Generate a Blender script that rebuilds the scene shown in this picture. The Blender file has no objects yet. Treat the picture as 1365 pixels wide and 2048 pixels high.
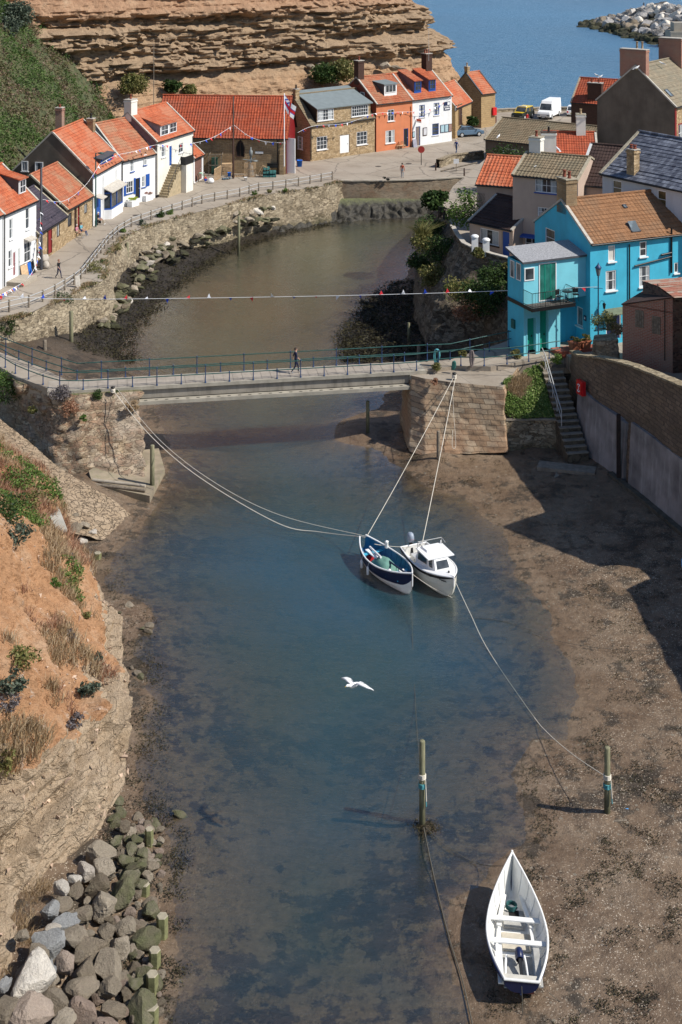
import bpy, math, random
import numpy as np
from mathutils import Vector, Matrix, noise, Euler
R = random.Random(7)
C = bpy.context.scene.collection
PI = math.pi
# ---------------------------------------------------------------- camera model (level camera with vertical lens shift)
F, CH, VH, CU = 2750.0, 35.0, -177.0, 682.5
def px(u, v, z):
    Y = (CH-z)*F/(v-VH); return Vector(((u-CU)/F*Y, Y, z))
def py(u, v, Y): return Vector(((u-CU)/F*Y, Y, CH-(v-VH)/F*Y))
# ---------------------------------------------------------------- node materials
def nd(nt, typ, ins=None, **kw):
    n = nt.nodes.new(typ)
    for k, v in kw.items(): setattr(n, k, v)
    if ins:
        for k, v in ins.items():
            s = n.inputs[k]
            if isinstance(v, bpy.types.NodeSocket): nt.links.new(v, s)
            else: s.default_value = v
    return n
def c4(c): return (c[0], c[1], c[2], 1)
def ramp(nt, fac, stops):
    n = nd(nt, 'ShaderNodeValToRGB', {'Fac': fac}); e = n.color_ramp.elements
    while len(e) > 2: e.remove(e[-1])
    e[0].position, e[0].color = stops[0][0], c4(stops[0][1]); e[1].position, e[1].color = stops[1][0], c4(stops[1][1])
    for p, c in stops[2:]:
        q = e.new(p); q.color = c4(c)
    return n.outputs[0]
def mixc(nt, f, a, b, mode='MIX'):
    n = nd(nt, 'ShaderNodeMix', data_type='RGBA', blend_type=mode)
    for i, v in ((0, f), (6, a), (7, b)):
        if isinstance(v, bpy.types.NodeSocket): nt.links.new(v, n.inputs[i])
        elif i == 0: n.inputs[0].default_value = v
        else: n.inputs[i].default_value = c4(v)
    return n.outputs[2]
def mth(nt, op, a, b=0.0, c=None):
    n = nd(nt, 'ShaderNodeMath', operation=op)
    for i, v in enumerate((a, b, c)):
        if v is None: continue
        if isinstance(v, bpy.types.NodeSocket): nt.links.new(v, n.inputs[i])
        else: n.inputs[i].default_value = v
    return n.outputs[0]
def newmat(name):
    m = bpy.data.materials.new(name); m.use_nodes = True; nt = m.node_tree
    return m, nt, nt.nodes['Principled BSDF']
def ocoord(nt, scale=(1, 1, 1)):
    tc = nd(nt, 'ShaderNodeTexCoord')
    return nd(nt, 'ShaderNodeMapping', {'Vector': tc.outputs['Object'], 'Scale': scale}).outputs[0]
def noi(nt, vec, s, d=4.0, rough=.55):
    return nd(nt, 'ShaderNodeTexNoise', {'Vector': vec, 'Scale': s, 'Detail': d, 'Roughness': rough}).outputs[0]
def bump(nt, bs, h, st, dist, prev=None):
    n = nd(nt, 'ShaderNodeBump', {'Height': h, 'Strength': st, 'Distance': dist})
    if prev is not None: nt.links.new(prev, n.inputs['Normal'])
    nt.links.new(n.outputs[0], bs.inputs['Normal']); return n.outputs[0]
MC = {}
def plain(name, col, rough=.7, var=.12, sc=3.0, bs=.25, bd=.01, metal=0, spec=.4, stain=None):
    if name in MC: return MC[name]
    m, nt, b = newmat(name); v = ocoord(nt)
    n1 = noi(nt, v, sc, 5); lo = tuple(max(0, c*(1-var*1.6)) for c in col); hi = tuple(min(1, c*(1+var)) for c in col)
    cc = ramp(nt, n1, [(.3, lo), (.7, hi)])
    if stain:
        v2 = ocoord(nt, (1.6, 1.6, .25)); n2 = noi(nt, v2, 1.3, 6, .7)
        f = ramp(nt, n2, [(.5, (0, 0, 0)), (.72, (1, 1, 1))]); f = mth(nt, 'MULTIPLY', f, .55)
        cc = mixc(nt, f, cc, stain)
    nt.links.new(cc, b.inputs['Base Color'])
    b.inputs['Roughness'].default_value = rough; b.inputs['Metallic'].default_value = metal
    b.inputs['Specular IOR Level'].default_value = spec
    if bs: bump(nt, b, noi(nt, v, sc*9, 3), bs, bd)
    MC[name] = m; return m
def stone(name, cols, scale=2.2, zf=2.0, mortar=(.2, .16, .11), bd=.06, rough=.9, stain=None, edge=.05, damp=None):
    """irregular coursed rubble: 3D voronoi cells flattened in z"""
    m, nt, b = newmat(name); v = ocoord(nt, (1, 1, zf))
    wob = nd(nt, 'ShaderNodeTexNoise', {'Vector': v, 'Scale': 2.0, 'Detail': 2.0})
    vv = nd(nt, 'ShaderNodeVectorMath', {0: v, 1: wob.outputs[1]}, operation='ADD').outputs[0]
    vo = nd(nt, 'ShaderNodeTexVoronoi', {'Vector': vv, 'Scale': scale}); ve = nd(nt, 'ShaderNodeTexVoronoi', {'Vector': vv, 'Scale': scale}, feature='DISTANCE_TO_EDGE')
    sep = nd(nt, 'ShaderNodeSeparateColor', {0: vo.outputs['Color']})
    n = len(cols); cc = ramp(nt, sep.outputs[0], [(i/(n-1)*.9+.05, c) for i, c in enumerate(cols)])
    fine = noi(nt, v, 14, 6, .7); cc = mixc(nt, .5, cc, ramp(nt, fine, [(.3, (.45, .45, .45)), (.7, (1.4, 1.4, 1.4))]), 'MULTIPLY')
    e = ramp(nt, ve.outputs[0], [(.0, (0, 0, 0)), (edge, (1, 1, 1))])
    cc = mixc(nt, e, mortar, cc)
    if stain:
        big = noi(nt, ocoord(nt), .35, 4, .6); cc = mixc(nt, mth(nt, 'MULTIPLY', ramp(nt, big, [(.42, (0, 0, 0)), (.62, (1, 1, 1))]), .6), cc, stain)
    if damp:   # weed and damp below the tide line: real growth by height
        z = nd(nt, 'ShaderNodeSeparateXYZ', {0: nd(nt, 'ShaderNodeNewGeometry').outputs['Position']}).outputs[2]
        zz = mth(nt, 'ADD', z, mth(nt, 'MULTIPLY', noi(nt, ocoord(nt), .8, 4), 1.6))
        mr = nd(nt, 'ShaderNodeMapRange', {'Value': zz, 'From Min': damp[1], 'From Max': damp[2], 'To Min': .85, 'To Max': 0.0}).outputs[0]
        cc = mixc(nt, mr, cc, damp[0])
    nt.links.new(cc, b.inputs['Base Color']); b.inputs['Roughness'].default_value = rough; b.inputs['Specular IOR Level'].default_value = .25
    h = mth(nt, 'ADD', e, mth(nt, 'MULTIPLY', fine, .5)); bump(nt, b, h, .9, bd)
    MC[name] = m; return m
def brick(name, c1, c2, mortar, bw=.5, bh=.25, ms=.015, rough=.9, bd=.02, var=None, axis='xy', off=.5, big=None):
    m, nt, b = newmat(name); tc = nd(nt, 'ShaderNodeTexCoord'); s = nd(nt, 'ShaderNodeSeparateXYZ', {0: tc.outputs['Object']})
    if axis == 'xy': vec = nd(nt, 'ShaderNodeCombineXYZ', {0: mth(nt, 'ADD', s.outputs[0], s.outputs[1]), 1: s.outputs[2]}).outputs[0]
    else: vec = nd(nt, 'ShaderNodeCombineXYZ', {0: s.outputs[0], 1: mth(nt, 'MULTIPLY', s.outputs[2], 1.4)}).outputs[0]
    wob = nd(nt, 'ShaderNodeTexNoise', {'Vector': tc.outputs['Object'], 'Scale': 1.5, 'Detail': 3.0}).outputs[1]
    vec = nd(nt, 'ShaderNodeVectorMath', {0: vec, 1: nd(nt, 'ShaderNodeVectorMath', {0: wob, 3: .08}, operation='SCALE').outputs[0]}, operation='ADD').outputs[0]
    br = nd(nt, 'ShaderNodeTexBrick', {'Vector': vec, 'Color1': c4(c1), 'Color2': c4(c2), 'Mortar': c4(mortar), 'Scale': 1.0, 'Mortar Size': ms, 'Mortar Smooth': .3, 'Bias': 0.0, 'Brick Width': bw, 'Row Height': bh}, offset=off)
    fine = noi(nt, tc.outputs['Object'], 9, 6, .7)
    cc = mixc(nt, .55, br.outputs[0], ramp(nt, fine, [(.3, (.5, .5, .5)), (.7, (1.35, 1.35, 1.35))]), 'MULTIPLY')
    if big:
        f = ramp(nt, noi(nt, tc.outputs['Object'], .5, 5, .65), [(.45, (0, 0, 0)), (.6, (1, 1, 1))]); cc = mixc(nt, mth(nt, 'MULTIPLY', f, .6), cc, big)
    nt.links.new(cc, b.inputs['Base Color']); b.inputs['Roughness'].default_value = rough; b.inputs['Specular IOR Level'].default_value = .25
    h = mth(nt, 'ADD', mth(nt, 'SUBTRACT', 1.0, br.outputs[1]), mth(nt, 'MULTIPLY', fine, .4)); bump(nt, b, h, .8, bd)
    MC[name] = m; return m
def tile(name, c1, c2, lichen=None, bw=.3, bh=.34, rough=.85, amt=.5):
    m = brick(name, c1, c2, tuple(c*.45 for c in c1), bw, bh, .012, rough, .012, axis='xz', off=0, big=lichen); return m
def glassm(name, col=(.03, .035, .04), rough=.08):
    if name in MC: return MC[name]
    m, nt, b = newmat(name); v = ocoord(nt); cc = ramp(nt, noi(nt, v, 1.2, 3), [(.4, col), (.65, tuple(c*2.2+.01 for c in col))])
    nt.links.new(cc, b.inputs['Base Color']); b.inputs['Roughness'].default_value = rough; b.inputs['IOR'].default_value = 1.5
    bump(nt, b, noi(nt, v, 1.5, 2), .08, .02); MC[name] = m; return m
def leafm(name, cols, rough=.6, patch=.35, patchcol=None):
    if name in MC: return MC[name]
    m, nt, b = newmat(name); g = nd(nt, 'ShaderNodeNewGeometry'); n = len(cols)
    r = mth(nt, 'ADD', mth(nt, 'MULTIPLY', g.outputs['Random Per Island'], .6), mth(nt, 'MULTIPLY', noi(nt, ocoord(nt), patch, 3), .5))
    cc = ramp(nt, r, [(.15+i/(n-1)*.7, c) for i, c in enumerate(cols)])
    if patchcol:
        f = ramp(nt, noi(nt, ocoord(nt), patch*.45, 3, .5), [(.5, (0, 0, 0)), (.6, (1, 1, 1))]); cc = mixc(nt, mth(nt, 'MULTIPLY', f, .8), cc, patchcol)
    nt.links.new(cc, b.inputs['Base Color']); b.inputs['Roughness'].default_value = rough; b.inputs['Specular IOR Level'].default_value = .2
    out = nt.nodes['Material Output']; tr = nd(nt, 'ShaderNodeBsdfTranslucent', {'Color': cc})
    mx = nd(nt, 'ShaderNodeMixShader', {0: .25, 1: b.outputs[0], 2: tr.outputs[0]}); nt.links.new(mx.outputs[0], out.inputs[0])
    MC[name] = m; return m
# ---------------------------------------------------------------- mesh builder
class MB:
    def __init__(s): s.v = []; s.f = []; s.m = []; s.s = []
    def add(s, vs, fs, m=0, sm=False):
        o = len(s.v); s.v += [tuple(v) for v in vs]
        for f in fs: s.f.append([o+i for i in f]); s.m.append(m); s.s.append(sm)
        return s
    def box(s, x0, y0, z0, x1, y1, z1, m=0):
        return s.add([(x0, y0, z0), (x1, y0, z0), (x1, y1, z0), (x0, y1, z0), (x0, y0, z1), (x1, y0, z1), (x1, y1, z1), (x0, y1, z1)],
              [(0, 3, 2, 1), (4, 5, 6, 7), (0, 1, 5, 4), (1, 2, 6, 5), (2, 3, 7, 6), (3, 0, 4, 7)], m)
    def obox(s, c, a, b, h, m=0):
        """oriented box: centre, three half-axis vectors"""
        c, a, b, h = map(Vector, (c, a, b, h)); P = [c+i*a+j*b+k*h for k in (-1, 1) for i, j in ((-1, -1), (1, -1), (1, 1), (-1, 1))]
        return s.add(P, [(0, 3, 2, 1), (4, 5, 6, 7), (0, 1, 5, 4), (1, 2, 6, 5), (2, 3, 7, 6), (3, 0, 4, 7)], m)
    def quad(s, a, b, c, d, m=0): return s.add([a, b, c, d], [(0, 1, 2, 3)], m)
    def prism(s, poly, z0, z1, m=0, mt=None, bottom=True):
        n = len(poly); z0s = z0 if hasattr(z0, '__len__') else [z0]*n; z1s = z1 if hasattr(z1, '__len__') else [z1]*n
        V = [(p[0], p[1], z0s[i]) for i, p in enumerate(poly)]+[(p[0], p[1], z1s[i]) for i, p in enumerate(poly)]
        s.add(V, [(i, (i+1) % n, n+(i+1) % n, n+i) for i in range(n)], m)
        s.add(V[n:], [tuple(range(n))], m if mt is None else mt)
        if bottom: s.add(V[:n], [tuple(range(n-1, -1, -1))], m)
        return s
    def tube(s, pts, r, n=6, m=0, cap=True, sm=True):
        pts = [Vector(p) for p in pts]; k = len(pts); rs = r if hasattr(r, '__len__') else [r]*k; V = []; up = Vector((0, 0, 1)); pu = None
        for i, p in enumerate(pts):
            d = (pts[min(i+1, k-1)]-pts[max(i-1, 0)]); d = d.normalized() if d.length > 1e-9 else Vector((0, 0, 1))
            if pu is None: a = d.cross(up) if abs(d.z) < .95 else d.cross(Vector((1, 0, 0)))
            else: a = pu-d*pu.dot(d)
            a.normalize(); pu = a; b = d.cross(a)
            for j in range(n):
                t = 2*PI*j/n; V.append(p+(a*math.cos(t)+b*math.sin(t))*rs[i])
        Fs = [(i*n+j, i*n+(j+1) % n, (i+1)*n+(j+1) % n, (i+1)*n+j) for i in range(k-1) for j in range(n)]
        s.add(V, Fs, m, sm)
        if cap: s.add(V[:n], [tuple(range(n-1, -1, -1))], m); s.add(V[-n:], [tuple(range(n))], m)
        return s
    def lathe(s, prof, c=(0, 0, 0), n=12, m=0, sm=True):
        V = [(c[0]+r*math.cos(2*PI*j/n), c[1]+r*math.sin(2*PI*j/n), c[2]+z) for r, z in prof for j in range(n)]
        return s.add(V, [(i*n+j, i*n+(j+1) % n, (i+1)*n+(j+1) % n, (i+1)*n+j) for i in range(len(prof)-1) for j in range(n)], m, sm)
    def grid(s, nu, nv, fn, m=0, sm=True, mf=None):
        V = [fn(i/(nu-1), j/(nv-1)) for j in range(nv) for i in range(nu)]
        o = len(s.v); s.v += [tuple(v) for v in V]
        for j in range(nv-1):
            for i in range(nu-1):
                a = o+j*nu+i; s.f.append([a, a+1, a+nu+1, a+nu]); s.m.append(m if mf is None else mf(i, j)); s.s.append(sm)
        return s
    def build(s, name, mats, parent=None, origin=None):
        me = bpy.data.meshes.new(name); V = s.v
        if origin is not None: V = [(v[0]-origin[0], v[1]-origin[1], v[2]-origin[2]) for v in V]
        me.from_pydata(V, [], s.f); me.polygons.foreach_set('material_index', s.m); me.polygons.foreach_set('use_smooth', s.s)
        if not isinstance(mats, (list, tuple)): mats = [mats]
        for mm in mats: me.materials.append(mm)
        me.update(); o = bpy.data.objects.new(name, me); C.objects.link(o)
        if origin is not None: o.location = origin
        if parent is not None: o.parent = parent
        return o
def tag(o, label=None, cat=None, group=None, kind=None):
    for k, v in (('label', label), ('category', cat), ('group', group), ('kind', kind)):
        if v: o[k] = v
    return o
def thing(name, label, cat, loc=(0, 0, 0), rz=0, group=None):
    o = bpy.data.objects.new(name, None); C.objects.link(o); o.location = loc; o.rotation_euler = (0, 0, rz); o.empty_display_size = .2
    return tag(o, label, cat, group)
def dup(o, loc=None, rz=None, label=None, group=None, scale=None, parent=None):
    c = o.copy(); C.objects.link(c); c.parent = parent
    if loc is not None: c.location = loc
    if rz is not None: c.rotation_euler = rz if hasattr(rz, '__len__') else (0, 0, rz)
    if scale is not None: c.scale = scale if hasattr(scale, '__len__') else (scale,)*3
    if label: c['label'] = label
    if group: c['group'] = group
    for ch in list(o.children): dup(ch, parent=c)
    return c
def fb(x, y, z, o=4, h=.9): return noise.fractal(Vector((x, y, z)), h, 2.0, o)
# ---------------------------------------------------------------- palette
WHITEW = plain('white_render', (.74, .74, .73), .8, .05, .8, stain=(.6, .58, .53)); CREAMW = plain('cream_render', (.74, .71, .63), .8, .06, .8, stain=(.6, .55, .46))
BLUEW = plain('sky_blue_render', (.055, .44, .62), .7, .1, .7, stain=(.06, .33, .47)); PALEBLUE = plain('pale_blue_render', (.20, .60, .70), .7, .06, .8)
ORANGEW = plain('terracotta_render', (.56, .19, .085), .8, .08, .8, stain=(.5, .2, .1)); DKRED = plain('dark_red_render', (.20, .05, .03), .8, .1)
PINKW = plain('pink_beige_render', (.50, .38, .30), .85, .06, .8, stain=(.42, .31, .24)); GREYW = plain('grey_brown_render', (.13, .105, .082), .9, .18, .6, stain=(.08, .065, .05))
SAND = stone('sandstone_rubble', [(.30, .21, .115), (.45, .32, .18), (.55, .41, .25), (.38, .265, .14)], 3.2, 1.9, (.36, .27, .165), .05)
SANDC = brick('sandstone_courses', (.38, .265, .15), (.28, .195, .11), (.42, .33, .21), .62, .3, .022, bd=.05, big=(.18, .125, .075))
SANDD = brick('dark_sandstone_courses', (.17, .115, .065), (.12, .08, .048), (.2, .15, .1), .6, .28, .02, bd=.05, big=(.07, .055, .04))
YELST = brick('yellow_sandstone_courses', (.44, .30, .15), (.36, .24, .12), (.36, .27, .16), .55, .28, .02, bd=.03)
REDBR = brick('old_red_brick', (.40, .15, .10), (.29, .11, .075), (.36, .29, .23), .3, .1, .018, bd=.02, big=(.33, .24, .18)); DKBR = brick('dark_brown_brick', (.08, .035, .026), (.055, .028, .02), (.09, .07, .055), .235, .08, .01, bd=.01)
TO = tile('orange_pantiles', (.50, .14, .062), (.40, .10, .045), (.42, .20, .12)); TO3 = tile('faded_orange_pantiles', (.44, .15, .075), (.34, .10, .05), (.33, .21, .13)); TO2 = tile('deep_orange_pantiles', (.44, .10, .045), (.32, .065, .03), (.27, .09, .055))
TB = tile('brown_concrete_tiles', (.30, .15, .072), (.23, .115, .055), (.20, .12, .07), .33, .36); TG = tile('grey_brown_tiles', (.25, .19, .12), (.19, .145, .09), (.17, .15, .10), .33, .36)
TGR = tile('weathered_stone_tiles', (.27, .22, .15), (.2, .165, .115), (.16, .15, .11), .5, .42); TM = tile('maroon_pantiles', (.20, .035, .018), (.14, .025, .015), (.12, .04, .03)); TD = tile('dark_brown_tiles', (.060, .035, .03), (.043, .027, .024), (.08, .05, .04))
SL = tile('blue_grey_slates', (.075, .08, .105), (.22, .235, .28), (.05, .055, .07), .32, .26, .5); SLD = tile('dark_purple_slates', (.055, .045, .058), (.08, .065, .08), (.04, .035, .045), .32, .26, .6)
FELT = plain('grey_roof_felt', (.17, .20, .205), .75, .08, 1.5); DFELT = plain('dark_lead_sheet', (.07, .075, .085), .6, .15, 2)
LICH = plain('lichen_coping', (.38, .33, .24), .95, .2, 4); CEMENT = plain('cement_fillet', (.46, .42, .36), .9, .15, 4)
WP = plain('white_gloss_paint', (.80, .80, .79), .35, .03, 2, 0); BP = plain('royal_blue_paint', (.012, .075, .32), .4, .05, 2, 0); NB = plain('navy_paint', (.012, .02, .07), .35, .05, 2, 0)
BK = plain('black_paint', (.012, .012, .013), .4, .1, 2, 0); DKW = plain('dark_brown_wood', (.05, .022, .014), .6, .2, 3); REDP = plain('dark_red_paint', (.22, .012, .015), .4, .08, 2, 0)
GRNP = plain('sea_green_paint', (.01, .28, .19), .4, .05, 2, 0); RAILG = plain('dark_green_rail_paint', (.02, .085, .075), .45, .2, 4, 0); RAILB = plain('blue_post_paint', (.02, .05, .13), .45, .2, 4, 0)
GL = glassm('window_glass'); GLB = glassm('window_glass_pale', (.10, .12, .13)); CURT = plain('net_curtain', (.42, .44, .44), .6, .15, 6, 0); BLIND = plain('drawn_blind', (.62, .60, .54), .7, .05, 3, 0)
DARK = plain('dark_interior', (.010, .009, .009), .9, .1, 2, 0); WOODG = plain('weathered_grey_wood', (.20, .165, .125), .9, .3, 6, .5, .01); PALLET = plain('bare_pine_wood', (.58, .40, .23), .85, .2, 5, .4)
CONC = plain('pale_concrete', (.36, .315, .25), .9, .12, .9, .5, .015, stain=(.24, .2, .15)); CONCD = plain('stained_concrete', (.235, .21, .205), .9, .3, .7, .6, .02, stain=(.44, .42, .40)); STEEL = plain('galvanised_steel', (.42, .42, .41), .5, .1, 5, 0)
TERRA = plain('terracotta_clay', (.36, .12, .06), .8, .12, 5); POTR = plain('red_chimney_clay', (.22, .06, .035), .8, .15, 5); POTB = plain('buff_chimney_clay', (.42, .30, .18), .8, .15, 5)
SKIN = plain('skin', (.52, .30, .21), .55, .05, 4, 0); ROPE = plain('pale_rope', (.62, .57, .48), .9, .08, 8, 0); ROPED = plain('dark_wet_rope', (.10, .09, .07), .8, .1, 8, 0); ROPET = plain('teal_rope', (.08, .30, .33), .8, .15, 8, 0)
def cloth(name, col, r=.85): return plain(name, col, r, .08, 6, .1)
CW = cloth('white_cloth', (.78, .78, .78)); CR = cloth('red_cloth', (.55, .02, .025)); CB = cloth('blue_cloth', (.02, .07, .42)); CN = cloth('navy_cloth', (.012, .016, .05)); CBK = cloth('black_cloth', (.012, .012, .014))
# ---------------------------------------------------------------- houses
def tiles(mb, O, X, L, S, ln, tw=.26, th=.36, amp=.035, st=.03, m=0, seed=0):
    """corrugated pantile slope: O eave corner, X along the eave, S up the slope"""
    O, X, S = Vector(O), Vector(X).normalized(), Vector(S).normalized(); N = X.cross(S).normalized()
    if N.z < 0: N = -N
    nr = max(2, int(round(ln/th))); nt_ = max(1, int(round(L/tw))); k = 4 if amp > 0 else 1
    us = [i/(nt_*k)*L for i in range(nt_*k+1)]
    if amp == 0: us = [i/12*L for i in range(13)]
    V = []
    for r in range(nr):
        jit = fb(r*.7, seed*3.1, 0)*.02
        for e in (0, 1):
            t = (r+e)/nr*ln; lift = st*(1-e)
            for u in us:
                w = amp*max(0, math.sin(2*PI*u/tw))**.7 if amp > 0 else 0
                sag = .05*fb(u*.35, t*.35, seed)
                V.append(O+X*u+S*t+N*(w+lift+sag+jit))
    n = len(us); Fs = []
    for j in range(nr*2-1):
        for i in range(n-1): Fs.append((j*n+i, j*n+i+1, (j+1)*n+i+1, (j+1)*n+i))
    mb.add(V, Fs, m, False)
class House:
    def __init__(s, name, label, A, B, D, he, hr, wm, rm, cat='house', gm=None, rp=None, group=None, ov=.18, tw=.26, amp=.035, heb=None, coping=CEMENT, og=.0, th=.36, gutter=BK, roof=True):
        A, B = Vector(A), Vector(B); d = B-A; d.z = 0; s.L = d.length; s.rz = math.atan2(d.y, d.x); s.A = A; s.D = D; s.he = he; s.hr = hr; s.ry = D*.5 if rp is None else rp
        s.heb = he if heb is None else heb; s.wm = wm; s.gm = gm or wm; s.rm = rm; s.T = thing(name, label, cat, A, s.rz, group); s.holes = {'front': [], 'left': [], 'right': []}; s.done = []
        s.ov, s.tw, s.amp, s.th, s.cop, s.og, s.gut = ov, tw, amp, th, coping, og, gutter; s.mi = Matrix.Rotation(-s.rz, 3, 'Z')
        s.hasroof = roof
    def fr(s, face):
        if face == 'front': return Vector((0, 0, 0)), Vector((1, 0, 0)), Vector((0, -1, 0)), s.L
        if face == 'left': return Vector((0, s.D, 0)), Vector((0, -1, 0)), Vector((-1, 0, 0)), s.D
        if face == 'right': return Vector((s.L, 0, 0)), Vector((0, 1, 0)), Vector((1, 0, 0)), s.D
    def hit(s, u, v, O, N):
        o = s.mi @ (Vector((0, 0, CH))-s.A); d = s.mi @ Vector(((u-CU)/F, 1, -(v-VH)/F)); t = (O-o).dot(N)/d.dot(N); return o+d*t
    def rect(s, face, u0, v0, u1, v1, dep=0):
        O, X, N, L = s.fr(face); O2 = O+N*dep; uc, vc = (u0+u1)/2, (v0+v1)/2
        a0 = (s.hit(u0, vc, O2, N)-O).dot(X); a1 = (s.hit(u1, vc, O2, N)-O).dot(X); z1 = s.hit(uc, v0, O2, N).z; z0 = s.hit(uc, v1, O2, N).z
        return min(a0, a1), max(a0, a1), z0, z1
    def zroof(s, y): return s.he+(s.hr-s.he)*y/s.ry if y <= s.ry else s.hr-(s.hr-s.heb)*(y-s.ry)/(s.D-s.ry)
    def win(s, face, u0, v0, u1, v1, **k): return s.winl(face, *s.rect(face, u0, v0, u1, v1), **k)
    def winl(s, face, a0, a1, z0, z1, fm=WP, grid=(1, 2), pane=GL, sill=WP, fw=.07, bw=.035, rec=.10, hole=True, name='window', leaf=None, lintel=None, curtain=None, surround=None):
        O, X, N, L = s.fr(face); Z = Vector((0, 0, 1)); P = lambda a, z, d: O+X*a+Z*z+N*d
        top = min(s.he, s.heb) if face != 'front' else s.he
        if hole and z1 < top-.02 and a0 > .02 and a1 < L-.02: s.holes[face].append((a0, a1, z0, z1)); d0 = -rec
        else: d0 = .02; hole = False
        w, h = a1-a0, z1-z0; f = MB()
        def bar(x0, x1, y0, y1, da, db, mb=f, m=0): mb.obox(P((x0+x1)/2, (y0+y1)/2, (da+db)/2), X*(x1-x0)/2, N*(db-da)/2, Z*(y1-y0)/2, m)
        e = .004
        bar(a0+e, a0+fw, z0+e, z1-e, d0, d0+.07); bar(a1-fw, a1-e, z0+e, z1-e, d0, d0+.07); bar(a0+fw, a1-fw, z1-fw, z1-e, d0, d0+.07)
        if leaf is None: bar(a0+fw, a1-fw, z0+e, z0+fw, d0, d0+.07)
        if leaf is None:
            for i in range(1, grid[0]): x = a0+fw+(w-2*fw)*i/grid[0]; bar(x-bw/2, x+bw/2, z0+fw, z1-fw, d0+.01, d0+.055)
            for j in range(1, grid[1]): y = z0+fw+(h-2*fw)*j/grid[1]; bar(a0+fw, a1-fw, y-bw/2, y+bw/2, d0+.012, d0+.057)
        if surround is not None:
            for q in ((a0-.12, a0, z0-.02, z1+.12), (a1, a1+.12, z0-.02, z1+.12), (a0, a1, z1, z1+.12)): bar(*q, -.01, .03, f, 1)
        fo = f.build(name if leaf is None else 'door_frame', [fm, surround or fm], s.T)
        p = MB(); p.obox(P((a0+a1)/2, (z0+z1)/2, d0+.012 if leaf is None else d0+.02), X*(w/2-fw*.6), N*.01, Z*(h/2-(fw*.6 if leaf is None else fw*.3)), 0)
        if leaf is None:
            if curtain is None and R.random() < .45 and pane is GL: curtain = CURT
            if curtain:
                for q in (0, 1):
                    xx = a0+w*(.2 if q == 0 else .8); p.obox(P(xx, (z0+z1)/2, d0+.026), X*(w*.13), N*.003, Z*(h/2-fw), 1)
            p.build('pane', [pane, curtain or CURT], fo)
        else:
            o = p.build('door', leaf, s.T); k = MB(); k.obox(P(a0+w*.82, z0+h*.48, d0+.06), X*.03, N*.03, Z*.05); k.build('handle', STEEL, o)
            for i in range(1, 5): pass
        if sill is not None and leaf is None:
            q = MB(); q.obox(P((a0+a1)/2, z0-.045, .03), X*(w/2+.08), N*.09, Z*.04); q.build('sill', sill, fo)
        if lintel is not None:
            q = MB(); q.obox(P((a0+a1)/2, z1+.1, .0), X*(w/2+.12), N*.025, Z*.09); q.build('lintel', lintel, fo)
        return fo
    def door(s, face, u0, v0, u1, v1, leaf=DKW, fm=WP, **k):
        a0, a1, z0, z1 = s.rect(face, u0, v0, u1, v1); return s.winl(face, a0, a1, max(.03, z0), z1, leaf=leaf, fm=fm, sill=None, **k)
    def chim(s, x, y, w, d, z1, mat=REDBR, pots=1, pot=POTR, capm=None, z0=None, ph=.5):
        zb = (s.zroof(y)-.9) if z0 is None else z0
        q = MB(); q.box(x-w/2, y-d/2, zb, x+w/2, y+d/2, z1); q.box(x-w/2-.06, y-d/2-.06, z1-.25, x+w/2+.06, y+d/2+.06, z1-.12); q.box(x-w/2-.05, y-d/2-.05, z1, x+w/2+.05, y+d/2+.05, z1+.07, 1)
        o = q.build('chimney', [mat, capm or CEMENT], s.T)
        for i in range(pots):
            if w >= d: cx, cy = x+(i-(pots-1)/2)*w/max(1, pots), y
            else: cx, cy = x, y+(i-(pots-1)/2)*d/max(1, pots)
            p = MB(); p.lathe([(.13, 0), (.15, .05), (.11, .1), (.10, ph-.08), (.14, ph-.05), (.14, ph), (.09, ph), (.08, ph-.3)], (cx, cy, z1+.07), 10); p.build('chimney_pot', pot, o)
        return o
    def lead(s, x, y, w, d):
        z = s.zroof(y-d/2-.12); q = MB(); q.obox((x, y-d/2-.12, z+.1), (w/2+.12, 0, 0), (0, .14, .14*(s.hr-s.he)/s.ry), (0, -.02, .02)); q.build('flashing', CEMENT, s.T)
    def dormer(s, u0, v0, u1, v1, yf, slope=.2, fm=WP, grid=(2, 2), cheek=DFELT, rm=None, nwin=1, front=WP, ovh=.2, zb=None, pane=GL, rt=None):
        O = Vector((0, yf, 0)); N = Vector((0, -1, 0)); uc, vc = (u0+u1)/2, (v0+v1)/2
        x0, x1 = s.hit(u0, vc, O, N).x, s.hit(u1, vc, O, N).x; z1 = s.hit(uc, v0, O, N).z; z0 = max(s.zroof(yf)+.02, s.hit(uc, v1, O, N).z) if zb is None else zb
        k = (s.hr-s.he)/s.ry; yb = min(s.ry, (z1-s.he+0-slope*yf)/(k-slope)) if k > slope else s.ry; zz = z1+slope*(yb-yf)
        q = MB(); zf = s.zroof(yf)-.15
        q.add([(x0, yf, zf), (x0, yb, s.zroof(yb)-.15), (x0, yb, zz), (x0, yf, z1)], [(0, 1, 2, 3)]); q.add([(x1, yf, zf), (x1, yb, s.zroof(yb)-.15), (x1, yb, zz), (x1, yf, z1)], [(3, 2, 1, 0)])
        q.add([(x0, yf, zf), (x1, yf, zf), (x1, yf, z1), (x0, yf, z1)], [(0, 1, 2, 3)], 1)
        d = q.build('dormer', [cheek, front], s.T); r = MB(); S = Vector((0, 1, slope)).normalized(); ln = (yb-yf+ovh)/S.y
        if rt: tiles(r, Vector((x0-.15, yf-ovh, z1-ovh*slope+.05)), (1, 0, 0), x1-x0+.3, S, ln, s.tw, s.th, s.amp)
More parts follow.
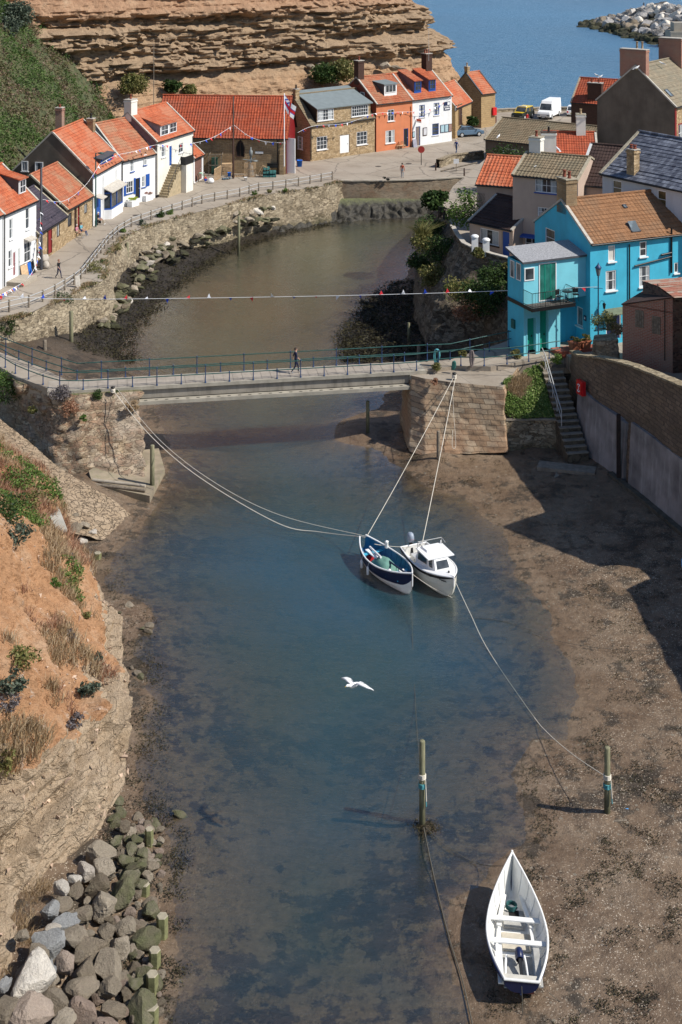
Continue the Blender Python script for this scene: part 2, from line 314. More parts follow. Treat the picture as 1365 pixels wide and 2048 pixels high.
        r.add([(x0-.15, yf-ovh, z1-ovh*slope), (x1+.15, yf-ovh, z1-ovh*slope), (x1+.15, yb, zz), (x0-.15, yb, zz), (x0-.15, yf-ovh, z1-ovh*slope+.07), (x1+.15, yf-ovh, z1-ovh*slope+.07), (x1+.15, yb, zz+.07), (x0-.15, yb, zz+.07)],
              [(0, 3, 2, 1), (4, 5, 6, 7), (0, 1, 5, 4), (1, 2, 6, 5), (2, 3, 7, 6), (3, 0, 4, 7)], 0)
        r.build('dormer_roof', rm or s.rm, d)
        for i in range(nwin):
            a = x0+(x1-x0)*(i+.08)/nwin; b = x0+(x1-x0)*(i+.92)/nwin; zt, zbm = z1-.1, z0+.08; w = MB(); fw = .07
            def bx(p0, p1, r0, r1, m): w.box(p0, yf-.07, r0, p1, yf-.005, r1, m)
            w.box(a, yf-.03, zbm, b, yf-.01, zt, 1); bx(a, a+fw, zbm, zt, 0); bx(b-fw, b, zbm, zt, 0); bx(a+fw, b-fw, zt-fw, zt, 0); bx(a+fw, b-fw, zbm, zbm+fw, 0)
            for g in range(1, grid[0]): xx = a+(b-a)*g/grid[0]; w.box(xx-.02, yf-.06, zbm+fw, xx+.02, yf-.03, zt-fw, 0)
            for g in range(1, grid[1]): zq = zbm+(zt-zbm)*g/grid[1]; w.box(a+fw, yf-.062, zq-.018, b-fw, yf-.03, zq+.018, 0)
            w.build('window', [fm, pane], d)
        return d
    def skylight(s, u, v, w=.8, l=1.1, open_=0.0):
        k = (s.hr-s.he)/s.ry; N = Vector((0, -k, 1)).normalized(); S = Vector((0, 1, k)).normalized(); p = s.hit(u, v, Vector((0, 0, s.he+.12)), N); q = MB()
        for a, b, c, d in ((-w/2, -w/2+.08, 0, l), (w/2-.08, w/2, 0, l), (-w/2, w/2, 0, .08), (-w/2, w/2, l-.08, l)): q.obox(p+Vector(((a+b)/2, 0, 0))+S*((c+d)/2-l/2), ((b-a)/2, 0, 0), S*((d-c)/2), N*.07, 0)
        f = q.build('roof_window', DFELT, s.T); g = MB(); S2 = (S+N*open_).normalized(); N2 = Vector((1, 0, 0)).cross(S2); g.obox(p+S2*0+N*(.03+open_*.4), (w/2-.05, 0, 0), S2*(l/2-.05), N2*.012); g.build('pane', GLB, f)
    def pipe(s, face, u, v0, v1, r=.05, mat=BK, z0=None, z1=None):
        O, X, N, L = s.fr(face); a = (s.hit(u, (v0+v1)/2, O, N)-O).dot(X); zt = s.hit(u, v0, O, N).z if z1 is None else z1; zb = s.hit(u, v1, O, N).z if z0 is None else z0
        q = MB(); q.tube([O+X*a+N*.09+Vector((0, 0, zb)), O+X*a+N*.09+Vector((0, 0, zt))], r, 6); return q.build('drainpipe', mat, s.T)
    def wall(s, mb, face, z1, m):
        O, X, N, L = s.fr(face); Z = Vector((0, 0, 1)); H_ = s.holes[face]; P = lambda a, z, d=0: O+X*a+Z*z+N*d
        xs = sorted({0.0, L, *[h[0] for h in H_], *[h[1] for h in H_]}); zs = sorted({-1.0, z1, *[h[2] for h in H_], *[h[3] for h in H_]})
        for i in range(len(xs)-1):
            for j in range(len(zs)-1):
                cx, cz = (xs[i]+xs[i+1])/2, (zs[j]+zs[j+1])/2
                if any(h[0] < cx < h[1] and h[2] < cz < h[3] for h in H_): continue
                mb.quad(P(xs[i], zs[j]), P(xs[i+1], zs[j]), P(xs[i+1], zs[j+1]), P(xs[i], zs[j+1]), m)
        for a0, a1, b0, b1 in H_:
            r = -.16
            mb.quad(P(a0, b0), P(a0, b0, r), P(a0, b1, r), P(a0, b1), m); mb.quad(P(a1, b0, r), P(a1, b0), P(a1, b1), P(a1, b1, r), m)
            mb.quad(P(a0, b1, r), P(a1, b1, r), P(a1, b1), P(a0, b1), m); mb.quad(P(a0, b0), P(a1, b0), P(a1, b0, r), P(a0, b0, r), m); mb.quad(P(a0, b0, r), P(a1, b0, r), P(a1, b1, r), P(a0, b1, r), 2)
    def fin(s, plinth=None):
        q = MB(); L, D, he, hr, ry, hb = s.L, s.D, s.he, s.hr, s.ry, s.heb
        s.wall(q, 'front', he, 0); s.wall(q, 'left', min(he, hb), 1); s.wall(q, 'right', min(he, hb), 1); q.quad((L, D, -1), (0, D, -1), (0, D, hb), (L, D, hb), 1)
        lo = min(he, hb)
        for x, fl in ((0, 0), (L, 1)):
            pts = [(x, 0, lo), (x, 0, he), (x, ry, hr), (x, D, hb), (x, D, lo)]; cl = []
            for p in pts:
                if not cl or (Vector(p)-Vector(cl[-1])).length > 1e-4: cl.append(p)
            if (Vector(cl[0])-Vector(cl[-1])).length < 1e-4: cl.pop()
            q.add(cl, [tuple(range(len(cl))) if fl else tuple(range(len(cl)-1, -1, -1))], 1)
        q.build('wall', [s.wm, s.gm, DARK], s.T)
        if not s.hasroof: return s
        r = MB(); k = (hr-he)/ry; S = Vector((0, 1, k)).normalized(); t = .06; og = s.og
        lnf = (ry+s.ov)/S.y; O = Vector((-og, -s.ov, he-s.ov*k+t)); tiles(r, O, (1, 0, 0), L+2*og, S, lnf, s.tw, s.th, s.amp, .03, 0, L)
        kb = (hr-hb)/(D-ry); Sb = Vector((0, -1, kb)).normalized(); lnb = (D-ry+s.ov)/-Sb.y; tiles(r, Vector((-og, D+s.ov, hb-s.ov*kb+t)), (1, 0, 0), L+2*og, Sb, lnb, s.tw, s.th, s.amp, .03, 0, L+3)
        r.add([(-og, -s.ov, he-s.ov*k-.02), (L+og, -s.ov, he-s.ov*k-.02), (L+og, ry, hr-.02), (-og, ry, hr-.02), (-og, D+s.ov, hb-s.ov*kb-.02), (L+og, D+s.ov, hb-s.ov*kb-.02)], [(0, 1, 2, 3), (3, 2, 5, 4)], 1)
        r.tube([(-og, ry, hr+t+.04), (L/2, ry, hr+t+.03), (L+og, ry, hr+t+.04)], .11, 8, 0)
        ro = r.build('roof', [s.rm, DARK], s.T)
        if s.cop is not None:
            for x in (.0-og, L+og):
                c = MB(); xx = .1 if x > 0 else -.1
                c.obox((x-xx*.3, (ry-s.ov)/2, (he-s.ov*k+hr)/2+.09), (.11, 0, 0), S*(lnf/2), Vector((0, -k, 1)).normalized()*.07); c.obox((x-xx*.3, (ry+D+s.ov)/2, (hb-s.ov*kb+hr)/2+.09), (.11, 0, 0), Sb*(lnb/2), Vector((0, kb, 1)).normalized()*.07)
                c.build('coping', s.cop, ro)
        if s.gut is not None:
            g = MB(); g.tube([(-og, -s.ov-.05, he-s.ov*k+.0), (L+og, -s.ov-.05, he-s.ov*k+.0)], .065, 6); g.build('gutter', s.gut, s.T)
        if plinth: p = MB(); p.box(-.03, -.03, -.5, L+.03, 0, .28); p.build('plinth', plinth, s.T)
        return s
# ---------------------------------------------------------------- left bank houses
ST = 4.0
def g(u, v, z=ST): return px(u, v, z)
WG = 'cottages along the left quay'
# far left white houses
a = g(-70, 615); b = g(5, 577)
h = House('white_house', 'white house cut off by the left edge of the picture, beyond the black drainpipe', a, b, 7, 6.2, 9.3, WHITEW, TO, group=WG)
h.win('front', -20, 500, -4, 560, fm=BP, grid=(2, 2)); h.chim(3.5, 3.5, .7, .6, 10.4, WHITEW); h.fin()
h = House('white_cottage', 'white cottage with orange roof, dormer and red door, left of the dark-roofed stone cottage', g(6, 576), g(73, 540), 6.6, 6.1, 9.0, WHITEW, TO, group=WG)
h.win('front', 19, 437, 26, 478, grid=(1, 2)); h.win('front', 52, 416, 59, 458, grid=(1, 2)); h.win('front', 17, 500, 25, 534, grid=(1, 2)); h.win('front', 49, 484, 62, 524, grid=(2, 2))
h.door('front', 27, 503, 32, 551, leaf=REDP); h.door('front', 36, 496, 41, 551, leaf=plain('pale_door_paint', (.5, .52, .5)))
h.dormer(38, 357, 52, 388, .75, .25, grid=(2, 2), rt=True); h.chim(.7, 3.3, .8, .8, 10.6, WHITEW, 2, POTR)
h.pipe('front', 8, 425, 573); q = MB(); lo = h.rect('front', 48, 470, 63, 484); q.obox(((lo[0]+lo[1])/2, -.25, lo[2]+.3), ((lo[1]-lo[0])/2, 0, 0), (0, .3, .1), (0, 0, .05)); q.build('door_canopy', CEMENT, h.T)
q = MB(); lo = h.rect('front', 13, 548, 40, 570); q.box(lo[0], -1.5, 0, lo[1]+.2, -.02, .35); q.build('doorstep', CONC, h.T); h.fin()
# low stone cottages
h = House('stone_cottage', 'low sandstone cottage with dark purple slate roof and red door', g(74, 530), g(133, 489), 6.3, 2.75, 5.3, SAND, SLD, amp=0, tw=.3, group=WG, coping=LICH)
h.door('front', 95, 451, 103, 507, leaf=REDP, fm=DKW); h.win('front', 77, 471, 84, 500, fm=DKW, grid=(1, 2), sill=None); h.win('front', 114, 447, 120, 474, fm=DKW, grid=(1, 1), sill=None); h.fin()
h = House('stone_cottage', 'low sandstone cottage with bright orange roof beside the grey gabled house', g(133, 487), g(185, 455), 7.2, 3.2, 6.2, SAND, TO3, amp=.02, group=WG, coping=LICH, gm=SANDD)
h.win('front', 136, 426, 144, 453, fm=DKW, grid=(2, 1), sill=None); h.door('front', 149, 414, 154, 462, leaf=DKW, fm=DKW); h.door('front', 156, 409, 160, 455, leaf=REDP, fm=DKW); h.win('front', 169, 408, 175, 427, fm=DKW, grid=(1, 1), sill=None); h.fin()
# grey gabled house
h = House('gabled_house', 'orange-roofed house with a broad bare grey gable and a white front with blue bay window', g(186, 453), g(243, 416), 8.4, 5.1, 9.1, WHITEW, TO, gm=GREYW, amp=.02, group=WG)
h.win('left', 44, 322, 57, 342, grid=(2, 1), hole=False, pane=GL); h.win('left', 71, 324, 87, 352, grid=(1, 1), hole=False)
h.dormer(202, 312, 228, 336, .3, .12, fm=BP, front=BP, rm=DFELT, cheek=DFELT, grid=(2, 1)); h.chim(4.6, 5.2, .75, .7, 10.9, REDBR, 1, ph=.3); h.chim(h.L-.3, 3.2, .7, .7, 9.3, SANDC, 1, BK)
lo = h.rect('front', 208, 374, 234, 419)  # bay window
q = MB(); m_ = (lo[0]+lo[1])/2; P5 = [(lo[0]-.1, 0), (lo[0]+.25, -.75), (lo[1]-.25, -.75), (lo[1]+.1, 0)]
q.prism(P5, -.5, .95, 0); bo = q.build('bay_window', [WHITEW], h.T)
q = MB(); q.prism([(x, y*.97) for x, y in P5], .95, 1.1, 0); q.prism([(x, y*.97) for x, y in P5], 2.55, 2.7, 0)
for x, y in ((lo[0]+.25, -.72), (lo[1]-.25, -.72), ((lo[0]+lo[1])/2, -.72), (lo[0]-.02, -.05), (lo[1]+.02, -.05)): q.box(x-.05, y-.0, 1.1, x+.05, y+.1, 2.55)
q.build('bay_frame', BP, bo); q = MB(); q.prism([(x*.99+.01*m_, y*.88) for x, y in P5], 1.1, 2.55, 0); q.build('pane', GL, bo)
q = MB(); q.add([(lo[0]-.4, -1.05, 2.72), (lo[1]+.4, -1.05, 2.72), (lo[1]+.3, 0, 3.15), (lo[0]-.3, 0, 3.15), (lo[0]-.4, -1.05, 2.8), (lo[1]+.4, -1.05, 2.8), (lo[1]+.3, 0, 3.25), (lo[0]-.3, 0, 3.25)], [(0, 3, 2, 1), (4, 5, 6, 7), (0, 1, 5, 4), (1, 2, 6, 5), (3, 0, 4, 7)]); q.build('bay_roof', CEMENT, bo)
h.door('front', 193, 390, 203, 444, leaf=BP, fm=plain('pale_grey_paint', (.45, .5, .52))); q = MB(); q.obox((1.0, -.45, 2.75), (.75, 0, 0), (0, .45, .12), (0, 0, .04)); q.build('porch_roof', CEMENT, h.T)
h.pipe('front', 206, 352, 440, mat=WP); h.pipe('front', 232, 338, 410, mat=WP); h.fin()
# blue shuttered cottage
h = House('shuttered_cottage', 'white cottage with navy shutters and flower trough below an orange roof', g(243.5, 415), g(311, 396), 7.4, 4.9, 8.4, WHITEW, TO3, amp=.02, group=WG)
for r_ in ((261, 318, 268, 343), (287, 309, 293, 330)): h.win('front', *r_, grid=(2, 2), sill=BP)
h.win('front', 253, 362, 267, 386, grid=(3, 2), sill=BP, surround=None); h.win('front', 284, 352, 291, 374, grid=(2, 2), sill=BP)
h.door('front', 271, 356, 281, 397, leaf=CBK, fm=BP)
for r_ in ((248, 364, 252, 392), (268, 356, 271, 388), (292, 348, 299, 372)):
    lo = h.rect('front', *r_); q = MB(); q.box(lo[0], -.06, lo[2], lo[1], -.01, lo[3]); q.build('shutter', BP, h.T)
h.pipe('front', 244, 325, 413, mat=BK); h.fin()
# tall white house with outside stair
h = House('tall_white_house', 'tall white house with outside stone stair and tiled twin-window dormer', g(312.5, 396), g(387, 367), 7.0, 6.1, 9.0, CREAMW, TO, gm=plain('mauve_slate_cladding', (.16, .11, .12), .8, .1), amp=.02, group=WG)
h.win('front', 323, 292, 332, 314, grid=(2, 2)); h.door('front', 339, 291, 345, 331, leaf=BP, fm=WP); h.win('front', 358, 286, 367, 305, grid=(2, 2))
h.dormer(321, 246, 354, 271, .3, .30, grid=(2, 2), nwin=2, rt=True, cheek=plain('grey_render_cheek', (.2, .19, .21)), front=WHITEW); h.chim(.6, 3.5, 1.3, .9, 10.4, CREAMW, 1, POTR)
h.pipe('front', 313, 285, 395); h.pipe('front', 385, 272, 366)
lo = h.rect('front', 312, 330, 366, 396); st = MB(); n = 13; x0 = .5; x1 = 3.6
for i in range(n):
    xa = x0+(x1-x0)*i/n; st.box(xa, -1.15, -.3, xa+(x1-x0)/n+.001*(i % 2), -.0, 3.1*(i+1)/n)
so = st.build('outside_stair', plain('buff_step_stone', (.40, .32, .20), .9, .15, 3), h.T)
q = MB(); q.box(3.605, -1.75, -.5, 5.2, -.0, 3.1); q.build('stair_landing', CREAMW, h.T); q = MB(); q.box(3.3, -1.8, 3.1, 5.25, -1.72, 4.0); q.box(3.3, -1.72, 3.1, 3.36, -1.2, 4.0); q.tube([(.5, -1.2, 1.0), (3.5, -1.2, 4.0)], .035, 5)
for i in range(4): q.tube([(.6+i*.8, -1.2, .2+i*.75), (.6+i*.8, -1.2, 1.1+i*.77)], .025, 5)
q.build('stair_rail', BK, h.T); h.fin(BK)
# lean-to with maroon doors
h = House('lean_to_garage', 'small orange-roofed lean-to with brown doors between tall white house and boathouse', g(387.5, 367), g(407, 357), 5, 2.9, 5.0, WHITEW, TO, cat='garage', amp=.02, group=WG); h.door('front', 390, 316, 405, 362, leaf=plain('brown_garage_door', (.17, .09, .07)), fm=WP); h.fin()
# lifeboat shed
Y0 = 162.6; a = Vector(((312-CU)/F*Y0, Y0+.9, ST)); b = Vector(((573-CU)/F*Y0, Y0-.4, ST))
h = House('boathouse', 'long sandstone boathouse under a big red pantile roof with pointed window', a, b, 9.0, 4.35, 8.5, SANDC, TO2, cat='boathouse', amp=.075, tw=.34, th=.42, ov=.25, gm=REDP, og=.25, coping=None)
lo = h.rect('front', 473, 281, 489, 313); q = MB(); cx = (lo[0]+lo[1])/2; w = (lo[1]-lo[0])/2
pts = [(-w, 0), (w, 0), (w, 1.1), (w*.62, 1.6), (0, 1.95), (-w*.62, 1.6), (-w, 1.1)]
q.add([(cx+x, -.012, lo[2]+z) for x, z in pts], [tuple(range(7))]); wo = q.build('pointed_window', DARK, h.T)
q = MB(); q.tube([(cx+x, -.03, lo[2]+z) for x, z in pts+[pts[0]]], .06, 4); q.box(cx-.03, -.05, lo[2], cx+.03, -.015, lo[2]+1.85); q.build('window_frame', DKW, wo)
q = MB(); q.box(h.L-.75, -.35, -.3, h.L-.2, -.001, 2.4); q.box(h.L-.7, -.25, 2.4, h.L-.25, -.001, 3.0); q.build('buttress', SANDC, h.T)
lo = h.rect('front', 511, 303, 527, 307); q = MB(); q.box(lo[0], -.04, lo[2], lo[1], -.003, lo[3]); q.build('sign_plate', WP, h.T)
q = MB(); q.tube([(h.L-1.0, -.1, 0), (h.L-1.0, -.1, 4.3)], .06, 6); q.build('drainpipe', BK, h.T); h.fin()
q = MB(); q.box(h.L-.0, 1.5, 0, h.L+.001, 7.9, 4.0)
dd = MB(); dd.obox((h.L+.55, .3, 2.15), (.5, -.18, 0), (.02, .05, 0), (0, 0, 2.05), 0); dd.box(h.L+.02, .6, .05, h.L+.12, 4.4, 4.1, 1); dd.build('folding_door', [WP, REDP], h.T)
# stone cottage with flat dormer
h = House('stone_cottage', 'honey stone cottage with a slate-grey felt roof over its upper storey and white multi-pane windows', g(621, 323), g(750, 304), 7.4, 4.5, 7.8, SAND, TG, gm=SANDC, amp=0, coping=None, group=None)
h.win('front', 634, 273, 655, 299, grid=(3, 3), sill=WP); h.win('front', 714, 263, 735, 289, grid=(3, 3), sill=WP); h.door('front', 680, 269, 700, 306, leaf=WP, fm=SANDC)
x0 = h.rect('front', 634, 226, 634, 240)[0]; x1 = h.L-.75; zt = 6.35
q = MB(); q.box(x0, 0, 4.3, x1, 4.6, zt); up = q.build('upper_storey', [SAND], h.T)
r = MB(); r.add([(x0-.2, -.3, zt), (x1+.2, -.3, zt), (x1+.2, 4.7, zt+1.75), (x0-.2, 4.7, zt+1.75), (x0-.2, -.3, zt+.12), (x1+.2, -.3, zt+.12), (x1+.2, 4.7, zt+1.87), (x0-.2, 4.7, zt+1.87)], [(0, 3, 2, 1), (4, 5, 6, 7), (0, 1, 5, 4), (1, 2, 6, 5), (2, 3, 7, 6), (3, 0, 4, 7)]); r.build('felt_roof', FELT, h.T)
q = MB(); q.add([(x0-.01, 0, 4.4), (x0-.01, 4.6, 6.3), (x0-.01, 4.6, zt+1.7), (x0-.01, 0, zt)], [(0, 1, 2, 3)]); q.build('dormer_cheek', BK, h.T)
for rr, gr in (((635, 226, 667, 247), (6, 3)), ((703, 217, 736, 240), (7, 3))):
    lo = h.rect('front', *rr); o = h.winl('front', lo[0], lo[1], 4.9 if lo[2] < 4.8 else lo[2], zt-.08, grid=gr, hole=False, pane=GL)
h.win('left', 597, 273, 606, 298, grid=(1, 3), hole=False); h.chim(.4, 3.4, .6, .6, 8.6, SAND, 1, BK); h.pipe('front', 622, 256, 320); h.fin()
# orange + white pair
A_, B_, C_ = g(753, 304), g(825.5, 293.5), g(904, 282)
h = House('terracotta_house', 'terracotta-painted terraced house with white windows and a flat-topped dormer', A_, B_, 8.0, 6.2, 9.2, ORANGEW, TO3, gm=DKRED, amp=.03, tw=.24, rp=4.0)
h.win('front', 776, 219, 789, 242, grid=(2, 2)); h.win('front', 771.5, 260.5, 790, 286, grid=(3, 2)); h.door('front', 808, 257, 817, 293, leaf=CBK, fm=BP)
h.dormer(769, 168, 794, 186, .9, .1, fm=WP, front=WP, rm=FELT, cheek=DFELT, grid=(3, 1)); h.chim(.45, 4.0, 1.0, .9, 11.4, DKBR, 1, POTR); h.win('left', 722, 184, 730, 196, grid=(1, 1), hole=False, pane=GLB)
h.pipe('front', 822, 212, 294, mat=ORANGEW); h.fin()
h = House('white_shop', 'whitewashed shop with royal blue windows, blue sign and pair of blue dormers', B_, C_, 8.0, 6.2, 9.2, WHITEW, TO, cat='shop', gm=CREAMW, amp=.03, tw=.24, rp=4.0)
for r_ in ((839, 210, 850, 234), (868, 206, 879, 230), (865, 247, 878, 270)): h.win('front', *r_, fm=BP, grid=(1, 3), pane=GL)
h.door('front', 832, 253, 841, 292, leaf=plain('open_doorway_taupe', (.2, .16, .14)), fm=BP)
h.dormer(829, 161, 843, 182, .8, .35, fm=BP, front=BP, grid=(2, 2), rt=True, cheek=plain('mauve_cheek', (.17, .10, .11))); h.dormer(858, 158, 872, 179, .8, .35, fm=BP, front=BP, grid=(2, 2), rt=True, cheek=MC['mauve_cheek'])
h.chim(h.L-.6, 4.3, 1.1, 1.0, 11.5, DKBR, 3, POTR)
def board(h, r_, mats, fn=None, name='sign_board', th=.06, face='front'):
    lo = h.rect(face, *r_); O, X, N, L = h.fr(face); q = MB(); q.obox(O+X*(lo[0]+lo[1])/2+Vector((0, 0, (lo[2]+lo[3])/2))+N*(.02+th/2), X*(lo[1]-lo[0])/2, N*th/2, Vector((0, 0, (lo[3]-lo[2])/2)), 0)
    def sub(a0, a1, b0, b1, m): # fractions
        A0 = lo[0]+(lo[1]-lo[0])*a0; A1 = lo[0]+(lo[1]-lo[0])*a1; Z0 = lo[2]+(lo[3]-lo[2])*b0; Z1 = lo[2]+(lo[3]-lo[2])*b1
        q.obox(O+X*(A0+A1)/2+Vector((0, 0, (Z0+Z1)/2))+N*(.02+th+.004), X*(A1-A0)/2, N*.004, Vector((0, 0, (Z1-Z0)/2)), m)
    if fn: fn(sub)
    return q.build(name, mats, h.T), lo
def text(parent, s, loc, size, mat, rx=PI/2, ry=0, rz=0, name='lettering', ex=.004):
    cu = bpy.data.curves.new(name, 'FONT'); cu.body = s; cu.size = size; cu.align_x = 'CENTER'; cu.align_y = 'CENTER'; cu.extrude = ex; cu.offset = size*.02
    o = bpy.data.objects.new(name, cu); C.objects.link(o); dg = bpy.context.evaluated_depsgraph_get(); dg.update(); me = bpy.data.meshes.new_from_object(o.evaluated_get(dg)); bpy.data.objects.remove(o)
    me.materials.clear(); me.materials.append(mat); o = bpy.data.objects.new(name, me); C.objects.link(o); o.parent = parent; o.location = loc; o.rotation_euler = (rx, ry, rz); return o
so, lo = board(h, (888, 203.5, 900, 220), [NB, WP], lambda s: (s(.55, .93, .62, .93, 1), s(.1, .9, .1, .22, 1))); text(so, 'COBLES', ((lo[0]+lo[1])/2, -.1, lo[2]+(lo[3]-lo[2])*.42), .33, WP)
board(h, (846, 255, 854, 271), [DKW, plain('paper_notice', (.6, .6, .62)), NB], lambda s: s(.12, .88, .08, .92, 1), 'notice_board')
for i, (a0, a1) in enumerate(((881, 889), (889.5, 896.5), (897, 903.5))): board(h, (a0, 249.5-i, a1, 265-i), [NB if i < 2 else DKW, plain('map_paper', (.35, .5, .55)) if i < 2 else plain('brown_print', (.3, .19, .16))], lambda s: s(.08, .92, .06, .94, 1), 'notice_board')
board(h, (825, 263, 829.5, 275), [DKW, MC['map_paper']], lambda s: s(.1, .9, .1, .9, 1), 'notice_board')
q = MB(); lo = h.rect('front', 830, 237, 839, 244); q.box(lo[0]+.2, -1.0, lo[2], lo[0]+.26, -.1, lo[3], 0); q.box(lo[0]+.19, -1.0, lo[2], lo[0]+.27, -.1, lo[2]+.2, 1); q.build('hanging_sign', [plain('orange_sign', (.6, .1, .03)), WP], h.T); h.fin()
# low orange roof beyond, and the far stone boathouse
h = House('stone_outhouse', 'low sandstone outhouse with orange roof squeezed between white shop and tall stone store', Vector((15.6, 187.6, ST)), Vector((18.4, 194.2, ST)), 5, 4.3, 7.0, YELST, TO, cat='outhouse', amp=.02, gm=YELST)
h.door('front', 917, 207, 924, 250, leaf=DKW, fm=YELST); h.win('front', 909, 211, 914, 222, fm=DKW, grid=(1, 1), sill=None); h.fin()
A_ = g(963, 256); B_ = g(991, 251.5)
dirx = (B_-A_); dirx.z = 0; dirx.normalize()
h = House('stone_store', 'sandstone store with dark door in its gable and a red lifebuoy box on its front', A_, B_ + dirx*0, 5.6, 4.9, 7.6, YELST, TO, cat='outhouse', gm=SANDC, amp=.02, rp=3.0, coping=DFELT)
h.door('left', 943, 213, 957, 255, leaf=DKW, fm=DKW) if False else None
lo = h.rect('front', 984, 220, 992, 233); q = MB(); q.box(lo[0], -.3, 1.6, min(lo[1], h.L), -.01, 2.7); q.build('lifebuoy_box', plain('signal_red', (.6, .015, .02), .35), h.T)
h.winl('left', 2.5, 3.9, .05, 2.6, leaf=DKW, fm=DKW, sill=None); h.chim(.3, 3.0, .5, .6, 8.5, YELST, 1, POTB); h.fin()
# ---------------------------------------------------------------- right bank village
TZ = 6.8   # terrace level
def V3(x, y, z=TZ): return Vector((x, y, z))
h = House('brown_roofed_house', 'long low house with a grey-brown tiled roof by the harbour car park', V3(17.8, 169.5, 4), V3(29.5, 161.5, 4), 9, 2.95, 5.0, GREYW, TG, amp=.04, tw=.32, og=.1, coping=LICH)
h.win('front', 1006, 298, 1037, 324, grid=(2, 1), hole=True, sill=WP); h.fin()
# maroon roof behind
h = House('maroon_roofed_house', 'house with a partly shaded orange-red roof and two white chimneys behind the brown-roofed one', V3(20.6, 139.3, 5), V3(26.0, 138.7, 5), 7.6, 4.4, 7.0, GREYW, TO2, amp=.03, rp=4.2)
h.chim(.5, 1.6, 1.5, 1.1, 7.4, CREAMW, 1, BK, capm=DKBR, z0=0); h.chim(3.9, 4.2, .95, .95, 8.9, CREAMW, 1, POTB, capm=LICH); h.skylight(1160, 300, .01, .01) if False else None; h.fin()
# pink tall house
A_, B_ = V3(14.1, 112.9), V3(19.0, 110.3)
h = House('tall_pink_house', 'tall pinkish-beige rendered house with white windows above the yard wall', A_, B_, 6.6, 6.6, 7.9, PINKW, TG, amp=.045, tw=.3, coping=LICH)
h.win('front', 1071, 357, 1116, 386, grid=(4, 2), surround=None, sill=BP, curtain=CURT); h.win('front', 1076, 415, 1101, 441, grid=(2, 3), sill=WP, curtain=CURT); h.win('front', 1051, 473, 1077, 500, grid=(2, 2), sill=WP)
lo = h.rect('front', 1045, 466, 1078, 471); q = MB(); q.obox(((lo[0]+lo[1])/2, -.3, lo[2]), ((lo[1]-lo[0])/2, 0, 0), (0, .3, .06), (0, 0, .05)); q.build('blue_awning', BP, h.T)
h.chim(.75, 3.6, 1.0, .9, 9.2, CREAMW, 1, POTR, capm=LICH); h.fin()
h = House('brown_tiled_house', 'dark brown tiled house with white parapet edge behind the tall pink house', V3(19.3, 112.3), V3(24.5, 109.6), 7.5, 6.0, 8.6, PINKW, TD, amp=.02, coping=plain('white_verge', (.66, .65, .62), .8, .08, 3)); h.fin()
# annexes of the pink house
h = House('yard_annex', 'single-storey pink annex with dark tiled roof and royal blue door', V3(10.75, 115.0), V3(13.95, 111.6), 3.6, 2.35, 4.0, PINKW, TD, cat='annex', amp=.02, rp=3.5, gutter=BK, coping=CEMENT)
h.win('front', 961, 459, 998, 489, grid=(3, 1), fm=WP, curtain=CURT, sill=DKW); h.door('front', 1004, 462, 1020, 512, leaf=BP, fm=PINKW); h.fin()
h = House('garden_room', 'small beige building with bright orange pantile roof and lattice beside black deck railing', V3(12.0, 121.6), V3(15.3, 120.4), 4.5, 4.1, 5.9, PINKW, TO, cat='annex', amp=.07, tw=.33, th=.42, rp=4.2, coping=None, og=.12)
h.win('front', 989, 397, 1023, 414, grid=(1, 1), fm=DKW, sill=None, pane=GL)
lo = h.rect('front', 957, 390, 972, 420); q = MB(); w = lo[1]-lo[0]; hh = 1.7
for i in range(-4, 6):
    for sg in (1, -1):
        x0 = lo[0]+w*(i/5); pts = []
        p0, p1 = Vector((max(lo[0], min(lo[1], x0)), -.03, lo[2]-.2)), None
        xa, xb = (x0, x0+w*.9*sg) ; n_ = 10; seg = [Vector((xa+(xb-xa)*t/n_, -.03-.01*(sg > 0), lo[2]-.2+hh*t/n_)) for t in range(n_+1)]; seg = [p for p in seg if lo[0] <= p.x <= lo[1]]
        if len(seg) > 1: q.tube([seg[0], seg[-1]], .015, 4)
q.build('lattice', WOODG, h.T); h.fin()
# slate roofed white house
h = House('slate_roofed_house', 'white house with a mottled blue-grey slate roof behind the sky-blue house', V3(20.0, 105.2), V3(25.6, 97.4), 6.4, 8.2, 10.9, plain('cool_white_render', (.56, .58, .60), .8, .05, .8, stain=(.45, .44, .42)), SL, amp=0, og=.1, coping=LICH, rp=4.2)
YGL = plain('amber_reflecting_glass', (.11, .085, .04), .15, .2, 2, 0)
for r_ in ((1225, 361, 1244, 391), (1315, 381, 1333, 417)): h.win('front', *r_, grid=(1, 2), pane=YGL)
h.chim(2.6, .55, .75, .6, 10.3, SAND, 2, POTR, ph=.3, z0=8.2); h.fin()
# big dark gable
h = House('dark_gabled_house', 'tall house with a big dark blank gable and wide brick chimney stack', V3(33.9, 139.6), V3(41.5, 150), 8.6, 8.4, 12.2, SAND, TGR, gm=GREYW, amp=0, th=.5, coping=CEMENT)
h.chim(.42, 4.6, .8, 2.9, 13.9, REDBR, 0); h.chim(4.0, 5.6, .6, 1.2, 13.4, CREAMW, 2, POTB, ph=.9); h.chim(9.5, 4.3, 1.0, 2.6, 14.4, REDBR, 0); h.skylight(1338, 186, .75, 1.0)
q = MB(); q.box(-.03, -.05, 0, .35, .02, 8.2); q.build('quoins', REDP, h.T); h.winl('front', .9, 1.9, 4.6, 6.4, grid=(1, 2), surround=REDP); h.fin()
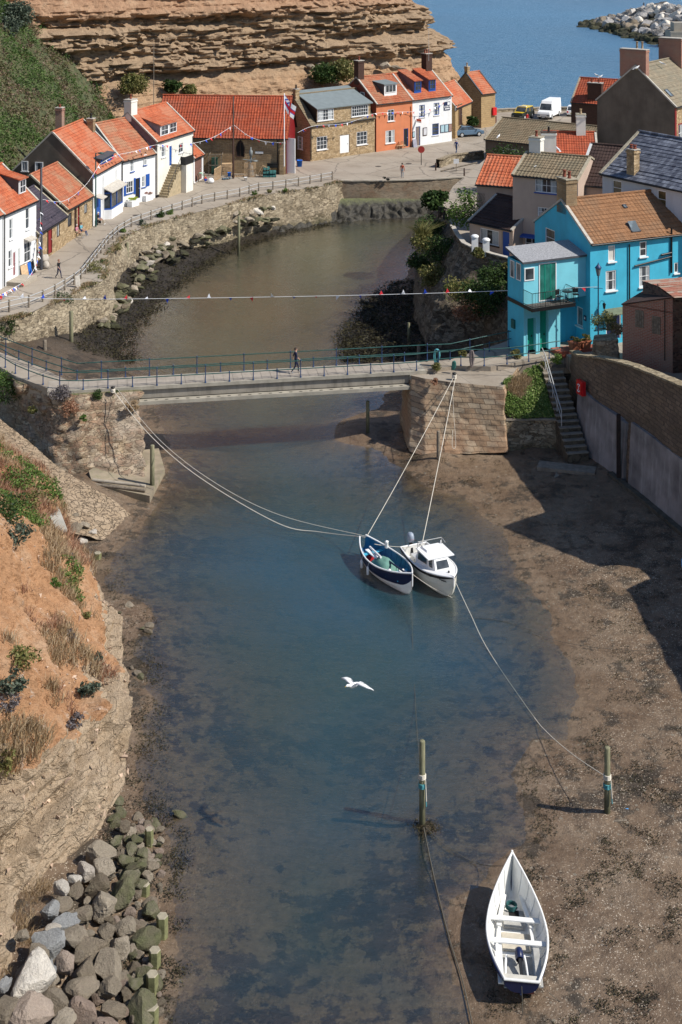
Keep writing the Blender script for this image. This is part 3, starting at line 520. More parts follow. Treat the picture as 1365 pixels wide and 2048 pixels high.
# orange roof far right
h = House('harbour_cottage', 'dark brick cottage with mottled orange pantile roof at the car park edge', V3(31.8, 190, 4.5), V3(43, 184, 4.5), 7.5, 4.2, 7.1, DKBR, TO2, amp=.05, tw=.34, coping=LICH, gm=DKBR)
h.chim(3.2, .8, 2.0, .9, 6.9, DKBR, 2, POTR, z0=0); h.fin()
# stepped dark block left of dark gable
h = House('dark_lean_to', 'dark lean-to with flat coping tucked against the tall dark gable', V3(30.6, 146), V3(34.2, 144.6), 4, 6.9, 8.2, DKBR, TD, cat='outhouse', amp=0, coping=CEMENT); h.fin()
# ---- sky blue house
BA, BB = V3(17.2, 94.9, 5.0), V3(25.6, 98.6, 5.0)
BH = House('sky_blue_house', 'sky-blue house with brown tiled roof, balcony and green doors at the bridge end', BA, BB, 7.2, 7.1, 9.35, BLUEW, TB, amp=.025, tw=.31, th=.38, gm=BLUEW, coping=CEMENT, gutter=BK)
h = BH
h.win('front', 1217, 491, 1231, 523, grid=(1, 1), pane=BLIND); h.win('front', 1280, 483, 1294, 513, grid=(1, 2)); h.win('front', 1212, 541, 1233, 581, grid=(1, 2), curtain=None); h.win('front', 1279, 532, 1300, 573, grid=(1, 2))
h.win('front', 1349, 525, 1357, 546, grid=(1, 1)); h.win('left', 1091, 458, 1110, 494, grid=(1, 2)); h.win('left', 1154, 614, 1166, 652, grid=(1, 1), pane=GLB)
h.chim(.45, 3.6, .9, 1.25, 10.9, SANDC, 2, POTR, capm=LICH); h.skylight(1267, 455, .75, .95, .25); h.skylight(1250, 413, .3, .35)
h.pipe('front', 1258, 488, 602); h.pipe('front', 1342, 455, 545, r=.07); q = MB(); lo = h.rect('front', 1268, 524, 1342, 527); q.tube([(lo[0], -.1, lo[2]), (lo[1], -.1, lo[2]+.35)], .06, 6); q.tube([(lo[1]-.9, -.1, lo[2]+.55), (lo[1], -.1, lo[2]+.62)], .08, 6); q.build('waste_pipe', BK, h.T)
# door canopy on front
lo = h.rect('front', 1209, 620, 1246, 636); q = MB(); q.obox(((lo[0]+lo[1])/2, -.35, lo[3]), ((lo[1]-lo[0])/2, 0, 0), (0, .38, .12), (0, 0, .03)); q.build('door_canopy', plain('mossy_canopy', (.14, .16, .10)), h.T)
h.winl('front', lo[0]+.15, lo[1]-.15, .25, lo[3]-.1, leaf=NB, fm=WP, sill=None)
# wall lantern on the gable
def lantern(parent, loc, sc=1.0):
    q = MB(); x, y, z = loc; q.tube([(x, y, z+.2*sc), (x-.15*sc, y, z+.45*sc), (x-.35*sc, y, z+.4*sc)], .02*sc, 5); q.lathe([(0, .5*sc), (.05*sc, .42*sc), (.16*sc, .3*sc), (.17*sc, .27*sc), (.02, .27*sc)], (x-.35*sc, y, z-.1*sc), 8)
    q.lathe([(.15*sc, .27*sc), (.09*sc, -.05*sc), (.03, -.08*sc), (0, -.12*sc)], (x-.35*sc, y, z-.1*sc), 6, 1, False); return q.build('wall_lantern', [BK, GLB], parent)
p = h.hit(1131, 524, Vector((0, 0, 0)), Vector((-1, 0, 0))); lantern(h.T, (0, p.y, p.z), 1.3)
p = h.hit(1203, 610, Vector((0, 0, 0)), Vector((0, -1, 0))); q = MB(); q.tube([(p.x, -.02, p.z+.3), (p.x, -.35, p.z+.35)], .02, 5); q.lathe([(0, .3), (.14, .15), (.12, .12), (.08, -.15), (0, -.2)], (p.x, -.35, p.z), 6); q.build('wall_lantern', BK, h.T)
p = h.hit(1171, 636, Vector((0, 0, 0)), Vector((-1, 0, 0))); q = MB(); q.box(-.04, p.y-.15, p.z-.18, -.01, p.y+.15, p.z+.18); q.lathe([(.06, 0), (.1, 0), (.1, .01), (.06, .01)], (-.05, p.y, p.z), 10, 1) if False else q.box(-.05, p.y-.07, p.z-.08, -.041, p.y+.07, p.z+.08, 1); q.build('house_number_plate', [NB, WP], h.T)
# annex: everything in the main house frame, x<0 lies left of the gable
def bpt(u, v, y): return h.hit(u, v, Vector((0, y, 0)), Vector((0, -1, 0)))
YA = .55; xl = bpt(1048, 690, YA).x; xs = bpt(1121, 690, YA).x; zt = bpt(1090, 603, YA).z; zr = bpt(1042, 528, YA).z
# lower storey
BLW = PALEBLUE
q = MB(); d1 = bpt(1055, 637, YA).x; d2 = bpt(1072, 637, YA).x; e1 = bpt(1080, 617, YA).x; e2 = bpt(1097, 617, YA).x; dz = bpt(1064, 636, YA).z; ez = bpt(1088, 620, YA).z
xsn = sorted([xl, d1, d2, e1, e2, xs])
for i in range(5):
    a_, b_ = xsn[i], xsn[i+1]; lowz = {1: dz, 3: ez}.get(i, -.6)
    q.quad((a_, YA, lowz), (b_, YA, lowz), (b_, YA, zt), (a_, YA, zt), 0)
    if i in (1, 3):
        top = lowz
        for xx in (a_, b_): q.quad((xx, YA, .05), (xx, YA+.35, .05), (xx, YA+.35, top), (xx, YA, top), 0)
        q.quad((a_, YA, top), (b_, YA, top), (b_, YA+.35, top), (a_, YA+.35, top), 0)
BKY = 2.7
q.quad((xl, YA, -1.5), (xl, YA, zt), (xl+.02, BKY, zt), (xl+.02, BKY, -1.5), 1); q.quad((xs, YA, -.6), (xs, YA+1.2, -.6), (xs, YA+1.2, zt), (xs, YA, zt), 1)
q.quad((xs, YA+1.2, -.6), (0, YA+1.2, -.6), (0, YA+1.2, zt), (xs, YA+1.2, zt), 1); q.quad((xl+.02, BKY, -1.5), (xl+.02, BKY, zr), (0, BKY, zr), (0, BKY, -1.5), 1)
# upper storey
xw0, xw1, wz0, wz1 = bpt(1049, 0, YA).x, bpt(1069, 0, YA).x, bpt(1060, 561, YA).z, bpt(1060, 535, YA).z; gx0, gx1 = bpt(1078, 0, YA).x, bpt(1113, 0, YA).x; gz1 = bpt(1095, 525, YA).z
q.quad((xl, YA, zt), (0, YA, zt), (0, YA, zr), (xl, YA, zr), 0); q.quad((xl, YA, zt), (xl, YA, zr), (xl+.02, BKY, zr), (xl+.02, BKY, zt), 1)
q.build('annex_wall', [BLW, BLUEW], h.T)
def leaf_door(a_, b_, top, mat):
    p = MB(); p.box(a_+.02, YA+.28, .05, b_-.02, YA+.33, top-.02); 
    for i in range(1, 4): p.box(a_+(b_-a_)*i/4-.008, YA+.27, .1, a_+(b_-a_)*i/4+.008, YA+.28, top-.08)
    o = p.build('door', mat, h.T); k = MB(); k.box(b_-.2, YA+.22, .95, b_-.15, YA+.28, 1.08); k.build('handle', BK, o)
leaf_door(d1, d2, dz, GRNP); leaf_door(e1, e2, ez, GRNP)
for a_, b_, top in ((d1, d2, dz), (e1, e2, ez)):
    q = MB(); q.box(a_-.07, YA-.03, 0, a_, YA-.002, top+.07); q.box(b_, YA-.03, 0, b_+.07, YA-.002, top+.07); q.box(a_, YA-.03, top, b_, YA-.002, top+.07); q.build('door_frame', PALEBLUE, h.T)
for a_, b_, z0_, z1_, n_, mm in ((xw0, xw1, wz0, wz1, 1, GL), (gx0, gx1, zt+.05, gz1, 3, plain('green_glass', (.03, .16, .13), .12, .3, 1.5, 0))):
    q = MB(); y = YA-.04; fw = .07
    q.box(a_, y, z0_, a_+fw, y+.03, z1_); q.box(b_-fw, y, z0_, b_, y+.03, z1_); q.box(a_+fw, y, z1_-fw, b_-fw, y+.03, z1_); q.box(a_+fw, y, z0_, b_-fw, y+.03, z0_+fw)
    for i in range(1, n_): q.box(a_+(b_-a_)*i/n_-.03, y+.001, z0_+fw, a_+(b_-a_)*i/n_+.03, y+.029, z1_-fw, 1)
    fo = q.build('window', [WP, GRNP], h.T); q = MB(); q.box(a_+.03, y+.02, z0_+.03, b_-.03, y+.036, z1_-.03); q.build('pane', mm, fo)
for a_, b_ in ((.35, .95), (1.2, 1.75)):   # side windows of the upper room and lower storey
    for z0_, z1_ in ((wz0-.1, wz1+.2),):
        q = MB(); x = xl; q.box(x-.04, YA+a_, z0_, x-.005, YA+a_+.06, z1_); q.box(x-.04, YA+b_-.06, z0_, x-.005, YA+b_, z1_); q.box(x-.04, YA+a_+.06, z1_-.06, x-.005, YA+b_-.06, z1_); q.box(x-.04, YA+a_+.06, z0_, x-.005, YA+b_-.06, z0_+.06)
        fo = q.build('window', WP, h.T); q = MB(); q.box(x-.02, YA+a_+.04, z0_+.04, x-.003, YA+b_-.04, z1_-.04); q.build('pane', GLB, fo)
q = MB(); q.box(xl-.12, YA+1.1, 1.35, xl-.005, YA+1.5, 1.95); q.build('meter_box', plain('dark_green_box', (.01, .10, .09)), h.T)
# annex roof: single pitch, pebbly felt
r = MB(); o_ = .18; zb2 = zr+.55; r.add([(xl-o_, YA-o_, zr), (.0, YA-o_, zr+.02), (.0, BKY, zb2), (xl-o_, BKY, zb2), (xl-o_, YA-o_, zr+.14), (.0, YA-o_, zr+.16), (.0, BKY, zb2+.14), (xl-o_, BKY, zb2+.14)], [(0, 3, 2, 1), (4, 5, 6, 7), (0, 1, 5, 4), (1, 2, 6, 5), (2, 3, 7, 6), (3, 0, 4, 7)], 0)
for f_ in (1,): r.m[f_] = 1
r.build('annex_roof', [DFELT, plain('grey_mineral_felt', (.30, .30, .31), .95, .3, 14, .6, .01)], h.T)
# balcony
bf = YA-1.15; xb1 = bpt(1151, 0, bf).x; xb0 = xl-.02; q = MB(); q.box(xb0, bf, zt-.16, min(xb1, .0)-.004, YA-.004, zt-.03); q.box(xb0-.05, bf-.06, zt-.22, xb1+.0, bf, zt+.02, 1)
q.box(xb0-.06, bf, zt-.22, xb0-.001, BKY, zt+.02, 1); bo = q.build('balcony', [plain('deck_planks', (.12, .10, .085), .85, .3, 8), BK], h.T)
q = MB(); n_ = 26
for i in range(n_+1):
    x = xb0+(xb1-xb0)*i/n_; q.tube([(x, bf+.03, zt), (x, bf+.03, zt+1.0)], .012 if i not in (0, 8, 17, n_) else .025, 4)
for i in range(9): q.tube([(xb1, bf+.03+(YA-bf)*i/8, zt), (xb1, bf+.03+(YA-bf)*i/8, zt+1.0)], .012, 4); q.tube([(xb0, bf+.03+(YA-bf)*i/8, zt), (xb0, bf+.03+(YA-bf)*i/8, zt+1.0)], .012, 4)
for zz in (zt+.08, zt+1.0): q.tube([(xb0, YA, zz), (xb0, bf+.03, zz), (xb1, bf+.03, zz), (xb1, YA, zz)], .022, 5)
q.build('balcony_railing', BK, h.T)
h.fin()
M_ = h.T.matrix_basis if False else Matrix.Translation(BA) @ Matrix.Rotation(h.rz, 4, 'Z')
def bw(x, y, z): return M_ @ Vector((x, y, z))
# balcony table and chairs
t = thing('balcony_table', 'small round table on the sky-blue house balcony', 'table', bw(-1.9, -.05, zt-.03), h.rz); q = MB(); q.lathe([(0, .72), (.33, .72), (.34, .69), (0, .69)], n=14); q.build('tabletop', BK, t); q = MB(); q.lathe([(.02, .69), (.02, .05), (.2, .0), (0, 0)], n=8); q.build('table_base', BK, t)
for i, (x, a) in enumerate(((-2.5, .3), (-1.2, -.4))):
    t = thing('balcony_chair', 'black balcony chair %s the round table' % ('left of' if i == 0 else 'right of'), 'chair', bw(x, -.02, zt-.03), h.rz+a, 'balcony chairs'); q = MB(); q.box(-.2, -.2, .42, .2, .2, .46); q.build('seat', BK, t); q = MB(); q.box(-.2, .17, .5, .2, .2, .88); q.build('backrest', BK, t)
    for sx in (-.18, .18):
        for sy in (-.18, .18): q = MB(); q.tube([(sx, sy, 0), (sx, sy, .42)], .012, 4); q.build('leg', BK, t)
# red tiled step + planters
q = MB(); q.prism([(bw(-2.9, -.55, 0).x, bw(-2.9, -.55, 0).y), (bw(.5, -.9, 0).x, bw(.5, -.9, 0).y), (bw(.5, .02, 0).x, bw(.5, .02, 0).y), (bw(-2.9, .5, 0).x, bw(-2.9, .5, 0).y)], 4.7, 5.12)
tag(q.build('doorstep_terrace', plain('red_quarry_tiles', (.34, .09, .05), .6, .15, 4), origin=bw(-1.5, -.3, 0)), 'low red tiled terrace along the foot of the sky-blue house', 'step')
def leaves(mb, c, r, n, s, m=0, flat=.6, seed=0, up=.0):
    """n leaf quads in an ellipsoid volume, denser near the surface, clumped"""
    rr = random.Random(seed); c = Vector(c); r = Vector(r) if hasattr(r, '__len__') else Vector((r, r, r)); k = max(3, n//45)
    cl = []
    for i in range(k):
        d = Vector((rr.gauss(0, 1), rr.gauss(0, 1), rr.gauss(0, 1))).normalized(); cl.append((Vector((d.x*r.x, d.y*r.y, d.z*r.z))*rr.uniform(.4, .8), rr.uniform(.3, .5)))
    for i in range(n):
        p0, q_ = rr.choice(cl); d = Vector((rr.gauss(0, 1), rr.gauss(0, 1), rr.gauss(0, 1))).normalized()*rr.uniform(.5, 1.05); p = c+p0+Vector((d.x*r.x, d.y*r.y, d.z*r.z))*q_
        if p.z < c.z-r.z*.8: p.z = c.z-r.z*.8+rr.random()*.1
        a = Vector((rr.gauss(0, 1), rr.gauss(0, 1), rr.gauss(0, .6)+up)).normalized(); b = a.cross(Vector((rr.gauss(0, 1), rr.gauss(0, 1), rr.gauss(0, 1)))).normalized(); z = s*rr.uniform(.6, 1.4)
        mb.add([p-a*z, p+b*z*flat, p+a*z, p-b*z*flat], [(0, 1, 2, 3)], m)
GRN = leafm('green_leaves', [(.03, .06, .012), (.07, .13, .025), (.12, .19, .04), (.18, .24, .07)]); DGRN = leafm('dark_green_leaves', [(.010, .022, .008), (.025, .05, .012), (.045, .085, .02), (.08, .12, .035)])
OLV = leafm('olive_leaves', [(.05, .06, .02), (.11, .12, .035), (.19, .18, .06), (.26, .22, .09)]); BRNG = leafm('dry_grass', [(.16, .10, .05), (.28, .19, .10), (.40, .29, .17), (.46, .36, .24)]); REDG = leafm('reddish_dry_grass', [(.17, .07, .035), (.29, .14, .08), (.39, .22, .14), (.44, .30, .2)])
GRB = leafm('grey_green_leaves', [(.02, .032, .022), (.05, .07, .05), (.09, .115, .08), (.15, .17, .12)]); VIO = leafm('dry_grey_stalks', [(.06, .055, .06), (.13, .115, .12), (.22, .19, .18)])
for i, (x, lab) in enumerate(((-1.55, 'left of two square terracotta planters on the red step'), (-.75, 'right of two square terracotta planters on the red step'))):
    t = thing('planter', lab, 'planter', bw(x, -.45, .12), h.rz, 'terracotta planters on the red step'); q = MB(); q.add([(-.28, -.24, 0), (.28, -.24, 0), (.28, .24, 0), (-.28, .24, 0), (-.36, -.3, .5), (.36, -.3, .5), (.36, .3, .5), (-.36, .3, .5)], [(0, 3, 2, 1), (4, 5, 6, 7), (0, 1, 5, 4), (1, 2, 6, 5), (2, 3, 7, 6), (3, 0, 4, 7)]); q.box(-.39, -.33, .46, .39, .33, .54); q.build('pot', TERRA, t)
    q = MB(); leaves(q, (0, 0, .68), (.55, .4, .24), 260, .06, seed=i); q.build('foliage', OLV, t)
# street lamp by the blue house
def street_lamp(label, loc, ht, mat=RAILB, name='street_lamp', sc=1.0):
    t = thing(name, label, 'street lamp', loc); q = MB(); q.lathe([(.13, 0), (.13, .3), (.08, .4), (.06, .9), (.05, 1.0), (.04, ht-.6), (.06, ht-.55), (.03, ht-.5)], n=10); q.tube([(-.3, 0, ht-1.3), (.3, 0, ht-1.3)], .02, 5); q.build('post', mat, t)
    q = MB(); q.lathe([(.03, ht-.5), (.08, ht-.45), (.1, ht-.42)], n=8, m=0); q.lathe([(.1, ht-.42), (.2, ht+.08)], n=4, m=1, sm=False); q.lathe([(.24, ht+.08), (.24, ht+.11), (.1, ht+.28), (.05, ht+.32), (.05, ht+.36), (0, ht+.48)], n=8, m=0); q.build('lantern', [mat, GLB], t); return t
LP = py(1197, 700, 93.6); street_lamp('tall blue-green lamp post with glazed lantern in front of the sky-blue house', (LP.x, LP.y, 4.9), 5.75)
# red brick shed, walls around
s_, e_ = Vector((18.3, 89.4, 6.0)), Vector((21.1, 87.5, 6.0))
h = House('brick_shed', 'old red brick shed with two boarded openings beside the quay wall', s_, e_, 4.5, 3.5, 3.55, REDBR, TD, cat='shed', rp=4.4, amp=0, roof=False)
for r_ in ((1271, 620, 1288, 655), (1304, 633, 1322, 668)):
    lo = h.rect('front', *r_); q = MB(); n_ = 4
    for i in range(n_): q.box(lo[0]+(lo[1]-lo[0])*i/n_+.01, -.03-.01*(i % 2), lo[2], lo[0]+(lo[1]-lo[0])*(i+1)/n_-.01, .02, lo[3])
    q.build('boarded_window', WOODG, h.T)
h.pipe('front', 1331, 600, 720, r=.03); h.fin()
q = MB(); L_ = h.L; q.add([(-.05, -.08, 3.5), (L_+.05, -.08, 4.5), (L_+.05, 4.5, 4.5), (-.05, 4.5, 3.5)], [(0, 1, 2, 3)]); q.add([(-.05, -.08, 3.42), (L_+.05, -.08, 4.42), (L_+.05, 4.5, 4.42), (-.05, 4.5, 3.42)], [(3, 2, 1, 0)]); q.quad((-.05, -.08, 3.42), (L_+.05, -.08, 4.42), (L_+.05, -.08, 4.5), (-.05, -.08, 3.5)); q.add([(0, 0, 3.4), (L_, 0, 3.4), (L_, 0, 4.44)], [(0, 1, 2)], 1); q.add([(L_, 0, 3.4), (L_, 4.5, 3.4), (L_, 4.5, 4.8), (L_, 0, 4.44)], [(0, 1, 2, 3)], 1); q.build('roof', [TD, REDBR], h.T)
h = House('brick_store', 'dark mottled brick wall of the store at the right edge beside the red brick shed', e_+Vector((.03, -.05, 0)), e_+Vector((3.4, .9, 0)), 4, 4.4, 4.6, stone('dark_mixed_brick', [(.06, .04, .035), (.19, .11, .085), (.14, .11, .085)], 3.6, 2.2, (.1, .085, .07), .03), MC['old_red_brick'], cat='shed', amp=0, coping=None, gutter=None); h.fin()
# out-of-frame houses above the quay wall, whose shadows fall on the mud
OG = 'houses above the quay wall'
for nm, cx, y0_, y1_, ev, pk, lab in (('quay_house', 22.6, 82.2, 87.7, 4.1, 8.6, 'gabled stone house nearest the brick shed'), ('quay_house', 22.1, 70.6, 78.0, 3.3, 7.9, 'gabled stone house in the middle of the quay row')):
    h = House(nm, lab, Vector((cx, y1_, 6.0)), Vector((cx, y0_, 6.0)), 8, ev, pk, SAND, TO, rp=4, roof=False, group=OG)
    q = MB(); w = y1_-y0_; q.prism([(0, 0), (w, 0), (w, 8), (0, 8)], -1, ev); q.add([(0, 0, ev), (w, 0, ev), (w/2, 0, pk)], [(0, 1, 2)]); q.add([(0, 8, ev), (w/2, 8, pk), (w, 8, ev)], [(0, 1, 2)]); q.build('wall', SAND, h.T)
    q = MB(); tiles(q, (-.2, -.2, ev-.1), (0, 1, 0), 8.4, (w/2+.2, 0, pk-ev+.15), math.hypot(w/2+.2, pk-ev+.15)); tiles(q, (w+.2, -.2, ev-.1), (0, 1, 0), 8.4, (-w/2-.2, 0, pk-ev+.15), math.hypot(w/2+.2, pk-ev+.15)); q.build('roof', TO, h.T)
    for i in range(2): h.winl('front', w*.2+i*w*.4, w*.2+i*w*.4+.9, 1.0, 2.5, hole=False)
h = House('quay_house', 'long stone house at the near end of the quay row', Vector((22, 68.3, 5.5)), Vector((22.6, 58, 5.5)), 6, 2.5, 4.6, SAND, TO, group=OG); h.win('front', 1500, 700, 1510, 720, hole=False) if False else None; h.fin()
# ---------------------------------------------------------------- ground, water
WPX = [(1010, 2120), (955, 2010), (925, 1930), (905, 1850), (935, 1790), (1000, 1730), (1050, 1690), (1075, 1640), (1045, 1590), (1040, 1530), (1070, 1488), (1130, 1482), (1162, 1440), (1166, 1390), (1152, 1330), (1128, 1280), (1105, 1235), (1080, 1195), (1048, 1150), (1030, 1105), (1012, 1062), (985, 1030), (950, 1000), (900, 985), (850, 965), (800, 930), (765, 885), (715, 875), (722, 845), (765, 815), (790, 780), (770, 745), (715, 715), (700, 680), (720, 640), (748, 600), (785, 575), (815, 560), (828, 520), (850, 480), (866, 452), (872, 433), (820, 436), (760, 437), (700, 438), (655, 446), (610, 455), (560, 468), (505, 482), (455, 500), (410, 522), (375, 548), (340, 574), (310, 600), (278, 632), (248, 668), (232, 700), (250, 745), (290, 790), (318, 860), (334, 930), (322, 975), (285, 1000), (262, 1022), (252, 1060), (232, 1100), (205, 1140), (205, 1185), (232, 1215), (258, 1245), (262, 1300), (280, 1350), (292, 1400), (275, 1450), (268, 1520), (275, 1590), (300, 1640), (325, 1700), (330, 1790), (338, 1900), (330, 2000), (338, 2120)]
WP_ = np.array([[p.x, p.y] for p in (px(u, v, 0) for u, v in WPX)])
def sdist(X, Y, P=WP_):
    d = np.full(X.shape, 1e9); ins = np.zeros(X.shape, bool); n = len(P)
    for i in range(n):
        a, b = P[i], P[(i+1) % n]; e = b-a; wx, wy = X-a[0], Y-a[1]; t = np.clip((wx*e[0]+wy*e[1])/(e@e), 0, 1); d = np.minimum(d, np.hypot(wx-t*e[0], wy-t*e[1]))
        c = ((a[1] > Y) != (b[1] > Y)); xi = e[0]*(Y-a[1])/(e[1] if abs(e[1]) > 1e-9 else 1e-9)+a[0]; ins ^= c & (X < xi)
    return np.where(ins, -d, d)
def ss(x, a, b): t = np.clip((x-a)/(b-a), 0, 1); return t*t*(3-2*t)
MOUND = [(px(845, 1648, 0), .9, .28), (px(735, 862, 0), 1.9, .4), (px(878, 925, 0), 1.3, .35), (px(240, 1230, 0), 1.3, .3), (px(1215, 1640, 0), .8, .15), (px(130, 1010, 0), 3.2, .9)]
def gz(X, Y, nz=None):
    X = np.asarray(X, float); Y = np.asarray(Y, float); d = sdist(X, Y); o = np.maximum(d, 0); i = np.maximum(-d, 0)
    if nz is None: nz = np.array([noise.fractal(Vector((x*.45, y*.45, 0)), .8, 2.0, 5) for x, y in zip(X.ravel(), Y.ravel())]).reshape(X.shape)
    left = ss(-X, 4, 8); near = 1-ss(Y, 56, 62); up = ss(Y, 96, 108)
    k = .055+.14*left*near+.28*left*up+.10*ss(X, 3, 6)*up; cap = 1.1+1.2*left*near+1.7*left*up
    z = np.minimum(o*k, cap)-np.minimum(i*.05+.085*(.45+.55*ss(Y, 54, 66))*np.maximum(i-1.3, 0), 1.0)
    for p, r, hh in MOUND: z = z+hh*np.exp(-((X-p.x)**2+(Y-p.y)**2)/(r*r))
    z = z+nz*(.022+.03*ss(i, .5, 4)+.09*ss(o, .8, 5))+.012
    z = np.where(Y > 218, -6*ss(Y, 218, 232)+z*(1-ss(Y, 218, 232)), z); return z
def gz1(x, y): return float(gz(np.array([x]), np.array([y]))[0])
def fan(ny, nx, y0, y1, am, extra=()):
    ys = list(1/np.linspace(1/y0, 1/y1, ny))+list(extra); as_ = np.linspace(-am, am, nx); Yg, Ag = np.meshgrid(ys, as_, indexing='ij'); return Ag*Yg, Yg
def gridmesh(name, X, Y, Z, mat, attr=None, kind='structure'):
    ny, nx = X.shape; co = np.stack([X, Y, Z], -1).reshape(-1, 3); idx = np.arange(ny*nx).reshape(ny, nx); q = np.stack([idx[:-1, :-1], idx[:-1, 1:], idx[1:, 1:], idx[1:, :-1]], -1).reshape(-1, 4)
    me = bpy.data.meshes.new(name); me.vertices.add(len(co)); me.vertices.foreach_set('co', co.ravel()); me.loops.add(len(q)*4); me.loops.foreach_set('vertex_index', q.ravel().astype(np.int32))
    me.polygons.add(len(q)); me.polygons.foreach_set('loop_start', np.arange(0, len(q)*4, 4, dtype=np.int32)); me.polygons.foreach_set('use_smooth', np.ones(len(q), bool)); me.update(calc_edges=True); me.validate()
    if attr is not None:
        at = me.attributes.new('depth', 'FLOAT', 'POINT'); at.data.foreach_set('value', attr.ravel().astype(np.float32))
    me.materials.append(mat); o = bpy.data.objects.new(name, me); C.objects.link(o); o['kind'] = kind; return o
m, nt, b = newmat('harbour_mud'); pos = nd(nt, 'ShaderNodeNewGeometry').outputs['Position']; sx = nd(nt, 'ShaderNodeSeparateXYZ', {0: pos}); z = sx.outputs[2]
flat = nd(nt, 'ShaderNodeMapping', {'Vector': pos, 'Scale': (1, 1, .3)}).outputs[0]
n1 = noi(nt, flat, .35, 6, .6); n2 = noi(nt, flat, 2.6, 6, .7); n3 = noi(nt, flat, 13, 4, .7)
mudc = ramp(nt, n1, [(.3, (.115, .074, .045)), (.5, (.175, .122, .079)), (.7, (.21, .156, .107))])
mudc = mixc(nt, .65, mudc, ramp(nt, n2, [(.25, (.4, .38, .36)), (.6, (1.15, 1.15, 1.15)), (.8, (1.5, 1.45, 1.4))]), 'MULTIPLY')
# dark weed clumps, both on the mud and under the shallow water
w1 = noi(nt, flat, .9, 8, .72); w2 = noi(nt, flat, .16, 3, .5); wsum = mth(nt, 'ADD', mth(nt, 'MULTIPLY', w1, .75), mth(nt, 'MULTIPLY', w2, .4)); wf = ramp(nt, wsum, [(.595, (0, 0, 0)), (.65, (1, 1, 1))])
mudc = mixc(nt, mth(nt, 'MULTIPLY', wf, .68), mudc, (.022, .022, .018))
# pale shells and pebbles
def specks(vec, sc, thr, dens):
    vo = nd(nt, 'ShaderNodeTexVoronoi', {'Vector': vec, 'Scale': sc, 'Randomness': 1.0}); sp = nd(nt, 'ShaderNodeSeparateColor', {0: vo.outputs['Color']})
    r = mth(nt, 'LESS_THAN', vo.outputs['Distance'], mth(nt, 'MULTIPLY', sp.outputs[1], thr)); return mth(nt, 'MULTIPLY', r, mth(nt, 'GREATER_THAN', mth(nt, 'ADD', sp.outputs[0], mth(nt, 'MULTIPLY', n1, .5)), dens))
dry = nd(nt, 'ShaderNodeMapRange', {'Value': mth(nt, 'ADD', z, mth(nt, 'MULTIPLY', n2, .1)), 'From Min': .05, 'From Max': .20}).outputs[0]
nearm = nd(nt, 'ShaderNodeMapRange', {'Value': sx.outputs[1], 'From Min': 74.0, 'From Max': 84.0, 'To Min': 1.0, 'To Max': .0}).outputs[0]
f = mth(nt, 'MULTIPLY', mth(nt, 'MAXIMUM', specks(flat, 9.0, .36, 1.05), specks(flat, 19.0, .5, .80)), mth(nt, 'MULTIPLY', mth(nt, 'MULTIPLY', dry, ramp(nt, noi(nt, flat, .5, 5, .6), [(.36, (.25, .25, .25)), (.55, (1, 1, 1))])), nearm)); mudc = mixc(nt, mth(nt, 'MULTIPLY', f, .9), mudc, (.52, .44, .34))
f = mth(nt, 'MULTIPLY', specks(flat, 4.0, .3, 1.02), .7); mudc = mixc(nt, f, mudc, (.25, .22, .17))
bsilt = ramp(nt, n2, [(.3, (.065, .055, .036)), (.7, (.125, .10, .066))])
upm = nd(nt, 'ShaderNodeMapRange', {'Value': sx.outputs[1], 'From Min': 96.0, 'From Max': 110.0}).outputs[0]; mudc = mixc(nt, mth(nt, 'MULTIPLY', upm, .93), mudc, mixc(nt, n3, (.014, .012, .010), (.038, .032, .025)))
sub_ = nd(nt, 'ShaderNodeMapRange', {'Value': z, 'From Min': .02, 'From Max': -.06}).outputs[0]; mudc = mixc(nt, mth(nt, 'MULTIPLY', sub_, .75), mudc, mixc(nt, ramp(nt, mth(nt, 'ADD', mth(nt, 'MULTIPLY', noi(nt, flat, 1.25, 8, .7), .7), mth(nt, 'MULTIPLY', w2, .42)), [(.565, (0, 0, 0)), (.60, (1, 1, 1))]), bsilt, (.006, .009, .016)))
nt.links.new(mudc, b.inputs['Base Color']); rr = nd(nt, 'ShaderNodeMapRange', {'Value': z, 'From Min': 0.0, 'From Max': .35, 'To Min': .3, 'To Max': .8}).outputs[0]; rr = mth(nt, 'MULTIPLY', rr, ramp(nt, noi(nt, flat, .6, 5, .65), [(.42, (.45, .45, .45)), (.6, (1, 1, 1))])); nt.links.new(rr, b.inputs['Roughness']); b.inputs['Specular IOR Level'].default_value = .35
hh = mth(nt, 'ADD', mth(nt, 'MULTIPLY', n2, .8), mth(nt, 'MULTIPLY', n3, .35)); hh = mth(nt, 'ADD', hh, mth(nt, 'MULTIPLY', wf, .25)); bump(nt, b, hh, .9, .12)
MUD = m
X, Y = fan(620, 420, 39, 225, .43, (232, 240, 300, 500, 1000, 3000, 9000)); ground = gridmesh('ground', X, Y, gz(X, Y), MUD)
m, nt, b = newmat('water'); nt.nodes.remove(b); out = nt.nodes['Material Output']; pos = nd(nt, 'ShaderNodeNewGeometry').outputs['Position']; dep = nd(nt, 'ShaderNodeAttribute', attribute_name='depth').outputs['Fac']
sea = nd(nt, 'ShaderNodeMapRange', {'Value': dep, 'From Min': 2.0, 'From Max': 5.0}).outputs[0]
p1 = nd(nt, 'ShaderNodeMapping', {'Vector': pos, 'Rotation': (0, 0, .5), 'Scale': (1.0, 2.4, 1)}).outputs[0]; r1 = noi(nt, p1, 1.5, 4, .6); r2 = noi(nt, p1, 5.0, 3, .6); calm = noi(nt, pos, .12, 3, .5)
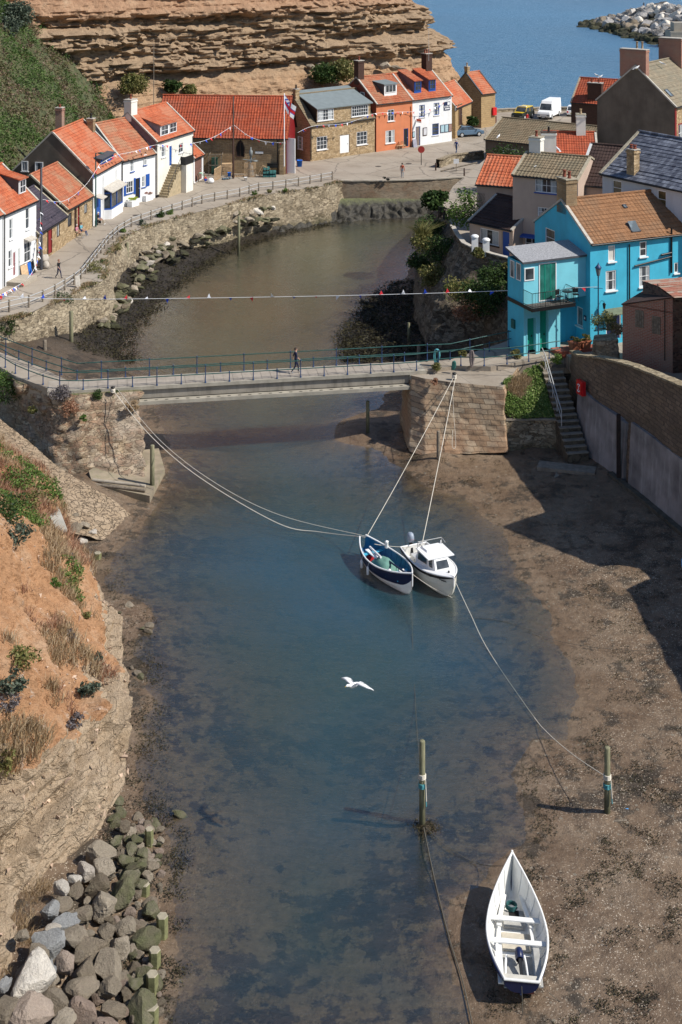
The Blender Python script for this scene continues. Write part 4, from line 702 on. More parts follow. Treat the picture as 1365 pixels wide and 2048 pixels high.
p2 = nd(nt, 'ShaderNodeMapping', {'Vector': pos, 'Rotation': (0, 0, .15), 'Scale': (.35, 1.3, 1)}).outputs[0]; r3 = noi(nt, p2, .6, 6, .65)
hb = mth(nt, 'MULTIPLY', mth(nt, 'ADD', mth(nt, 'MULTIPLY', r1, .6), mth(nt, 'MULTIPLY', r2, .4)), mth(nt, 'ADD', .25, calm)); hs = mth(nt, 'MULTIPLY', r3, 22.0)
hmix = nd(nt, 'ShaderNodeMix', {0: sea, 2: hb, 3: hs}).outputs[0]; bn = nd(nt, 'ShaderNodeBump', {'Height': hmix, 'Strength': .7, 'Distance': .065}).outputs[0]
geo_ = nd(nt, 'ShaderNodeNewGeometry'); cs_ = mth(nt, 'ABSOLUTE', nd(nt, 'ShaderNodeVectorMath', {0: geo_.outputs['Incoming'], 1: bn}, operation='DOT_PRODUCT').outputs['Value']); fres = mth(nt, 'ADD', .085, mth(nt, 'MULTIPLY', .95, mth(nt, 'POWER', mth(nt, 'SUBTRACT', 1.0, cs_), 4.6))); gl = nd(nt, 'ShaderNodeBsdfGlossy', {'Color': (1, 1, 1, 1), 'Roughness': mth(nt, 'ADD', .04, mth(nt, 'MULTIPLY', sea, .3)), 'Normal': bn})
tu = mth(nt, 'SUBTRACT', 1.0, mth(nt, 'POWER', 2.718, mth(nt, 'MULTIPLY', dep, -1.05)))
n4 = noi(nt, pos, .09, 3, .5); dcol = ramp(nt, n4, [(.35, (.030, .066, .060)), (.65, (.022, .070, .095))])
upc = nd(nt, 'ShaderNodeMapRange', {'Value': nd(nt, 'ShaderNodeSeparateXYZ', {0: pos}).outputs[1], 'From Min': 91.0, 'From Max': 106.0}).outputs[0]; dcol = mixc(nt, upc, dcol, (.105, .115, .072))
scol = ramp(nt, noi(nt, pos, .012, 4, .6), [(.3, (.002, .085, .17)), (.7, (.007, .13, .25))]); dcol = mixc(nt, sea, dcol, scol)
df = nd(nt, 'ShaderNodeBsdfDiffuse', {'Color': dcol, 'Normal': bn}); tr = nd(nt, 'ShaderNodeBsdfTransparent', {'Color': (.90, .89, .82, 1)})
body = nd(nt, 'ShaderNodeMixShader', {0: tu, 1: tr.outputs[0], 2: df.outputs[0]}); fin = nd(nt, 'ShaderNodeMixShader', {0: fres, 1: body.outputs[0], 2: gl.outputs[0]}); nt.links.new(fin.outputs[0], out.inputs[0])
X, Y = fan(420, 260, 39, 225, .43, (228, 232, 240, 260, 300, 400, 600, 1000, 3000, 9000)); Zg = gz(X, Y); water = gridmesh('water', X, Y, np.zeros_like(X), m, np.maximum(0, -Zg))
# ---------------------------------------------------------------- quay and street
QPX = [(-160, 650), (-60, 645), (0, 640), (30, 634), (66, 624), (100, 606), (135, 592), (172, 569), (205, 562), (212, 540), (210, 520), (225, 498), (245, 476), (290, 453), (350, 435), (420, 418), (500, 396), (560, 384), (640, 373), (683, 361)]
QE = [px(u, v, ST) for u, v in QPX]; DK = [px(u, v, ST) for u, v in ((760, 361), (860, 358), (975, 351))]
far_ = [Vector((46, 168, ST)), Vector((50, 214, ST)), Vector((-80, 214, ST)), Vector((-80, 105, ST))]
m, nt, b = newmat('street_concrete'); v = ocoord(nt); n1 = noi(nt, v, .25, 6, .65); n2 = noi(nt, v, 5, 5, .7); cc = ramp(nt, n1, [(.3, (.25, .205, .155)), (.55, (.335, .285, .225)), (.75, (.30, .25, .195))]); cc = mixc(nt, .4, cc, ramp(nt, n2, [(.3, (.75, .75, .75)), (.7, (1.2, 1.2, 1.2))]), 'MULTIPLY')
br = nd(nt, 'ShaderNodeTexBrick', {'Vector': nd(nt, 'ShaderNodeMapping', {'Vector': v, 'Rotation': (0, 0, 1.2)}).outputs[0], 'Scale': 1.0, 'Brick Width': 7.0, 'Row Height': 4.0, 'Mortar Size': .03}); cc = mixc(nt, mth(nt, 'MULTIPLY', br.outputs[1], .6), cc, (.15, .125, .10))
cr = nd(nt, 'ShaderNodeTexVoronoi', {'Vector': nd(nt, 'ShaderNodeVectorMath', {0: v, 1: nd(nt, 'ShaderNodeTexNoise', {'Vector': v, 'Scale': .6, 'Detail': 5}).outputs[1]}, operation='ADD').outputs[0], 'Scale': .16}, feature='DISTANCE_TO_EDGE').outputs[0]; cc = mixc(nt, mth(nt, 'MULTIPLY', mth(nt, 'LESS_THAN', cr, .012), .6), cc, (.12, .10, .08))
nt.links.new(cc, b.inputs['Base Color']); b.inputs['Roughness'].default_value = .9; bump(nt, b, n2, .4, .02); STREET = m
q = MB(); poly = QE+DK+far_; q.add([(p.x, p.y, ST) for p in poly], [tuple(range(len(poly)))]); tag(q.build('street', STREET), kind='structure')
WEED = (.022, .024, .012)
def roughwall(name, label, pts, ztop, zbot, mat, batter=.12, amp=.12, seg=.28, cat='wall', bev=.15, freq=1.1, kind=None, cap=None, capw=.5):
    """displaced stone wall face along a polyline, outward side = right-hand side of travel"""
    P = [Vector((p[0], p[1], 0)) for p in pts]; S = [0]
    for i in range(len(P)-1): S.append(S[-1]+(P[i+1]-P[i]).length)
    n = max(3, int(S[-1]/seg)); n = min(n, 500); zt = ztop if callable(ztop) else (lambda s: ztop); zb = zbot if callable(zbot) else (lambda s: zbot); H_ = max(zt(s)-zb(s) for s in S); k = max(4, int(H_/seg))
    def at(s):
        for i in range(len(P)-1):
            if s <= S[i+1]+1e-6 or i == len(P)-2:
                t = (s-S[i])/(S[i+1]-S[i]); d = (P[i+1]-P[i]).normalized(); 
                return P[i].lerp(P[i+1], t), Vector((d.y, -d.x, 0))
    def fn(u, v):
        s = u*S[-1]; p, N = at(s); z = zb(s)+(zt(s)-zb(s))*v; q0 = p+N*batter*(zt(s)-z); w = Vector((q0.x, q0.y, z*1.7)); d_ = noise.voronoi(w*freq)[0]; dd = amp*(min(1, (d_[1]-d_[0])*2.2)-.5)+amp*1.2*noise.fractal(w*.35, .8, 2, 4)
        if v > .999: dd *= .3
        return q0+N*dd+Vector((0, 0, z))
    q = MB(); q.grid(n, k, fn, 0, True)
    if cap:
        V = []
        for i in range(n):
            s = i/(n-1)*S[-1]; p, N = at(s); zz = zt(s)+.02+.04*noise.noise(Vector((s*1.3, 0, 0))); V += [p+N*(.1+.05*noise.noise(Vector((s, 2, 0))))+Vector((0, 0, zz-.12)), p+N*(.1+.05*noise.noise(Vector((s, 2, 0))))+Vector((0, 0, zz)), p-N*capw+Vector((0, 0, zz)), p-N*capw+Vector((0, 0, zz-1.2))]
        q.add(V, [(i*4+j, i*4+4+j, i*4+5+j, i*4+1+j) for i in range(n-1) for j in range(3)], 1)
    o = q.build(name, [mat, cap or mat], origin=Vector((P[0].x, P[0].y, zb(0)))); tag(o, label, cat, kind=kind); return o
QST = stone('quay_stone', [(.15, .115, .075), (.29, .23, .15), (.42, .345, .24), (.22, .175, .115)], 2.3, 2.3, (.13, .10, .068), .12, edge=.05, damp=((.045, .05, .022), .6, 1.9), stain=(.36, .30, .21))
DST = stone('dock_stone', [(.20, .14, .09), (.30, .22, .14), (.25, .16, .10)], 1.5, 2.4, (.18, .14, .10), .06, damp=((.05, .062, .018), .8, 2.6), stain=(.33, .28, .21))
roughwall('quay_wall', 'uneven sandstone quay wall below the left bank street, weed-green at its foot', [(p.x, p.y) for p in QE], ST-.02, -.3, QST, .28, .22, .3)
roughwall('dock_wall', 'stone dock wall with pale concrete top below the harbour square', [(p.x, p.y) for p in [QE[-1]]+DK], ST, .2, DST, .05, .06, .4, cap=CONC, capw=.6)
# weed-hung rocky bank under the dock
WT = [px(*p) for p in ((455, 440, 1.5), (560, 412, 1.9), (620, 404, 2.1), (683, 397, 2.1), (760, 396, 2.0), (860, 394, 1.9), (975, 384, 1.6))]; WB = [px(*p) for p in ((455, 492, -.15), (560, 470, -.15), (610, 459, -.15), (660, 449, -.15), (760, 441, -.15), (830, 440, -.15), (900, 432, -.15))]
def wbf(u, v):
    x = u*6; i = min(5, int(x)); t_ = x-i; p = WB[i].lerp(WB[i+1], t_).lerp(WT[i].lerp(WT[i+1], t_), v); d_ = noise.voronoi(p*.8)[0]; return p+Vector((0, -.5, .6))*(.55*min(1, (d_[1]-d_[0])*2)-.2+.5*noise.fractal(p*.4, .8, 2, 4))*math.sin(PI*min(1, v+.15))
q = MB(); q.grid(230, 26, wbf, 0, False); m, nt, b = newmat('weedy_bank_rock'); pos = nd(nt, 'ShaderNodeNewGeometry').outputs['Position']; z = nd(nt, 'ShaderNodeSeparateXYZ', {0: pos}).outputs[2]; n_1 = noi(nt, pos, 2.2, 6, .75); cc = ramp(nt, n_1, [(.3, (.012, .011, .009)), (.6, (.05, .043, .03)), (.75, (.10, .09, .05))]); f = nd(nt, 'ShaderNodeMapRange', {'Value': mth(nt, 'ADD', z, mth(nt, 'MULTIPLY', n_1, 1.6)), 'From Min': 2.2, 'From Max': 2.9}).outputs[0]; cc = mixc(nt, f, cc, (.12, .13, .045)); nt.links.new(cc, b.inputs['Base Color']); b.inputs['Roughness'].default_value = .6; bump(nt, b, n_1, 1, .15)
o = q.build('rocky_bank', m); o['kind'] = 'structure'
# quay fence
def along(pts, step, z=None):
    P = [Vector(p) for p in pts]; out_ = []; acc = 0; out_.append((P[0].copy(), (P[1]-P[0]).normalized()))
    for i in range(len(P)-1):
        L = (P[i+1]-P[i]).length; d = (P[i+1]-P[i])/L; t = step-acc
        while t <= L+1e-6: out_.append((P[i]+d*t, d)); t += step
        acc = (acc+L) % step if False else L-(t-step)
    return out_
FPX = [(-20, 634), (23, 623), (66, 613), (107, 594), (151, 568), (168, 553), (190, 523), (216, 489), (236, 470), (265, 453), (307, 438), (349, 425), (406, 407), (444, 400), (486, 392), (512, 383), (551, 379), (603, 371), (672, 358)]
FP = [px(u, v, ST) for u, v in FPX]; t = thing('quay_fence', 'wood and rail fence of short posts along the left quay edge', 'fence', FP[0]); PO = along(FP, 1.75); q = MB()
for p, d in PO:
    w = MB(); w.lathe([(.085, -.05), (.085, .92), (.05, .97), (0, .98)], p-FP[0], 7, 0, True); w.build('post', WOODG, t)
for zz in (.45, .85):
    q.tube([p-FP[0]+Vector((0, 0, zz)) for p, d in PO], .042, 5)
q.build('rail', STEEL, t)
# bollard / bottle stop posts handled later. ---- bridge
BRA, BRB = Vector((-17.4, 87.2, 4.6)), Vector((4.7, 90.9, 4.6)); bd = (BRB-BRA); BL = bd.length; brz = math.atan2(bd.y, bd.x)
DKM = plain('bridge_deck_planks', (.33, .285, .235), .85, .12, 2, .4, .02); BRC = plain('bridge_concrete', (.36, .33, .27), .85, .15, 1.2, .5, .02, stain=(.22, .2, .16)); WEB = plain('stained_bridge_web', (.27, .245, .205), .85, .15, 1, .4, .01, stain=(.05, .045, .04))
t = thing('footbridge', 'narrow concrete footbridge across the harbour on stone abutments', 'bridge', BRA, brz); x0 = 3.9; x1 = BL+.1
q = MB(); q.box(-1.2, 0, -.22, BL+1.0, 2.0, 0, 0)
for i in range(int((BL+2)/.62)): q.box(-1.15+i*.62, .12, .0, -1.15+i*.62+.6, 1.88, .012+.006*(i % 3), 1)
q.build('deck', [BRC, DKM], t); q = MB(); q.box(x0, .14, -.80, x1, .3, -.22); q.box(x0, 1.7, -.80, x1, 1.86, -.22); q.build('web_beam', WEB, t)
q = MB(); q.box(x0, -.32, -1.08, x1, .5, -.86, 0); q.box(x0, 1.5, -1.08, x1, 2.2, -.86, 0); n_ = 27
for i in range(n_): q.box(x0+.3+i*(x1-x0-.6)/n_, -.17, -.859, x0+.3+i*(x1-x0-.6)/n_+.2, -.07, -.85, 1)
for xx in (x0, x1-.25): q.box(xx, -.02, -1.078, xx+.25, 2.0, -.2, 0)
q.build('lower_flange', [BRC, BK], t)
def railing(name, label, pts, group=None, tall=3.1, mat=(RAILG, RAILB), hs=(1.08, .56)):
    P = [Vector(p) for p in pts]; t = thing(name, label, 'railing', P[0], group=group); A_ = along(P, tall/2)
    for i, (p, d) in enumerate(A_):
        hgt = hs[0]+.05 if i % 2 == 0 else hs[1]+.06; w = MB(); w.lathe([(.07, 0), (.06, .06), (.035, .1), (.03, hgt-.06), (.045, hgt-.02), (.045, hgt+.02), (0, hgt+.06)], p-P[0], 7); w.build('post', mat[1], t)
    Q = [p-P[0] for p, d in A_]+[P[-1]-P[0]]
    for zz in hs: q = MB(); q.tube([p+Vector((0, 0, zz)) for p in Q], .032, 6); q.build('rail', mat[0], t)
    return t
e1 = lambda u, v, z=4.6: px(u, v, z)
nearL = [e1(-70, 690), e1(0, 728), e1(36, 750), e1(108, 777)]; bt = lambda x, y: Matrix.Translation(BRA) @ Matrix.Rotation(brz, 4, 'Z') @ Vector((x, y, 0))
railing('bridge_railing', 'green railing along the near side of the footbridge and its approaches', nearL+[bt(.2, .06), bt(BL, .06), e1(909, 731, 4.7), e1(982, 732, 4.8), e1(1040, 726, 4.9), e1(1120, 714, 4.95)])
railing('bridge_railing', 'green railing along the far side of the footbridge, behind the walker', [e1(-70, 668), e1(0, 705), e1(80, 736), bt(.6, 1.94), bt(BL, 1.94), e1(900, 720, 4.7), e1(1000, 698, 4.9), e1(1050, 688, 5.0)])
# approaches
APL = [e1(-120, 660), e1(0, 733), e1(34, 754), e1(108, 780), e1(136, 783)]; q = MB(); P_ = [(p.x, p.y) for p in APL]+[(bt(0, 2.0).x, bt(0, 2.0).y)]+[(p.x, p.y) for p in (e1(80, 733), e1(0, 704), e1(-120, 630))]
q.prism(P_, 3.6, 4.585, 0); tag(q.build('path', STREET), kind='structure')
APR = [bt(BL+.9, 0), e1(909, 732), e1(982, 736), e1(1045, 728), e1(1125, 718), e1(1160, 716), e1(1230, 712), e1(1250, 690), e1(1180, 685), e1(1048, 676), e1(1000, 693), e1(900, 720), bt(BL+.9, 2.0)]
q = MB(); q.prism([(p.x, p.y) for p in APR], 3.6, [4.6, 4.62, 4.7, 4.78, 4.85, 4.85, 4.85, 4.85, 4.85, 4.85, 4.8, 4.62, 4.6], 0); tag(q.build('path', STREET), kind='structure')
# abutments as displaced lofts
def loft(name, label, ring0, ring1, mat, top, nu=150, nv=34, amp=.2, freq=1.0, cat='abutment', origin=None, topm=None, strata=1.7):
    def prep(r):
        P = [Vector(p) for p in r]; P.append(P[0]); S = [0]
        for i in range(len(P)-1): S.append(S[-1]+(P[i+1]-P[i]).length)
        return P, S
    # corresponding corners: same number of points, parameterised per edge
    n = len(ring0); lens = [(Vector(ring1[(i+1) % n])-Vector(ring1[i])).length+.1 for i in range(n)]; tot = sum(lens); us = []
    for i in range(n):
        k = max(2, int(nu*lens[i]/tot)); us += [(i, j/k) for j in range(k)]
    m_ = len(us); V = []; cen = sum((Vector(p) for p in ring0), Vector())/n
    for j in range(nv):
        v = j/(nv-1)
        for i, t_ in us:
            a = Vector(ring0[i]).lerp(Vector(ring0[(i+1) % n]), t_); c_ = Vector(ring1[i]).lerp(Vector(ring1[(i+1) % n]), t_); p = a.lerp(c_, v); N = (p-cen); N.z = 0; N.normalize(); w = Vector((p.x, p.y, p.z*strata)); d_ = noise.voronoi(w*freq)[0]
            V.append(p+N*(amp*(min(1, (d_[1]-d_[0])*2)-.5)+amp*1.4*noise.fractal(w*.3, .8, 2, 4))*(1 if v < .999 else .4))
    q = MB(); q.add(V, [(j*m_+i, j*m_+(i+1) % m_, (j+1)*m_+(i+1) % m_, (j+1)*m_+i) for j in range(nv-1) for i in range(m_)], 0, True); q.add([v_ for v_ in V[-m_:]], [tuple(range(m_))], 1)
    o = q.build(name, [mat, topm or mat], origin=Vector((ring0[0][0], ring0[0][1], ring0[0][2]))); tag(o, label, cat); return o
ABS = stone('abutment_stone', [(.20, .14, .09), (.32, .24, .155), (.42, .33, .23), (.27, .175, .11), (.34, .22, .14)], 2.6, 2.4, (.15, .11, .075), .11, damp=((.04, .034, .022), .3, 1.3), stain=(.40, .34, .27))
tz = 4.42
r1 = [e1(-30, 722, tz), e1(34, 756, tz), e1(108, 781, tz), e1(150, 790, tz), e1(284, 782, tz), bt(3.85, 2.1)-Vector((0, 0, .18)), bt(-3, 2.3)-Vector((0, 0, .18)), e1(-60, 690, tz)]
r0 = [px(-60, 790, .6), px(30, 880, .6), px(110, 948, .5), px(170, 968, .3), px(292, 985, -.2), bt(4.3, 2.3)+Vector((0, 0, -4.8)), bt(-3, 2.5)+Vector((0, 0, -4.8)), e1(-120, 720, .6)]
loft('stone_abutment', 'ruinous rubble abutment under the left end of the footbridge', r0, r1, ABS, None, 260, 44, .34, .8, topm=stone('rough_turf_top', [(.2, .16, .1), (.12, .13, .05), (.25, .2, .13)], 2.0, 1, (.15, .13, .08), .05))
r1 = [bt(BL-.1, -.05)-Vector((0, 0, .25)), e1(849, 757, 4.4), e1(900, 764, 4.4), e1(1007, 774, 4.35), e1(1040, 730, 4.45), bt(BL+4, 2.6)-Vector((0, 0, .25)), bt(BL-.1, 2.2)-Vector((0, 0, .25))]
r0 = [px(818, 903, .2), px(850, 912, .2), px(900, 908, .3), px(1017, 905, .5), px(1060, 850, .6), bt(BL+4, 3)+Vector((0, 0, -4.3)), bt(BL-.3, 2.4)+Vector((0, 0, -4.5))]
loft('stone_abutment', 'squared sandstone abutment under the right end of the footbridge', r0, r1, brick('right_abutment_stone', (.42, .335, .235), (.31, .215, .135), (.19, .145, .10), .58, .31, .022, bd=.06, big=(.35, .20, .115)), None, 260, 44, .09, .95, topm=STREET)
q = MB(); q.obox(bt(3.65, .7)+Vector((0, 0, -2.6)), Vector((.22, .04, 0)), Vector((-.1, .75, 0)), (0, 0, 2.25)); tag(q.build('bridge_pier', BRC, origin=bt(3.65, .7)-Vector((0, 0, 4.6))), 'concrete bearing wall at the left end of the span', 'pier')
q = MB(); q.obox(bt(BL+.0, .9)+Vector((0, 0, -2.7)), Vector((.16, .03, 0)), Vector((-.1, .85, 0)), (0, 0, 2.1)); tag(q.build('bridge_pier', plain('dark_wet_concrete', (.13, .09, .065), .8, .3, 1, .5, .02), origin=bt(BL, .9)-Vector((0, 0, 4.6))), 'dark stained bearing wall at the right end of the span', 'pier')
# concrete apron + pipes below the left abutment
AP = [px(178, 940, 1.0), px(186, 962, .9), px(300, 985, .7), px(330, 935, .45), px(318, 895, .5), px(230, 905, 1.1)]
q = MB(); q.prism([(p.x, p.y) for p in AP], -.4, [.95, .7, .5, .35, .45, 1.1], 0); tag(q.build('concrete_apron', plain('apron_concrete', (.27, .22, .155), .9, .2, 1, .5, .02, stain=(.13, .14, .06)), origin=px(186, 962, 0)), 'sloping concrete apron at the foot of the left abutment', 'apron')
for i, (dv, dz) in enumerate(((0, .0), (9, -.12))):
    q = MB(); a_, b_ = px(186, 960+dv, .85+dz), px(291, 972+dv, .75+dz); q.tube([a_, b_], .1, 8); tag(q.build('outfall_pipe', WOODG if i else CONC, origin=a_), ('upper' if i == 0 else 'lower')+' of two pipes lying along the front of the concrete apron', 'pipe')
# slipway + low wall
SLP = stone('slipway_setts', [(.30, .22, .145), (.37, .28, .19), (.33, .245, .16)], 2.6, 1, (.14, .105, .07), .08, edge=.07)
sp = [(-60, 800, 2.9), (0, 838, 2.4), (60, 885, 1.9), (120, 938, 1.4), (180, 972, 1.0), (225, 998, .55), (262, 1030, .12)]; sn = [(-90, 870, 3.1), (-20, 905, 2.7), (50, 920, 2.2), (80, 955, 1.75), (112, 1010, 1.25), (130, 1062, .85), (205, 1082, .12)]
A1 = [px(*p) for p in sp]; A2 = [px(*p) for p in sn]
def sfn(u, v):
    i = min(5, int(u*6)); t_ = u*6-i; p = A1[i].lerp(A1[i+1], t_).lerp(A2[i].lerp(A2[i+1], t_), v); d_ = noise.voronoi(Vector((p.x, p.y, 0))*1.9)[0]; p.z += .05*min(1, (d_[1]-d_[0])*3)+.03*noise.noise(p*.7); return p
q = MB(); q.grid(140, 60, sfn); o = q.build('slipway', SLP); o['kind'] = 'structure'
lw = [px(72, 936, 2.5), px(92, 985, 2.15), px(112, 1030, 1.9), px(123, 1060, 1.7)]; q = MB(); S_ = plain('pale_coping_slabs', (.38, .36, .31), .9, .12, 1.5, .4, .02)
for i in range(3):
    a_, b_ = lw[i], lw[i+1]; m_ = (a_+b_)/2; d = (b_-a_)/2; N = Vector((d.y, -d.x, 0)).normalized(); q.obox(m_-Vector((0, 0, .1)), d*.985, N*.32, (0, 0, .1), 1); q.obox(m_-Vector((0, 0, 1.0)), d, N*.27, (0, 0, .79), 0)
tag(q.build('slipway_wall', [SAND, S_], origin=lw[0]-Vector((0, 0, 2))), 'low wall with pale coping slabs beside the cobbled slipway', 'wall')
# ---------------------------------------------------------------- right side: stair, curved wall, terraces
RW = [(15.3, 91.6), (15.5, 89.6), (16.1, 87.2), (17.2, 84.4), (18.3, 81.0), (19.4, 77.2), (20.6, 73.0), (21.4, 69.5), (21.9, 66), (22.2, 58), (22.2, 48)]
def rzt(s): return float(np.interp(s, [0, 2, 5, 8.5, 16, 19, 26, 50], [5.75, 6.1, 6.9, 7.5, 8.4, 6.2, 5.8, 5.8]))
RWS = brick('quay_wall_stone', (.23, .165, .115), (.16, .115, .085), (.10, .08, .06), .42, .24, .02, bd=.06, big=(.10, .075, .055))
roughwall('quay_wall', 'tall curved dark stone wall on the right bank with a rough coping', [(x, y) for x, y in RW], rzt, .3, RWS, .04, .09, .25, cap=stone('coping_rubble', [(.25, .2, .13), (.4, .33, .22), (.3, .24, .15)], 2.6, 1, (.15, .12, .08), .05), capw=.55)
# concrete facing lower part
def facing(i0, s0, s1, label, zt0, zt1):
    P = [Vector((x, y, 0)) for x, y in RW]; S = [0]
    for i in range(len(P)-1): S.append(S[-1]+(P[i+1]-P[i]).length)
    q = MB()
    def at(s):
        x = np.interp(s, S, [p.x for p in P]); y = np.interp(s, S, [p.y for p in P]); x2 = np.interp(s+.05, S, [p.x for p in P]); y2 = np.interp(s+.05, S, [p.y for p in P]); d = Vector((x2-x, y2-y, 0)).normalized(); return Vector((x, y, 0)), Vector((d.y, -d.x, 0))
    def fn(u, v, off=.32):
        s = s0+(s1-s0)*u; p, N = at(s); zt = zt0+(zt1-zt0)*u; z = .2+(zt-.2)*v; return p+N*(off+.06*(zt-z)+.02*noise.noise(Vector((s, z, 0))*1.5))+Vector((0, 0, z))
    q.grid(40, 16, fn); q.grid(40, 2, lambda u, v: fn(u, 1, .32-.5*v)+Vector((0, 0, .0)));
    q.grid(2, 16, lambda u, v: fn(0, v, .32-.4*(1-u))); q.grid(2, 16, lambda u, v: fn(1, v, .32-.4*u)); tag(q.build('concrete_facing', CONCD, origin=at(s0)[0]), label, 'retaining wall')
facing(0, 2.6, 8.6, 'grey concrete facing on the wall between the stair and the dark vertical gap', 4.3, 4.0)
facing(0, 9.25, 26, 'white-streaked grey concrete facing on the wall right of the dark vertical gap', 4.3, 4.2)
q = MB()
for i in range(len(RW)-4):
    a_, b_ = Vector((*RW[i+3], 0)), Vector((*RW[i+4], 0)); d = (b_-a_); N = Vector((d.y, -d.x, 0)).normalized(); q.obox((a_+b_)/2+N*.75+Vector((0, 0, .45)), d/2*1.02, N*.18, (0, 0, .25+.003*i))
tag(q.build('toe_kerb', plain('mossy_concrete', (.09, .08, .06), .9, .3, 2, .5, .03), origin=Vector((17, 84, .2))), 'mossy concrete toe along the foot of the right quay wall', 'kerb')
a_ = Vector((16.9, 83.9, 0)); q = MB(); q.box(16.72, 83.3, .3, 16.95, 83.5, 4.5); tag(q.build('rusty_pile', plain('dark_rust', (.035, .022, .018), .8, .3, 4), origin=Vector((16.85, 83.4, .3))), 'dark rusty steel pile standing in the gap of the concrete facing', 'pile')
q = MB(); q.prism([(15.45, 92.5), (15.65, 89.6), (16.1, 88.3), (18.3, 89.0), (21.1, 87.4), (27, 90), (27, 101), (14.5, 99), (15.0, 95)], 4.0, 4.93, 0); tag(q.build('forecourt', STREET), kind='structure')
q = MB(); q.prism([(16.4, 87.3)]+[(x+.3, y) for x, y in RW[3:]]+[(60, 48), (60, 89), (27.2, 89), (21.1, 87.2), (18.4, 88.7)], 4.0, 5.7, 0); tag(q.build('upper_path', STREET), kind='structure')
# lifebuoy housing on the wall
p = Vector((15.36, 87.95, 4.55)); q = MB(); N = Vector((-.93, -.37, 0)); X_ = Vector((.37, -.93, 0)); t = thing('lifebuoy_box', 'red lifebuoy housing on the dark wall beside the stone stair', 'lifebuoy box', p-Vector((0, 0, .45)), 0)
q.obox(Vector((0, 0, .45)), X_*.36, N*.12, (0, 0, .45)); q.obox(Vector((0, 0, .45))+N*.15, X_*.29, N*.03, (0, 0, .38)); q.build('case', plain('signal_red', (.6, .015, .02), .35), t)
q = MB(); cc_ = Vector((0, 0, .45))+N*.19
for a0, a1, mm in ((-.9, .9, 0), (PI-.9, PI+.9, 0)): q.tube([cc_+X_*.17*math.sin(a0+(a1-a0)*i/8)+Vector((0, 0, .24*math.cos(a0+(a1-a0)*i/8))) for i in range(9)], .035, 5)
q.tube([cc_+Vector((0, 0, -.12)), cc_+Vector((0, 0, .12))], .025, 4); q.build('ring_mark', WP, t)
# stone stair
n_ = 14; Q0, Q1 = Vector((14.0, 91.1, 0)), Vector((14.9, 86.3, 0)); d = (Q1-Q0)/n_; W_ = Vector((d.y, -d.x, 0)).normalized(); q = MB(); SST = plain('stair_stone', (.25, .215, .17), .9, .2, 3, .5, .02)
for i in range(n_):
    zt = 4.75-(4.75-.95)*(i+1)/n_; a_ = Q0+d*(i+.5); q.obox(a_+Vector((0, 0, zt/2-.2))-W_*.0, W_*(-.68-.01*(i % 2)), d*.5, (0, 0, zt/2+.2))
    q.obox(a_-d*.06+Vector((0, 0, zt+.02)), W_*.7, d*.55, (0, 0, .035), 1)
st = q.build('stone_stair', [stone('stair_riser', [(.09, .075, .055), (.14, .115, .08)], 2, 1, (.06, .05, .04)), SST], origin=Q0); tag(st, 'narrow worn stone stair descending to the mud along the right wall', 'stair')
for i in range(2):
    q = MB(); a_ = px(1120+40*i, 905+22*i, .5); q.obox(Vector((14.0+i*.9, 85.3-i*1.1, .35-.2*i)), (1.7, -.5, 0), (.15, .5, 0), (0, 0, .2)); tag(q.build('stone_step', SST, origin=Vector((14.0+i*.9, 85.3-i*1.1, .1))), 'broad worn step at the foot of the stair, '+('upper' if i == 0 else 'lower')+' one', 'step')
# stair handrail
hp = [Vector((13.45, 92.0, 4.8)), Vector((13.5, 90.9, 4.7)), Vector((13.75, 89.3, 3.5)), Vector((14.05, 87.6, 2.2))]
t = thing('stair_handrail', 'galvanised handrail following the stone stair beside the grass', 'handrail', hp[0]); q = MB(); q.tube([p-hp[0]+Vector((0, 0, 1.0)) for p in hp], .035, 6); q.tube([p-hp[0]+Vector((0, 0, .5)) for p in hp], .025, 6); q.build('rail', STEEL, t)
for p in hp[1:]+[hp[1].lerp(hp[2], .5), hp[2].lerp(hp[3], .5)]: q = MB(); q.tube([p-hp[0], p-hp[0]+Vector((0, 0, 1.0))], .03, 6); q.build('post', STEEL, t)
# grass bank + its little wall
gb = [(1007, 772, 4.3), (1020, 735, 4.65), (1075, 728, 4.75)]; 
def gfn(u, v):
    T0 = px(1008, 765, 4.45).lerp(px(1080, 730, 4.7), u); T1 = px(1014, 838, 2.35).lerp(px(1112, 838, 2.3), u); p = T0.lerp(T1, v); p.z += .12*math.sin(v*PI)+.12*noise.fractal(p*.9, .8, 2, 3); return p
q = MB(); q.grid(30, 30, gfn); o = q.build('grass_bank', plain('bank_soil', (.12, .10, .05), .95, .3, 3, .6, .05)); o['kind'] = 'structure'
q = MB(); rr = random.Random(3)
def blades(mb, c, n, r, ln, w=.012, seed=0, lean=.5, m=0, zf=None):
    r_ = random.Random(seed); c = Vector(c)
    for i in range(n):
        a = r_.uniform(0, 2*PI); d = r*math.sqrt(r_.random()); p = c+Vector((math.cos(a)*d, math.sin(a)*d, 0))
        if zf: p.z = zf(p.x, p.y)
        l_ = ln*r_.uniform(.5, 1.2); b_ = r_.uniform(0, 2*PI); le = Vector((math.cos(b_), math.sin(b_), 0))*lean*l_*r_.random(); s_ = Vector((-math.sin(b_+1), math.cos(b_+1), 0))*w*r_.uniform(.7, 1.5); mid = p+le*.35+Vector((0, 0, l_*.6)); top = p+le+Vector((0, 0, l_*.95))
        mb.add([p-s_, p+s_, mid+s_*.7, top, mid-s_*.7], [(0, 1, 2, 3, 4)], m)
